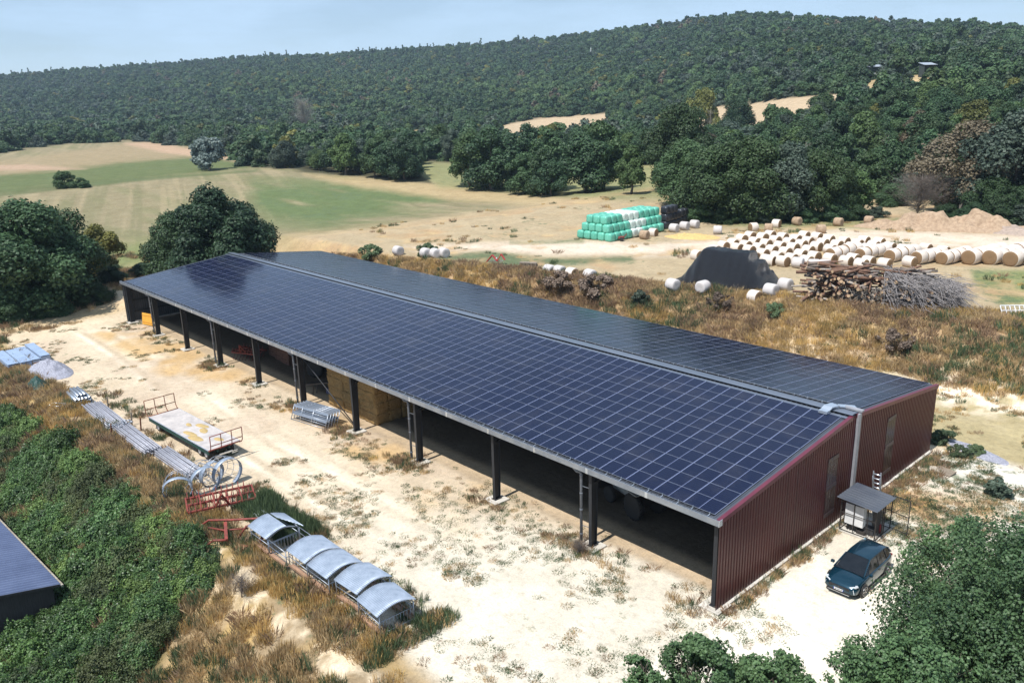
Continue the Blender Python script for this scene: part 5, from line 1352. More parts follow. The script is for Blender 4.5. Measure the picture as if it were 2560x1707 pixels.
heap('straw_mound', 'golden spilled straw mound beside the loose white bales', 'straw heap', *[float(v) for v in atg(1590, 545)[:2]], 4.2, 2.0, 0.7, mat('golden_straw', (0.62, 0.42, 0.16), (0.45, 0.31, 0.13), 0.95, 0, 5.0, 0.8), 10, rz=0.6)

# flatbed trailer
def trailer():
    o = thing('flatbed_trailer', 'flatbed bale trailer with a worn grey deck, straw on it and rusty end racks', 'trailer', (-39.55, -9.42, 0), 0.052)
    L, W, Z = 9.9, 2.4, 1.0
    m = MB(); m.box((0, 0, Z), (L, W, 0.06)); m.build('deck', M_deck, o)
    m = MB(); m.box((0, W/2+0.012, Z-0.03), (L+0.02, 0.03, 0.16)); m.box((0, -W/2-0.012, Z+0.03), (L+0.02, 0.05, 0.04)); m.build('edge_rail', M_galv_b, o)
    m = MB(); m.box((0, -W/2+0.02, Z-0.17), (L, 0.06, 0.26)); m.box((0, -0.45, Z-0.22), (L-0.3, 0.12, 0.26)); m.box((0, 0.45, Z-0.22), (L-0.3, 0.12, 0.26))
    for k in range(7): m.box((-L/2+0.3+k*(L-0.6)/6, 0, Z-0.10), (0.08, W-0.1, 0.10))
    m.build('chassis', M_greenp, o)
    for ex, s in ((-L/2, -1), (L/2, 1)):
        m = MB()
        for k in range(4):
            y = -W/2+W*k/3
            m.tube([(ex, y, Z), (ex+s*0.22, y, Z+0.05), (ex+s*0.42, y, Z+0.28), (ex+s*0.48, y, Z+0.65), (ex+s*0.50, y, Z+1.22)], 0.035, 6)
        for dx, zz in ((0.50, 1.22), (0.455, 0.50)): m.tube([(ex+s*dx, -W/2, Z+zz), (ex+s*dx, W/2, Z+zz)], 0.032, 6)
        m.tube([(ex+s*0.05, -W/2, Z+0.03), (ex+s*0.05, W/2, Z+0.03)], 0.05, 6)
        m.build('end_rack', M_rust if s < 0 else M_redp, o)
    for wx in (-3.9, 3.0, 4.0):
        for sy in (-1, 1):
            w = MB(); w.tube([(0, -0.14, 0), (0, -0.11, 0), (0, 0.11, 0), (0, 0.14, 0)], [0.36, 0.42, 0.42, 0.36], 20)
            q = w.build('wheel', M_tyre, o, (wx, sy*0.85, 0.42)); w = MB(); w.tube([(0, sy*0.10, 0), (0, sy*0.152, 0)], [0.22, 0.2], 14); w.build('rim', M_white, q)
        a = MB(); a.tube([(wx, -0.8, 0.42), (wx, 0.8, 0.42)], 0.05, 8); a.box((wx, 0, 0.6), (0.5, 1.0, 0.12)); a.build('axle', M_darkm, o)
    m = MB(); m.bar((L/2+0.1, -0.5, 0.55), (L/2+0.15, 0.5, 0.55), 0.1); m.bar((L/2+0.3, -0.9, 0.55), (L/2+0.3, -0.45, 0.55), 0.02, 0.05); m.bar((L/2+0.3, -0.9, 0.42), (L/2+0.3, -0.45, 0.42), 0.02, 0.05)
    m.bar((L/2+0.3, 0.35, 0.58), (L/2+0.3, 0.8, 0.58), 0.02, 0.05); m.bar((L/2+0.3, 0.35, 0.46), (L/2+0.3, 0.8, 0.46), 0.02, 0.05); m.build('bumper', M_galv_b, o)
    M_loose = mat('loose_straw', (0.48, 0.34, 0.14), (0.36, 0.26, 0.12), 0.95, 0, 9.0, 0.7)
    for x, y, a, b, nm in ((0.1, 0.72, .75, .30, 'small patch of straw near the yard-side deck edge'), (1.1, 0.35, .60, .30, 'round patch of straw in the middle of the deck'), (2.1, -0.75, .85, .35, 'largest straw patch at the slope-side deck edge'),
                           (0.9, -0.60, .95, .26, 'long smear of straw on the slope side of the deck'), (3.55, 0.30, .50, .26, 'straw patch in front of the red end rack'), (-0.9, 0.15, .45, .2, 'thin straw patch towards the far end of the deck')):
        mb = MB(); n = 26; vs = [(0, 0, 0.07)]
        for ring, zz in ((0.35, .06), (0.7, .035), (1.0, .0)):
            for i in range(n):
                t = 2*math.pi*i/n; k = ring*(0.75+0.35*float(fbm(math.cos(t)*1.7+x*3+9, math.sin(t)*1.7+y*3+9, 3))*(1+rp.uniform(-.1, .1))); vs.append((a*k*math.cos(t), b*k*math.sin(t), zz+rp.uniform(0, .012)))
        fs = [(0, 1+i, 1+(i+1) % n) for i in range(n)]
        for r in range(2): fs += [(1+r*n+i, 1+(r+1)*n+i, 1+(r+1)*n+(i+1) % n, 1+r*n+(i+1) % n) for i in range(n)]
        mb._add(vs, fs, 0, True)
        c, s = math.cos(0.052), math.sin(0.052)
        q = mb.build('straw_patch', M_loose, None, (-39.55+x*c-y*s, -9.42+x*s+y*c, 1.034)); q.rotation_euler = (0, 0, 0.052+rp.uniform(-.3, .3)); tag(q, nm, 'straw', 'straw left on the trailer deck')
trailer()

# gates leaning in a pack beside the sixth post
def gates():
    for k in range(5):
        o = thing('field_gate', ['front galvanised gate of the pack leaning by the braced post', 'second galvanised gate from the front in the leaning pack', 'middle galvanised gate of the leaning pack', 'fourth galvanised gate in the leaning pack', 'rearmost galvanised gate of the leaning pack'][k],
                  'gate', (-36.15-0.0*k, -1.75+0.26*k, 0.02), 0.13, 'galvanised gates leaning in a pack')
        o.rotation_euler = (math.radians(-24), 0, 0.19)
        m = MB(); L, H = 4.0, 1.25
        for z in (0.04, 0.32, 0.62, 0.92, H): m.tube([(-L/2, 0, z), (L/2, 0, z)], 0.032 if z in (0.04, H) else 0.022, 6)
        for x in (-L/2, L/2): m.tube([(x, 0, 0), (x, 0, H)], 0.032, 6)
        m.build('rails', M_galv, o)
        m = MB()
        for x in (-0.95, 0.35): m.tube([(x, -0.02, 0.04), (x, -0.02, H)], 0.018, 6)
        m.build('stiffener', M_galv_b, o)
        m = MB(); m.box((0, 0.03, H-0.12), (L-0.1, 0.05, 0.20)); m.box((0, 0.03, 0.58), (L-0.1, 0.04, 0.24)); m.build('infill_plate', M_galv, o)
gates()

# big square straw bales stacked in the barn
M_hay = NT('straw_bale'); _t = M_hay
_n = _t.noise(6, 6, 0.7, _t.coord('Object', scale=(3, 3, 0.8))); _n2 = _t.noise(1.2, 4, 0.6, _t.pos())
_c = _t.mix(0.5, _t.ramp(_n, [(0.3, (0.20, 0.13, 0.055)), (0.55, (0.38, 0.255, 0.115)), (0.75, (0.52, 0.36, 0.17))]), _t.ramp(_n2, [(0.3, (0.6, 0.55, 0.5)), (0.7, (1.1, 1.05, 1.0))]), 'MULTIPLY')
_t.col(_c); _t.set(rough=0.95, spec=0.1); _t.bump(_n, 0.9, 0.06); M_hay = _t.m
def bale_box_mesh(sx, sy, sz, seed):
    bm = bmesh.new(); bmesh.ops.create_cube(bm, size=1.0); bmesh.ops.subdivide_edges(bm, edges=bm.edges[:], cuts=7, use_grid_fill=True)
    r = random.Random(seed)
    for v in bm.verts:
        c = v.co.copy(); k = sum(abs(abs(t)-0.5) < 1e-4 for t in c)
        s = 0.985 if k >= 2 else 1.01
        v.co = Vector((c.x*sx*s+r.gauss(0, .025), c.y*sy*s+r.gauss(0, .04), c.z*sz*s+r.gauss(0, .022)))
    me = bpy.data.meshes.new('straw_bale'); bm.to_mesh(me); bm.free(); me.materials.append(M_hay)
    me.polygons.foreach_set('use_smooth', [True]*len(me.polygons)); return me
bms = [bale_box_mesh(2.34, 1.26, 0.885, k) for k in range(4)]
lay = ['bottom', 'second', 'third', 'fourth', 'top']
for ix in range(3):
    for iy in range(4):
        for iz in range(5):
            if (iz == 4 and iy == 0 and ix == 0) or (ix > 0 and iy > 0): continue
            q = bpy.data.objects.new('straw_bale', bms[(ix*7+iy*3+iz) % 4]); q.location = (-33.0-2.32*ix+rp.uniform(-.04, .04), 2.45+1.24*iy+rp.uniform(-.05, .05), 0.46+0.87*iz)
            q.rotation_euler = (0, 0, rp.uniform(-.02, .02)+(math.pi if rp.random() < .5 else 0)); COL.objects.link(q)
            if iy == 0: lb = 'straw bale in the %s layer of the barn stack, %s of its front' % (lay[iz], ['right end', 'middle', 'left end'][ix])
            elif ix == 0: lb = 'straw bale in the %s layer of the barn stack, %s back on its right side' % (lay[iz], ['', 'second', 'third', 'fourth'][iy])
            else: lb = 'big square straw bale hidden inside the stack in the barn'
            tag(q, lb, 'straw bale', 'big square straw bales stacked in the barn')
# yellow shuttering panel
o = thing('shuttering_panel', 'orange-yellow board leaning against the far gable inside the barn', 'board', (-77.3, 0.9, 0.0), 0.25)
m = MB(); m.box((0, 0, 0.75), (1.9, 0.06, 1.35), rot=(-0.12, 0, 0)); m.build('board', mat('orange_yellow_paint', (0.75, 0.38, 0.045), (0.62, 0.30, 0.04), 0.6, 0, 2.0), o, bevel=0.01)
m = MB()
for zz in (0.35, 1.15): m.box((0, -0.05-(0.75-zz)*0.12, zz), (1.8, 0.03, 0.05), rot=(-0.12, 0, 0))
m.build('batten', mat('orange_batten', (0.55, 0.25, 0.03), rough=0.6), o)
# stacked firewood / old planks deep in the barn
hm = mat('dark_crates', (0.16, 0.075, 0.05), (0.10, 0.055, 0.04), 0.9, 0, 3.0, 0.3)
for k in range(3):
    for j in range(3):
        m = MB(); m.box((0, 0, 0.5), (1.5, 1.2, 0.96))
        for z in (0.15, 0.42, 0.70): m.box((0, -0.62, z), (1.5, 0.03, 0.16))
        o = m.build('wooden_crate', hm, None, (-51.5-1.65*k, 5.2+0.2*k, 0.02+1.0*j)); tag(o, 'brown crate in the %s row of the dim barn stack, %s' % (['bottom', 'middle', 'top'][j], ['nearest the straw bales', 'in the middle column', 'in the far column'][k]), 'crate', 'wooden crates stacked inside the barn')

# tractors parked in the shade
def tractor(x, y, rz, label, body):
    o = thing('tractor', label, 'tractor', (x, y, 0), rz, 'tractors parked inside the barn')
    m = MB(); m.box((1.25, 0, 1.25), (1.9, 0.72, 0.75), taper=0.9); m.box((1.1, 0, 0.85), (2.2, 0.5, 0.4)); m.build('bonnet', body, o, bevel=0.06)
    m = MB()
    for sx in (-0.95, 0.28):
        for sy in (-1, 1): m.bar((sx, sy*0.62, 1.4), (sx*0.9, sy*0.56, 2.55), 0.07)
    m.box((-0.35, 0, 2.62), (1.5, 1.35, 0.12)); m.build('cab_frame', M_darkm, o)
    m = MB(); m.box((-0.33, 0, 1.95), (1.15, 1.12, 1.1)); m.build('cab_glass', mat('dark_glass', (0.02, 0.025, 0.03), rough=0.08, spec=0.6), o)
    m = MB(); m.box((-0.4, 0, 1.1), (1.4, 0.9, 0.6)); m.build('platform', M_darkm, o)
    for sy in (-1, 1):
        m = MB(); m.tube([(0, -0.2, 0), (0, -0.16, 0), (0, 0.16, 0), (0, 0.2, 0)], [0.66, 0.80, 0.80, 0.66], 26)
        for k in range(20):
            t = 2*math.pi*k/20; m.bar((0.80*math.cos(t), -0.18, 0.80*math.sin(t)), (0.80*math.cos(t+.15), 0.18, 0.80*math.sin(t+.15)), 0.05, 0.06)
        w = m.build('rear_wheel', M_tyre, o, (-0.75, sy*0.85, 0.82)); m = MB(); m.tube([(0, -0.12, 0), (0, 0.12, 0)], [.45, .45], 18); m.build('rim', M_white, w)
        m = MB(); m.tube([(0, -0.14, 0), (0, -0.11, 0), (0, 0.11, 0), (0, 0.14, 0)], [0.42, 0.52, 0.52, 0.42], 22); w = m.build('front_wheel', M_tyre, o, (1.75, sy*0.78, 0.54)); m = MB(); m.tube([(0, -0.10, 0), (0, 0.10, 0)], [.28, .28], 16); m.build('rim', M_tray, w)
        m = MB(); m.box((-0.75, sy*0.85, 1.70), (1.0, 0.42, 0.05)); m.build('mudguard', body, o)
        m = MB(); m.bar((0.2, sy*0.45, 1.3), (2.2, sy*0.45, 1.9), 0.14); m.bar((2.2, sy*0.45, 1.9), (3.0, sy*0.45, 0.9), 0.12); m.build('loader_arm', body, o)
    m = MB(); m.bar((3.1, -0.9, 0.7), (3.1, 0.9, 0.7), 0.3, 0.6); m.build('bucket', M_darkm, o)
    m = MB(); m.cyl((1.2, 0.28, 1.6), (1.2, 0.28, 2.4), 0.05, 8); m.build('exhaust', M_darkm, o)
Mb = mat('pale_grey_paint', (0.34, 0.35, 0.34), (0.26, 0.27, 0.26), 0.5)
tractor(-8.9, 5.2, 2.9, 'tractor parked in the shade of the second bay behind the downpipe, pale loader arm showing', Mb)
tractor(-45.8, 5.8, 0.6, 'tractor parked in the shade between the far posts left of the straw stack', mat('dark_blue_paint', (0.03, 0.04, 0.07), rough=0.4))
o = thing('conveyor', 'dark bale conveyor standing in the shade left of the straw stack', 'conveyor', (-40.9, 2.7, 0), 0.35)
m = MB(); m.bar((-1.9, 0, 0.8), (1.4, 0, 1.5), 0.5, 0.12); m.bar((-1.2, -.25, 0), (-1.0, -.25, 1.0), 0.06); m.bar((0.9, -.25, 0), (0.7, -.25, 1.3), 0.06); m.bar((-1.2, .25, 0), (-1.0, .25, 1.0), 0.06); m.bar((0.9, .25, 0), (0.7, .25, 1.3), 0.06); m.build('belt_frame', M_darkm, o)
m = MB(); m.box((0.9, -0.3, 0.7), (0.7, 0.5, 0.5)); m.build('motor', mat('deep_blue', (0.02, 0.05, 0.16), rough=0.5), o, bevel=0.03)
harrow(-56.2, 3.2, 0.4, 'dark plough-like implement at the shade edge beside the third post, orange tip in the sun', 3.0, 1.6, 4, 0.7)

# ------------------------------------------------------------------ the car
def car():
    o = thing('car', 'dark petrol-blue estate car parked on the white ground beside the wire kiosk', 'car', (3.80, 7.28, 0.0), -math.pi/2)
    t = NT('petrol_blue_paint'); t.col((0.003, 0.036, 0.062)); t.set(rough=0.22, metal=0.5, spec=0.5)
    t.b.inputs['Coat Weight'].default_value = 0.7; t.b.inputs['Coat Roughness'].default_value = 0.05; paint = t.m
    glass = mat('car_glass', (0.006, 0.008, 0.011), (0.01, 0.012, 0.016), 0.06, 0, 2, spec=0.45)
    black = mat('black_trim', (0.012, 0.012, 0.014), rough=0.45); lampm = mat('headlamp_lens', (0.65, 0.70, 0.75), rough=0.1)
    # x, half width, sill z, shoulder z, deck z (centre)
    S = [(-2.22, .60, .42, .72, .80), (-2.18, .74, .30, .84, .92), (-2.02, .84, .24, .92, .98), (-1.6, .90, .21, .95, 1.0), (-1.0, .915, .20, .95, .99), (0, .92, .19, .93, .97), (0.6, .92, .19, .92, .97),
         (1.0, .915, .20, .90, .98), (1.35, .90, .21, .86, .95), (1.7, .885, .22, .80, .885), (1.98, .84, .24, .72, .79), (2.12, .76, .28, .64, .69), (2.20, .62, .33, .56, .60)]
    m = MB(); n = 15; vs = []
    for x, w, zb_, zs, zc in S:
        prof = [(-w*.86, zb_), (-w*.97, zb_+.08), (-w, zb_+.26), (-w*.985, zs-.16), (-w*.93, zs-.03), (-w*.80, zs+(zc-zs)*.45), (-w*.5, zs+(zc-zs)*.85), (0, zc)]
        full = prof+[(-y, z) for y, z in prof[-2::-1]]; vs += [(x, y, z) for y, z in full]
    k = len(full)
    fs = [(i*k+j, i*k+j+1, (i+1)*k+j+1, (i+1)*k+j) for i in range(len(S)-1) for j in range(k-1)]
    fs += [tuple(range(k)), tuple((len(S)-1)*k+j for j in reversed(range(k)))]+[(i*k+k-1, i*k, (i+1)*k, (i+1)*k+k-1) for i in range(len(S)-1)]
    m._add(vs, fs, 0, True); b = m.build('body', paint, o, smooth=True)
    sb = b.modifiers.new('s', 'SUBSURF'); sb.levels = 2; sb.render_levels = 2
    # glasshouse
    G = [(-2.10, .62, .97, .64, .98), (-1.86, .74, .95, .585, 1.30), (-1.5, .80, .94, .60, 1.425), (-0.9, .82, .93, .61, 1.46), (-0.2, .82, .92, .615, 1.47), (0.25, .82, .92, .60, 1.43), (0.72, .82, .91, .66, 1.18), (1.18, .76, .93, .70, .965)]
    m = MB(); vs = []
    for x, w0, z0, w1, z1 in G: vs += [(x, -w0, z0), (x, -w1, z1), (x, -w1*.5, z1+.022), (x, 0, z1+.03), (x, w1*.5, z1+.022), (x, w1, z1), (x, w0, z0)]
    k = 7; m._add(vs, [(i*k+j, i*k+j+1, (i+1)*k+j+1, (i+1)*k+j) for i in range(len(G)-1) for j in range(k-1)]+[tuple(range(k)), tuple((len(G)-1)*k+j for j in reversed(range(k)))], 0, False)
    gh = m.build('glasshouse', glass, o)
    m = MB(); vs = []
    for x, w0, z0, w1, z1 in G[1:6]:
        vs += [(x, -w1-.012, z1-.015), (x, -w1+.03, z1+.016), (x, -w1*.5, z1+.038), (x, 0, z1+.046), (x, w1*.5, z1+.038), (x, w1-.03, z1+.016), (x, w1+.012, z1-.015)]
    m._add(vs, [(i*k+j, i*k+j+1, (i+1)*k+j+1, (i+1)*k+j) for i in range(4) for j in range(k-1)], 0, True); m.build('roof', paint, o, smooth=True)
    for sy in (-1, 1):
        m = MB()
        m.bar((0.27, sy*.605, 1.435), (1.20, sy*.775, .955), 0.055, 0.05); m.bar((-1.84, sy*.60, 1.30), (-2.12, sy*.66, .97), 0.10, 0.06); m.build('pillar', paint, o)
        m = MB(); m.bar((-0.42, sy*.625, 1.44), (-0.40, sy*.825, .94), 0.06, 0.02); m.bar((-1.30, sy*.62, 1.42), (-1.38, sy*.815, .95), 0.06, 0.02); m.build('door_pillar', black, o)
        m = MB(); m.box((0.88, sy*1.0, 1.02), (0.15, 0.20, 0.14), taper=.85); q = m.build('wing_mirror', paint, o, bevel=0.03)
        m = MB(); m.bar((1.72, sy*.60, .70), (1.95, sy*.80, .76), 0.12, 0.07); m.bar((2.10, sy*.50, .66), (1.95, sy*.78, .73), 0.05, 0.08); m.build('headlight', lampm, o)
        m = MB(); m.bar((2.13, sy*.70, .62), (2.12, sy*.76, .40), 0.03, 0.03); m.build('running_light', lampm, o)
        m = MB(); m.box((-2.14, sy*.66, .80), (0.10, 0.20, 0.10)); m.build('tail_light', mat('tail_lamp', (0.25, 0.01, 0.01), rough=0.2), o)
        m = MB(); m.box((-0.35, sy*.925, .80), (0.20, .02, .03)); m.build('door_handle', black, o)
        m = MB(); m.bar((-1.2, sy*.925, .245), (1.2, sy*.925, .245), 0.03, 0.09); m.build('sill_trim', black, o)
        for wx in (-1.34, 1.36):
            m = MB(); m.tube([(0, 0, 0), (0, .03, 0)], [.385, .385], 28); m.build('wheel_arch', black, o, (wx, sy*.905-(0.015), .35))
            m = MB(); m.tube([(0, -.10, 0), (0, -.08, 0), (0, .08, 0), (0, .10, 0)], [.29, .33, .33, .29], 28); w = m.build('wheel', M_tyre, o, (wx, sy*.865, .33))
            m = MB(); yy = sy*.105
            for q in range(5): a = 2*math.pi*q/5; m.bar((0, yy, 0), (.22*math.cos(a), yy, .22*math.sin(a)), 0.03, 0.05)
            m.tube([(.235*math.cos(2*math.pi*i/24), yy, .235*math.sin(2*math.pi*i/24)) for i in range(25)], .018, 6); m.build('rim', mat('alloy', (0.35, 0.35, 0.36), rough=0.3, metal=0.8), w)
    m = MB(); m.box((2.155, 0, .545), (.07, 1.05, .16)); m.box((2.16, 0, .33), (.06, 1.15, .10)); m.build('grille', black, o, bevel=0.02)
    m = MB(); m.bar((2.20, -.55, .265), (2.20, .55, .265), 0.015, 0.02); m.build('lip_trim', M_galv_b, o)
    m = MB(); m.box((2.205, 0, .42), (.012, .50, .105)); pl = m.build('number_plate', M_white, o)
    m = MB(); m.box((2.213, .235, .42), (.006, .035, .10)); m.box((2.213, -.235, .42), (.006, .035, .10)); m.build('plate_band', mat('plate_blue', (0.02, 0.06, 0.4), rough=0.4), pl)
    m = MB()
    for i, s in enumerate([.17, .13, .06, .01, -.04, -.11, -.155]): m.box((2.2135, s, .42), (.004, .026, .06))
    m.build('plate_characters', black, pl)
    m = MB(); m.box((2.20, 0, .56), (.02, .09, .10)); m.build('badge', mat('dark_chrome', (0.1, 0.1, 0.11), rough=0.25, metal=0.8), o)
    for y in (-.35, .3): m = MB(); m.bar((1.16, y, 1.0), (0.98, y-.42, 1.065), 0.02, 0.015); m.build('wiper', black, o)
    m = MB(); m.tube([(-1.7, 0, 1.42), (-1.82, 0, 1.50)], .02, 6); m.build('aerial', black, o)
car()

# ------------------------------------------------------------------ inverter kiosk at the gable
def kiosk():
    o = thing('wire_kiosk', 'small wire-mesh kiosk with grey sheet roof, white cabinet inside and open mesh door', 'kiosk', (0, 0, 0))
    m = MB(); m.box((1.82, 12.45, 0.05), (2.25, 2.6, 0.14)); m.build('slab', M_conc, o, bevel=0.01)
    x0, x1, y0, y1 = 0.88, 2.86, 11.22, 13.25
    m = MB(); P = [(x0, y0), (x1, y0), (x1, y1), (x0, y1)]
    for x, y in P: m.bar((x, y, 0.1), (x, y, 2.02+(0.06 if x < 1.5 else 0)), 0.05)
    m.bar((x0+0.75, y0, .12), (x0+0.75, y0, 2.05), 0.04); m.bar((x1-0.45, y0, .12), (x1-0.45, y0, 2.0), 0.04)
    m.bar((x1, y0+0.9, .12), (x1, y0+0.9, 2.0), 0.05); m.bar((x1, y1-.9, .12), (x1, y1-.9, 2.0), 0.05)
    for i in range(4):
        a, b = P[i], P[(i+1) % 4]
        if i != 1: m.bar((*a, 1.25), (*b, 1.25), 0.035)
        m.bar((*a, 0.16), (*b, 0.16), 0.035); m.bar((*a, 1.98), (*b, 1.98), 0.04)
    m.build('frame', M_darkm, o)
    m = MB()
    def mesh_(m, A, Bp, z0, z1, st=0.10, r=0.004):
        A = Vector(A); Bp = Vector(Bp); L = (Bp-A).length; n = int(L/st)
        for k in range(n+1): p = A.lerp(Bp, k/n); m.bar((p.x, p.y, z0), (p.x, p.y, z1), 0.008)
        for k in range(int((z1-z0)/st)+1): z = z0+k*st; m.bar((A.x, A.y, z), (Bp.x, Bp.y, z), 0.008)
    for i in (2, 3): mesh_(m, (*P[i], 0), (*P[(i+1) % 4], 0), 0.18, 1.96)
    mesh_(m, (x1, y0, 0), (x1, y0+0.9, 0), 0.18, 1.96); m.build('mesh_panels', M_darkm, o)
    # roof, rising towards the gable, ribs along x
    m = MB(); n = 9; vs = []
    for i in range(n*4+1):
        y = 10.93+2.5*i/(n*4); h = .035 if i % 4 in (1, 2) else 0
        vs += [(0.70, y, 2.20+h), (3.02, y-.05, 2.07+h)]
    m._add(vs, [(2*i, 2*i+1, 2*i+3, 2*i+2) for i in range(n*4)]); q = m.build('roof', M_roof, o, fix=False); s = q.modifiers.new('t', 'SOLIDIFY'); s.thickness = .02
    m = MB(); m.box((1.60, 11.50, 1.22), (1.05, 0.4, 1.25)); c = m.build('cabinet', M_white, o, bevel=0.02)
    m = MB(); m.box((1.95, 11.86, 0.35), (1.3, .5, .36)); m.box((2.5, 12.2, 1.0), (0.28, 0.5, 1.5)); m.build('switchgear', mat('dark_box', (0.05, 0.05, 0.055), rough=0.5), o, bevel=0.02)
    m = MB(); m.tube([(2.70, 12.35, .15), (2.70, 12.35, .60), (2.70, 12.35, .68)], [.10, .10, .04], 12); m.build('extinguisher', mat('signal_red', (0.5, 0.01, 0.02), rough=0.3), o)
    m = MB()
    for k in range(5): m.tube([(1.2+.15*k, 11.5, .12), (1.25+.2*k, 11.42, .5+.1*k), (1.35+.1*k, 11.8, .9)], .02, 6)
    m.box((2.0, 11.52, .25), (.5, .25, .2)); m.box((1.15, 11.5, .85), (.35, .15, .3)); m.build('cabling', M_darkm, o)
    # open door at the rear corner
    m = MB(); a = Vector((x1, y1, 0)); b = a+Vector((1.0, -0.12, 0))
    m.bar(a+Vector((0, 0, .2)), b+Vector((0, 0, .2)), .04); m.bar(a+Vector((0, 0, 2.2)), b+Vector((0, 0, 2.2)), .04); m.bar(a+Vector((0, 0, 1.2)), b+Vector((0, 0, 1.2)), .035)
    m.bar(a+Vector((0, 0, .2)), a+Vector((0, 0, 2.2)), .04); m.bar(b+Vector((0, 0, .1)), b+Vector((0, 0, 2.2)), .045)
    d = m.build('door', M_darkm, o); m = MB(); mesh_(m, a, b, .22, 2.18); m.build('door_mesh', mat('green_mesh', (0.05, 0.09, 0.07), rough=0.5), d)
kiosk()
o = thing('ladder', 'aluminium ladder standing behind the kiosk against its roof edge', 'ladder', (1.62, 14.1, 0))
for k in (0, 1):
    m = MB()
    for x in (-.21, .21): m.bar((x, 0.30-.05*k, 0), (x+.05, -0.42-.05*k, 3.1-.3*k), 0.06, 0.03)
    for i in range(10):
        t = (i+.6)/10.2; m.tube([(-.21+.05*t, 0.30-.72*t-.05*k, 3.1*t), (.21+.05*t, 0.30-.72*t-.05*k, 3.1*t)], .028, 6)
    m.build('ladder_section', M_galv_b, o)
def pallet(x, y, rz, label, mt=None, tilt=0, z=None, group=None):
    o = thing('pallet', label, 'pallet', (x, y, float(gz(x, y)) if z is None else z), rz, group); o.rotation_euler = (tilt, 0, rz)
    m = MB()
    for k in range(7): m.box((0, -.36+.12*k, .135), (1.2, .085, .022))
    for k in range(3): m.box((-.53+.53*k, 0, .11), (.1, .8, .02))
    m.build('deck_boards', mt or M_wood, o); m = MB()
    for i in range(3):
        for j in range(3): m.box((-.53+.53*i, -.33+.33*j, .055), (.1, .1, .09))
    m.build('blocks', mt or M_wood, o); return o
pallet(1.35, 22.6, 0.6, 'bleached pallet lying at the foot of the gable in dry grass', mat('bleached_wood', (0.52, 0.45, 0.36), (0.4, 0.34, 0.27), .85), 0.06)
pallet(2.25, 23.0, -0.2, 'second pallet tilted against the bleached one near the gable', M_wood, 0.14)

# ------------------------------------------------------------------ old shed at the lower left
def old_shed():
    o = thing('old_shed', 'old dark boarded shed with ribbed slate-blue metal roof at the lower left', 'shed', (-37, -23.1, -3.9), 0.06)
    bw = mat('black_boards', (0.030, 0.027, 0.026), (0.055, 0.050, 0.048), .9, 0, 3.0, .4, streak=(6, 6, .6))
    X0, X1, Y1, Y0 = -9.0, 9.0, 0.1, -7.0; hz_ = 2.85; hr = 4.55
    m = MB(); n = int((Y1-Y0)/0.16)
    vs = []
    for i in range(n+1):
        y = Y0+(Y1-Y0)*i/n; top = hz_+(hr-hz_)*(Y1-y)/(Y1-Y0)
        for s in (0, 1):
            vs += [(X1+(0.012 if (i+s) % 2 else 0), y, -0.4), (X1+(0.012 if (i+s) % 2 else 0), y, top-.05)]
    k = 2*(n+1)-1
    m._add(vs, [(2*i, 2*i+1, 2*i+3, 2*i+2) for i in range(k)]); m.build('gable_wall', bw, o)
    m = MB(); m.box(((X0+X1)/2, Y1-.05, hz_/2-.2), (X1-X0-.04, .08, hz_+.2)); m.build('side_wall', bw, o)
    m = MB(); rn = 60; vs = []
    for i in range(rn*4+1):
        x = X0-.3+(X1-X0+.6)*i/(rn*4); h = .085 if i % 4 in (1, 2) else 0
        vs += [(x, Y1+.35, hz_-.09+h), (x, Y0-.2, hr+.05+h)]
    m._add(vs, [(2*i, 2*i+1, 2*i+3, 2*i+2) for i in range(rn*4)]); q = m.build('roof', mat('blue_slate_sheet', (0.13, 0.16, 0.26), (0.09, 0.115, 0.20), .42, .1, .7, spec=.5), o, fix=False)
    s = q.modifiers.new('t', 'SOLIDIFY'); s.thickness = .02
    m = MB(); m.bar((X0-.3, Y1+.42, hz_-.16), (X1+.32, Y1+.42, hz_-.16), .13, .10); m.build('gutter', mat('lichen_gutter', (0.34, 0.30, 0.24), (0.20, 0.16, 0.11), .85, 0, 3.0), o)
    m = MB(); m.bar((X1+.30, Y1+.30, hz_-.10), (X1+.30, Y0-.2, hr+.04), .03, .14); m.build('bargeboard', bw, o)
    m = MB()
    for k in range(12): x = X0+1.0+k*1.5; m.bar((x, Y1, hz_-.2), (x, Y1+.34, hz_-.16), .06, .09)
    m.build('rafter_ends', M_wood, o)
old_shed()

# ------------------------------------------------------------------ the bale yard
def bale_round_mesh(name, r, L, m_wrap, m_end, seed, sag=.05, nseg=24):
    rg_ = random.Random(seed); mb = MB(); prof = [(-L/2, 0.0), (-L/2-.015, r*.35), (-L/2-.01, r*.7), (-L/2+.02, r*.93), (-L/2+.10, r), (0, r*1.01), (L/2-.10, r), (L/2-.02, r*.93), (L/2+.01, r*.7), (L/2+.015, r*.35), (L/2, 0)]
    vs = []
    for i, (x, q) in enumerate(prof):
        for j in range(nseg):
            t = 2*math.pi*j/nseg; w = 1+.012*math.sin(5*t+seed)+rg_.uniform(-.006, .006); z = q*w*math.sin(t)
            if z < -r*.9: z = -r*.9
            vs.append((x+rg_.uniform(-.004, .004), q*w*math.cos(t), z))
    n = nseg; mb.v = vs
    for i in range(len(prof)-1):
        for j in range(n): mb.f.append((i*n+j, i*n+(j+1) % n, (i+1)*n+(j+1) % n, (i+1)*n+j)); mb.m.append(1 if i in (0, 1, 2, 7, 8, 9) else 0); mb.sm.append(True)
    o = mb.build(name, [m_wrap, m_end]); me = o.data; bpy.data.objects.remove(o); return me
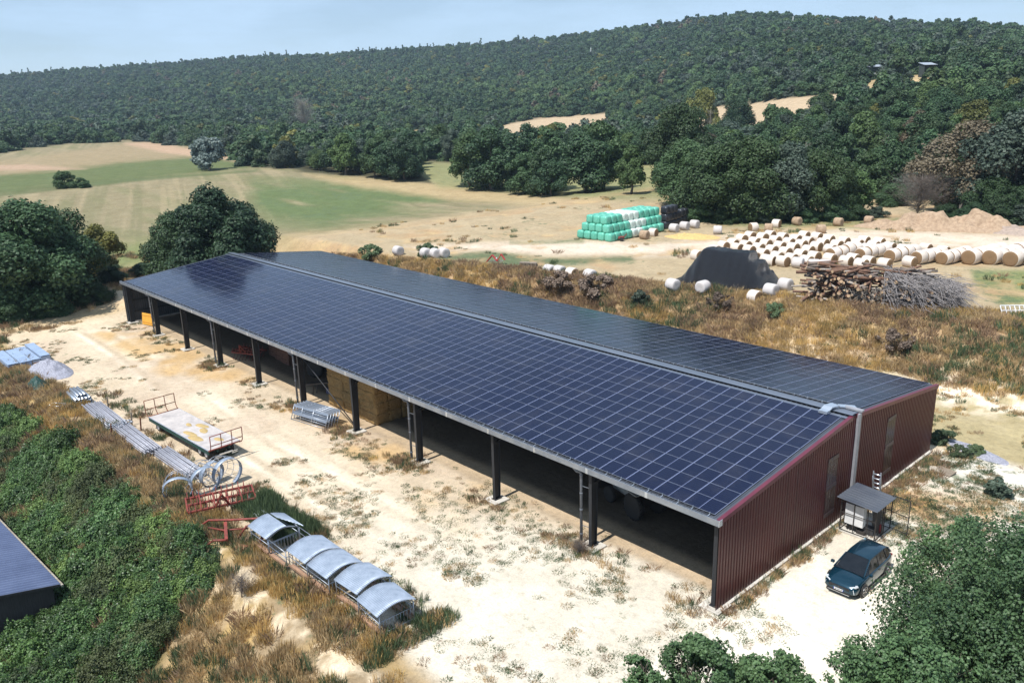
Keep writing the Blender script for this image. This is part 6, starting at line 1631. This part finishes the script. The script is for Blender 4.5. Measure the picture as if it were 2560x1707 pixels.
def wrap_mat(name, c1, c2):
    t = NT(name); v = t.coord('Object'); w = t.new('ShaderNodeTexWave', wave_type='BANDS', bands_direction='X'); w.inputs['Scale'].default_value = 2.2; w.inputs['Distortion'].default_value = 1.0; t.link(v, w.inputs['Vector'])
    oi = t.new('ShaderNodeObjectInfo').outputs['Random']
    c = t.mix(t.math('MULTIPLY', w.outputs['Fac'], .35), c1, c2); n = t.noise(3.0, 6, .65, v)
    c = t.mix(t.math('MULTIPLY', t.rmap(n, .5, .75), .6), c, c2); c = t.mix(t.math('MULTIPLY', oi, .5), c, c2)
    t.col(c); t.set(rough=.7, spec=.25); t.bump(t.noise(9, 4, .6, v), .25, .03); return t.m
M_net = wrap_mat('white_net_wrap', (0.72, 0.64, 0.58), (0.52, 0.44, 0.36)); M_netw = wrap_mat('white_film', (0.60, 0.56, 0.54), (0.40, 0.36, 0.34))
def end_mat():
    t = NT('hay_end'); v = t.coord('Object'); sp = t.new('ShaderNodeSeparateXYZ'); t.link(v, sp.inputs[0])
    r = t.math('SQRT', t.math('ADD', t.math('MULTIPLY', sp.outputs[1], sp.outputs[1]), t.math('MULTIPLY', sp.outputs[2], sp.outputs[2])))
    n = t.noise(5, 5, .6, v); ring = t.math('SINE', t.math('ADD', t.math('MULTIPLY', r, 55.0), t.math('MULTIPLY', n, 7.0)))
    oi = t.new('ShaderNodeObjectInfo').outputs['Random']
    c = t.mix(t.rmap(ring, -1, 1), (0.17, 0.11, 0.06), (0.33, 0.22, 0.12)); c = t.mix(t.math('MULTIPLY', oi, .5), c, (0.20, 0.12, 0.07)); t.col(c); t.set(rough=.95, spec=.1); t.bump(n, .6, .04); return t.m
M_end = end_mat()
NET = [bale_round_mesh('hay_bale', .80, 1.30, M_net, M_end, k) for k in range(3)]
SMALL = [bale_round_mesh('hay_bale', .64, 1.28, M_net, M_end, 30+k) for k in range(3)]
FILM = [bale_round_mesh('hay_bale', .66, 1.2, M_netw, M_netw, 9+k) for k in range(2)]
OLD = [bale_round_mesh('hay_bale', .66, 1.15, M_strawh, M_strawh, 20+k) for k in range(2)]
def place_bale(p, ang, label, group, meshes=NET, name='hay_bale', z=None, r=.80, s=1.0, tilt=0.0):
    q = bpy.data.objects.new(name, meshes[rp.randrange(len(meshes))]); x, y = float(p[0]), float(p[1])
    q.location = (x, y, (float(gz(x, y)) if z is None else z)+r*s*.88); q.rotation_euler = (0, tilt, ang+rp.uniform(-.05, .05)); q.scale = (s, s, s); COL.objects.link(q)
    return tag(q, label, 'hay bale', group)
def dirv(a, b):
    A, Bq = atg(*a), atg(*b); d = (Bq-A)[:2]; return d/np.linalg.norm(d)
# near group: end to end rows running back from the front edge, ends towards us
ORD = ['first', 'second', 'third', 'fourth', 'fifth', 'sixth', 'seventh', 'eighth', 'ninth', 'tenth', 'eleventh', 'twelfth', 'thirteenth', 'fourteenth', 'fifteenth', 'sixteenth', 'seventeenth', 'eighteenth', 'nineteenth', 'twentieth']+['far right']*20
placed = []
ax1 = dirv((2215, 608), (2330, 577)); 
front = [(1905, 598), (1972, 600), (2040, 603), (2102, 607), (2160, 607), (2222, 608), (2270, 608), (2318, 612), (2372, 614), (2420, 618)]
A0 = atg(2222, 610)[:2]; ang1 = math.atan2(ax1[1], ax1[0])
per = np.array([-ax1[1], ax1[0]])*-1
G1, G2 = 'net-wrapped hay bales lying end to end in the near rows', 'net-wrapped hay bales set out singly in the far rows'
cnt = 0
for i, (dx, dy) in enumerate(front):
    s0 = atg(dx, dy)[:2]; nb = 5 if dx > 2180 else 4
    for j in range(nb):
        p = s0+ax1*(0.7+(1.56 if dx > 2180 else 1.42)*j)
        if any(np.hypot(*(p-q)) < 1.0 for q in placed): continue
        placed.append(p)
        lb = '%s bale from the front in the %s near row counted from the left' % (ORD[j], ORD[i])
        place_bale(p, ang1, lb, G1, s=(1.15 if dx > 2180 else 1.0))
# middle and far group: single bales on a slanted lattice, long side towards us, one brown end showing at the right
ax2 = dirv((1700, 553), (1850, 577)); ang2 = math.atan2(ax2[1], ax2[0])
Z1 = [(1690, 541), (1740, 536), (1860, 540), (2000, 552), (2150, 572), (2185, 575), (2120, 600), (1990, 608), (1900, 597), (1800, 602), (1722, 592), (1632, 580), (1650, 560)]
O0 = atg(1640, 585)[:2]; b2 = np.array([-ax2[1], ax2[0]])
if b2[1] < 0: b2 = -b2
Zx = []
for j in range(0, 14):
    for i in range(-14, 34):
        p = O0+ax2*(2.15*i+1.0*j+rp.uniform(-.12, .12))+b2*(2.9*j+rp.uniform(-.1, .1)); z = float(gz(*p)); px, py = pix(p[0], p[1], z+.6)
        if in_poly(np.array([float(px)]), np.array([float(py)]), Z1, .5)[0] > .5 and not any(np.hypot(*(p-q)) < 1.5 for q in placed): Zx.append((p, float(px), j))
rowc = {}
for p, px, j in Zx:
    row_n = rowc.setdefault(j, 0); rowc[j] += 1
    placed.append(p); place_bale(p, ang2, '%s hay bale from the left in the %s far row behind the tarpaulin heap' % (ORD[row_n], ORD[j]), G2, SMALL, r=.64)
# loose bales around the yard
loose = [((1600, 593), 0.2, 'pale tan bale left of the tarpaulin heap top', NET), ((1627, 590), 0.2, 'white bale touching the left shoulder of the tarpaulin heap', NET),
         ((1768, 607), 0.5, 'white bale just right of the tarpaulin heap', NET), ((1832, 612), 0.6, 'greyish bale between the tarpaulin heap and the log pile', FILM), ((1868, 617), 0.9, 'bluish bale in weeds before the log pile', FILM), ((1893, 618), 0.6, 'grey film-wrapped bale directly behind the log pile', FILM),
         ((1545, 663), 0.2, 'white bale tucked under the left foot of the tarpaulin heap', FILM), ((1614, 668), 1.9, 'upright white bale in front of the tarpaulin heap', FILM), ((1770, 676), 0.3, 'bright white bale at the right foot of the tarpaulin heap', FILM), ((1803, 663), 0.3, 'white bale behind the bright one at the right foot of the tarpaulin heap', FILM), ((1733, 682), 0.3, 'half-buried tan bale at the foot of the tarpaulin heap', NET),
         ((1548, 530), 0.45, 'left bale of the three white ones below the dark oaks', FILM), ((1572, 525), 0.45, 'middle bale of the three white ones below the dark oaks', FILM), ((1595, 521), 0.45, 'right bale of the three white ones below the dark oaks', FILM),
         ((1500, 540), 0.5, 'tan bale beside the wrapped green stack', NET), ((1480, 546), 0.5, 'collapsed straw bale in front of the wrapped green stack', OLD), ((1648, 535), 0.9, 'torn grey bale on the weedy edge behind the bale field', FILM),
         ((1730, 527), 1.5, 'upright dark-sided bale at the edge of the wood', NET), ((1765, 530), 0.9, 'old tan bale at the back edge of the bale field', OLD), ((1783, 519), 0.5, 'white-topped old bale behind the tan one at the back edge', NET), ((1830, 514), 0.3, 'flat old bale in the weeds below the wood', OLD),
         ((1925, 516), 0.4, 'yellowish old bale at the left end of the straw heap', OLD), ((1885, 533), 1.2, 'dark mouldy round bale in front of the straw heap', OLD), ((1995, 512), 0.4, 'old bale on top of the straw heap', OLD),
         ((915, 583), 0.3, 'lone white bale beyond the far roof ridge', FILM), ((978, 588), 0.25, 'left bale of the three white ones beyond the roof', FILM), ((1000, 589), 0.25, 'middle bale of the three white ones beyond the roof', FILM), ((1020, 588), 0.25, 'right bale of the three white ones beyond the roof', FILM),
         ((1262, 622), 0.3, 'white bale half sunk in grass right of the pallets', FILM), ((1285, 624), 0.3, 'second white bale half sunk in grass right of the pallets', FILM), ((1313, 628), 0.4, 'tan bale half sunk in grass at the edge of the bank', NET), ((1355, 633), 0.3, 'pale bale sunk deep in the dry grass of the bank edge', FILM)]
for (dx, dy), a, lb, ms in loose:
    p = atg(dx, dy+3); place_bale(p, a+ang2-.2, lb, None, ms, r=.66, z=float(gz(p[0], p[1]))-(.35 if 'sunk' in lb or 'half-buried' in lb else 0), s=(.85 if ms is NET else 1.0))
# wrapped square-ish silage bales in three tiers
def film_bale_mat(name, c1, c2):
    t = NT(name); v = t.coord('Object'); n = t.noise(4, 5, .6, v); oi = t.new('ShaderNodeObjectInfo').outputs['Random']
    c = t.ramp(n, [(.35, c1), (.7, c2)]); c = t.mix(t.math('MULTIPLY', oi, .35), c, tuple(min(1, x*1.25+.03) for x in c2)); t.col(c); t.set(rough=.33, spec=.5); t.bump(t.noise(7, 5, .65, v), .5, .05); return t.m
M_gf = film_bale_mat('green_film', (0.07, 0.34, 0.24), (0.13, 0.44, 0.33)); M_wf = film_bale_mat('whitish_film', (0.50, 0.60, 0.53), (0.62, 0.68, 0.62)); M_bf = film_bale_mat('black_film', (0.012, 0.013, 0.018), (0.03, 0.032, 0.04))
def silage_mesh(name, m_, seed):
    bm = bmesh.new(); bmesh.ops.create_cube(bm, size=1.0); bmesh.ops.subdivide_edges(bm, edges=bm.edges[:], cuts=5, use_grid_fill=True); r = random.Random(seed)
    for v in bm.verts:
        c = v.co*2; l = max(abs(c.x), abs(c.y), abs(c.z)); q = (abs(c.x)**5+abs(c.y)**5+abs(c.z)**5)**.2
        c = c/q*l; v.co = Vector((c.x*.61, c.y*.61, c.z*.60))+Vector((r.gauss(0, .012), r.gauss(0, .012), r.gauss(0, .008)))
    me = bpy.data.meshes.new(name); bm.to_mesh(me); bm.free(); me.materials.append(m_); me.polygons.foreach_set('use_smooth', [True]*len(me.polygons)); return me
SG = [silage_mesh('wrapped_bale', M_gf, k) for k in range(2)]; SW = [silage_mesh('wrapped_bale', M_wf, 4)]; SB = [silage_mesh('wrapped_bale', M_bf, 5)]
A = atg(1405, 555)[:2]; Bq = atg(1535, 528)[:2]; u = (Bq-A)/np.linalg.norm(Bq-A); w = np.array([-u[1], u[0]]); 
wl_ = atg(1348, 543)[:2]-A
w = w if w@wl_ > 0 else -w
Lr = np.linalg.norm(Bq-A); st = 1.27; nn_ = int(Lr/st); zg = float(gz(*A))
nn_ = max(nn_, 8)
tier_n = ['bottom', 'middle', 'top']
for tier in range(3):
    for i in range(nn_-tier if False else nn_):
        for j in range(5-tier):
            if tier == 1 and i < 0: continue
            p = A+u*(st*(i+.5*0)+.2*tier)+w*(st*(j+.45*tier)+.3)
            white = (tier == 2 and 3 <= i <= 5) or (tier == 1 and 4 <= i <= 6) or (tier == 0 and 4 <= i <= 5)
            ms = SW if white else SG; q = bpy.data.objects.new('wrapped_bale', ms[rp.randrange(len(ms))]); q.location = (p[0], p[1], zg+.58+1.12*tier)
            q.rotation_euler = (0, 0, math.atan2(u[1], u[0])+rp.uniform(-.06, .06)); COL.objects.link(q)
            tag(q, '%s wrapped silage bale, %s tier, %s from the left, %s row' % ('whitish' if white else 'green', tier_n[tier], ORD[i], 'front' if j == 0 else ORD[j]), 'silage bale', 'wrapped silage bales stacked in three tiers')
for i in range(6):
    for tier in range(2+(i < 3)):
        p = Bq+u*(st*(i+.9))+w*(1.4+0.2*i); q = bpy.data.objects.new('wrapped_bale', SB[0]); q.location = (p[0], p[1], float(gz(*p))+.58+1.12*tier); q.rotation_euler = (0, 0, math.atan2(u[1], u[0])+rp.uniform(-.1, .1)); COL.objects.link(q)
        tag(q, '%s black wrapped silage bale from the green stack, %s tier' % (ORD[i], tier_n[tier]), 'silage bale', 'black silage bales at the end of the green stack')

# tarpaulin heap
def tarp():
    P0 = [at(1548, 652, 4.5), at(1752, 680, 4.5), at(1808, 652, 4.5), at(1612, 622, 4.5)]
    c = sum(P0)/4; ux = P0[1]-P0[0]; Lx = np.linalg.norm(ux[:2]); ang = math.atan2(ux[1], ux[0])
    Wy = 5.2; H = 3.45
    o = thing('tarpaulin_heap', 'big black plastic tarpaulin over a bale heap, shiny folds running down its side', 'tarpaulin', (c[0], c[1], float(gz(c[0], c[1]))-.1), ang)
    t = NT('black_tarpaulin'); v = t.coord('Object'); n = t.noise(1.4, 6, .6, t.coord('Object', scale=(4, 1, .35))); t.col(t.ramp(n, [(.3, (0.003, 0.0035, 0.006)), (.75, (0.008, 0.009, 0.014))])); t.set(rough=.22, spec=.85); t.bump(t.noise(1.3, 7, .68, t.coord('Object', scale=(4.5, 2.5, .4))), 1.0, .55)
    m = MB(); nu, nv = 120, 60; vs = []
    def f(a, b):
        x = (a-.5)*(Lx+1.4); y = (b-.5)*(Wy+1.6)
        tx = min(max((Lx/2+.1-abs(x+.9*0))/(2.3 if x < 0 else 2.5), 0), 1); ty = min(max((Wy/2+.35-abs(y))/2.1, 0), 1)
        h = H*(1-((1-tx)**2.6+(1-ty)**2.6)**(1/2.6)) if tx > 0 and ty > 0 else 0; h = max(h, 0); 
        if x > Lx*.24: h = min(h, H*.74)
        if x > Lx*.36: h = min(h, H*.36+.25*math.sin(y*2.5)**2)
        fold = .32*(float(fbm(x*1.9, y*.35, 6))-.5)*(1-ty*.7)+.02*math.sin(x*9.7+y)
        rim = .28 if (tx > 0 and ty > 0) else 0
        lump = .25*float(fbm(x*.7+5, y*.7+5, 4))
        z = max(h+(fold if h > .1 else 0)+lump*(1 if h > .2 else .2), .03)
        out = fold*.7
        cr_ = .20*(abs(math.sin(x*3.1+2.6*float(fbm(y*.5+3, x*.4, 8))))**.6-.55) if (0 < ty < .97 or 0 < tx < .97) and h > .15 else 0
        return (x+.3*cr_, y+((out if y > 0 else -out)+(-cr_ if y < 0 else cr_))*(1-ty), z+cr_*.35)
    m.grid(f, nu, nv); m.build('sheet', t.m, o, smooth=True)
tarp()

# log pile and brushwood
def logs():
    a = atg(1850, 690)[:2]; b = atg(2130, 705)[:2]; u = (b-a)/np.linalg.norm(b-a); L = np.linalg.norm(b-a); w = np.array([-u[1], u[0]]); w = w if w[1] > 0 else -w
    brk = [mat('log_bark', (0.11, 0.085, 0.07), (0.20, 0.16, 0.135), .9, 0, 4, .6), mat('reddish_log_bark', (0.19, 0.10, 0.065), (0.13, 0.075, 0.05), .9, 0, 4, .6), mat('pale_log_bark', (0.42, 0.36, 0.30), (0.26, 0.22, 0.19), .9, 0, 4, .6)]
    cut = mat('cut_wood', (0.52, 0.36, 0.22), (0.40, 0.27, 0.16), .8, 0, 6)
    meshes = []
    for k in range(9):
        r = [.16, .11, .09][k % 3]*rp.uniform(.8, 1.25); ll = rp.uniform(1.8, 3.6); m = MB()
        m.tube([(-ll/2, 0, 0), (-ll*.2, rp.uniform(-.1, .1), rp.uniform(-.05, .05)), (ll*.2, rp.uniform(-.12, .12), rp.uniform(-.08, .08)), (ll/2, 0, 0)], [r, r*.95, r*.85, r*.7], 8)
        m.m = [0]*(len(m.f)-2)+[1, 1]; q = m.build('log', [brk[k % 3 if k < 6 else 1], cut]); meshes.append(q.data); bpy.data.objects.remove(q)
    for k in range(290):
        t = rp.random(); lx = .2+t*(L-.6); hmax = 3.6*min(1, (lx+.5)/1.4)*(1-.10*t); z = rp.uniform(.1, hmax); depth = 1.5*(1-.35*z/3)
        yy = rp.uniform(-depth, depth*.6) if rp.random() < .6 else -depth*rp.uniform(.8, 1.0)
        p = a+u*lx+w*(yy+1.6); q = bpy.data.objects.new('log', meshes[rp.randrange(9)]); q.location = (p[0], p[1], float(gz(*p))+z)
        top = z > hmax*.75
        d = math.atan2(u[1], u[0]) if top or rp.random() < .35 else math.atan2(w[1], w[0]); q.rotation_euler = (rp.uniform(-.3, .3), rp.gauss(0, .16), d+rp.gauss(0, .35)); COL.objects.link(q)
        tag(q, 'cut log lying crosswise on top of the log pile' if top else 'cut log packed into the side of the log pile', 'log', 'cut logs heaped in the log pile')
    # brushwood: bushy ends of branches spilling to the right
    M_b = mat('grey_brushwood', (0.33, 0.30, 0.29), (0.20, 0.18, 0.175), .9, 0, 2); m = MB(); c0 = a+u*(L*.70)
    for k in range(3000):
        s = rp.random(); base = c0+u*rp.uniform(-.8, L*.50)+w*(.9+rp.gauss(0, 1.0)); z0 = rp.uniform(.1, 3.3)*(1-.35*max(0, (base-c0)@u/(L*.50)))
        d = u*rp.uniform(-.1, 1.2)+w*rp.uniform(-1.0, .5); ll = rp.uniform(.7, 2.6); e = base+d*ll; 
        A_ = Vector((base[0], base[1], float(gz(*base))+z0)); E = Vector((e[0], e[1], max(float(gz(*e))+.02, A_.z+rp.uniform(-1.1, .45)*ll*.6))); md = A_.lerp(E, .5)+Vector((0, 0, .12*ll))
        m.tube([A_, md, E], [.034, .022, .010], 3, cap=False)
    q = m.build('brushwood', M_b); tag(q, 'grey tangle of brushwood spilling from the right end of the log pile', 'brushwood', kind='stuff')
    m = MB()
    for k in range(240):
        base = c0+u*rp.uniform(-4.5, .5)+w*rp.uniform(-.4, .6); A_ = Vector((base[0], base[1], float(gz(*base))+rp.uniform(.2, 1.7))); d = u*rp.uniform(-.9, .3)+w*rp.uniform(-.9, -.1); e = base+d*rp.uniform(.5, 1.6); m.tube([A_, Vector((e[0], e[1], A_.z-rp.uniform(0, .8)))], [.02, .006], 3, cap=False)
    q = m.build('brushwood', mat('pale_brushwood', (0.40, 0.36, 0.31), (0.28, 0.25, 0.21), .9)); tag(q, 'pale twigs sticking out of the front of the log pile', 'brushwood', kind='stuff')
logs()

# small things in the bale yard
def slat_frame(dx, dy, label, W, H, nx, ny, mt, rz, tilt, name='steel_rack'):
    p = atg(dx, dy); o = thing(name, label, 'rack', (p[0], p[1], p[2]+.05), rz); o.rotation_euler = (tilt, 0, rz); m = MB()
    for i in range(nx+1): m.bar((-W/2+W*i/nx, 0, 0), (-W/2+W*i/nx, 0, H), .06)
    for j in range(ny+1): m.bar((-W/2, 0, H*j/ny), (W/2, 0, H*j/ny), .06)
    m.build('grid', mt, o)
slat_frame(2335, 726, 'white grid rack leaning in the grass at the right border', 2.4, 1.0, 6, 2, M_white, 0.75, -0.7)
slat_frame(1395, 532, 'white rack standing low in the field edge left of the green bales', 2.6, .9, 4, 2, M_white, 0.6, -1.2)
for n, (dx, dy) in enumerate([(1205, 613), (1222, 614)]):
    p = atg(dx, dy)
    for k in range(4): pallet(p[0], p[1], .5+.05*k, 'old pallet in the %s stack of grey pallets at the edge of the bank' % ['left', 'right'][n], M_wood, 0, p[2]+.145*k, 'old pallets stacked at the bank edge')
o = thing('scrap_plough', 'small red and white implement in the grass left of the pallets', 'farm implement', atg(1135, 608), 0.4)
m = MB(); m.bar((-1, 0, .3), (-.2, 0, 1.2), .5, .08); m.bar((-.2, 0, 1.2), (.4, .1, .5), .5, .08); m.bar((.3, .3, .4), (.8, .4, 1.3), .35, .08); m.bar((.8, .4, 1.3), (1.3, .4, .6), .3, .08); m.build('shares', mat('bright_red_paint', (0.50, 0.05, 0.04), (0.38, 0.05, 0.04), .5), o)
m = MB(); m.bar((-.9, .35, .3), (1.0, .4, .45), .12); m.tube([(0, 0, .2), (.3, .3, .9)], .06, 6); m.build('frame', M_galv_b, o)
o = thing('red_mower', 'small red machine standing in front of the green wrapped bales', 'farm implement', atg(1424, 553), 0.3)
m = MB(); m.box((0, 0, .45), (1.1, .7, .35)); m.bar((.5, 0, .5), (1.0, 0, 1.0), .12); m.build('housing', M_redp, o, bevel=.05)
for sx in (-.4, .4): m = MB(); m.tube([(sx, -.5, .28), (sx, -.35, .28)], .28, 14); m.build('wheel', M_tyre, o)

# ------------------------------------------------------------------ far away: two huts and a mast on the hill
def hut(dx, dy, W, label, open_front):
    p = atg(dx, dy); o = thing('hillside_hut', label, 'hut', (p[0], p[1], p[2]), YAW+.15); D, H = 3.6, 4.8
    bw = mat('green_black_boards', (0.05, 0.065, 0.06), (0.035, 0.045, 0.042), .9)
    m = MB(); m.box((0, D/2, H/2), (W, .12, H)); m.box((-W/2, 0, H/2), (.12, D, H)); m.box((W/2, 0, H/2), (.12, D, H))
    if not open_front: m.box((0, -D/2, H/2), (W, .12, H))
    m.build('walls', bw, o); m = MB(); m.box((0, 0, 0), (W+.8, D+1.0, .10), rot=(.22, 0, 0)); q = m.build('roof', mat('grey_hut_roof', (0.34, 0.37, 0.42), (0.27, 0.30, 0.34), .5), o, (0, 0, H+.25))
    m = MB(); m.box((-W*.15, -D/2-.08, 1.9), (1.2, .05, .7)); m.box((W*.3, -D/2-.08, 1.1), (.8, .05, 2.0))
    if not open_front: m.build('window', M_white, o)
hut(2006, 181, 6.0, 'small green-walled hut with pale roof on the wooded hill, left of the pair', False)
hut(2128, 177, 5.0, 'open dark hut with pale roof on the wooded hill, right of the pair', True)
for dx, dy, h, lab in ((1820, 60, 5, 'thin white mast rising from the wood near the hilltop'), (1357, 126, 5, 'thin pale mast in the wood on the long slope')):
    p = atg(dx, dy+6); m = MB(); m.tube([(0, 0, 0), (0, 0, h+6)], [.28, .22], 8); q = m.build('mast', M_white, None, p); tag(q, lab, 'mast', 'masts on the wooded hill')

# ------------------------------------------------------------------ the hazy summer air over the valley
def haze():
    m = MB(); m.box((-500, 700, 100), (4600, 4600, 360)); t = bpy.data.materials.new('haze'); t.use_nodes = True; n = t.node_tree.nodes
    n.remove(n['Principled BSDF']); v = n.new('ShaderNodeVolumePrincipled'); v.inputs['Color'].default_value = (0.62, 0.80, 1.0, 1); v.inputs['Density'].default_value = 0.00012
    v.inputs['Anisotropy'].default_value = 0.1
    t.node_tree.links.new(v.outputs[0], n['Material Output'].inputs['Volume'])
    o = m.build('haze', t); o['kind'] = 'stuff'
haze()
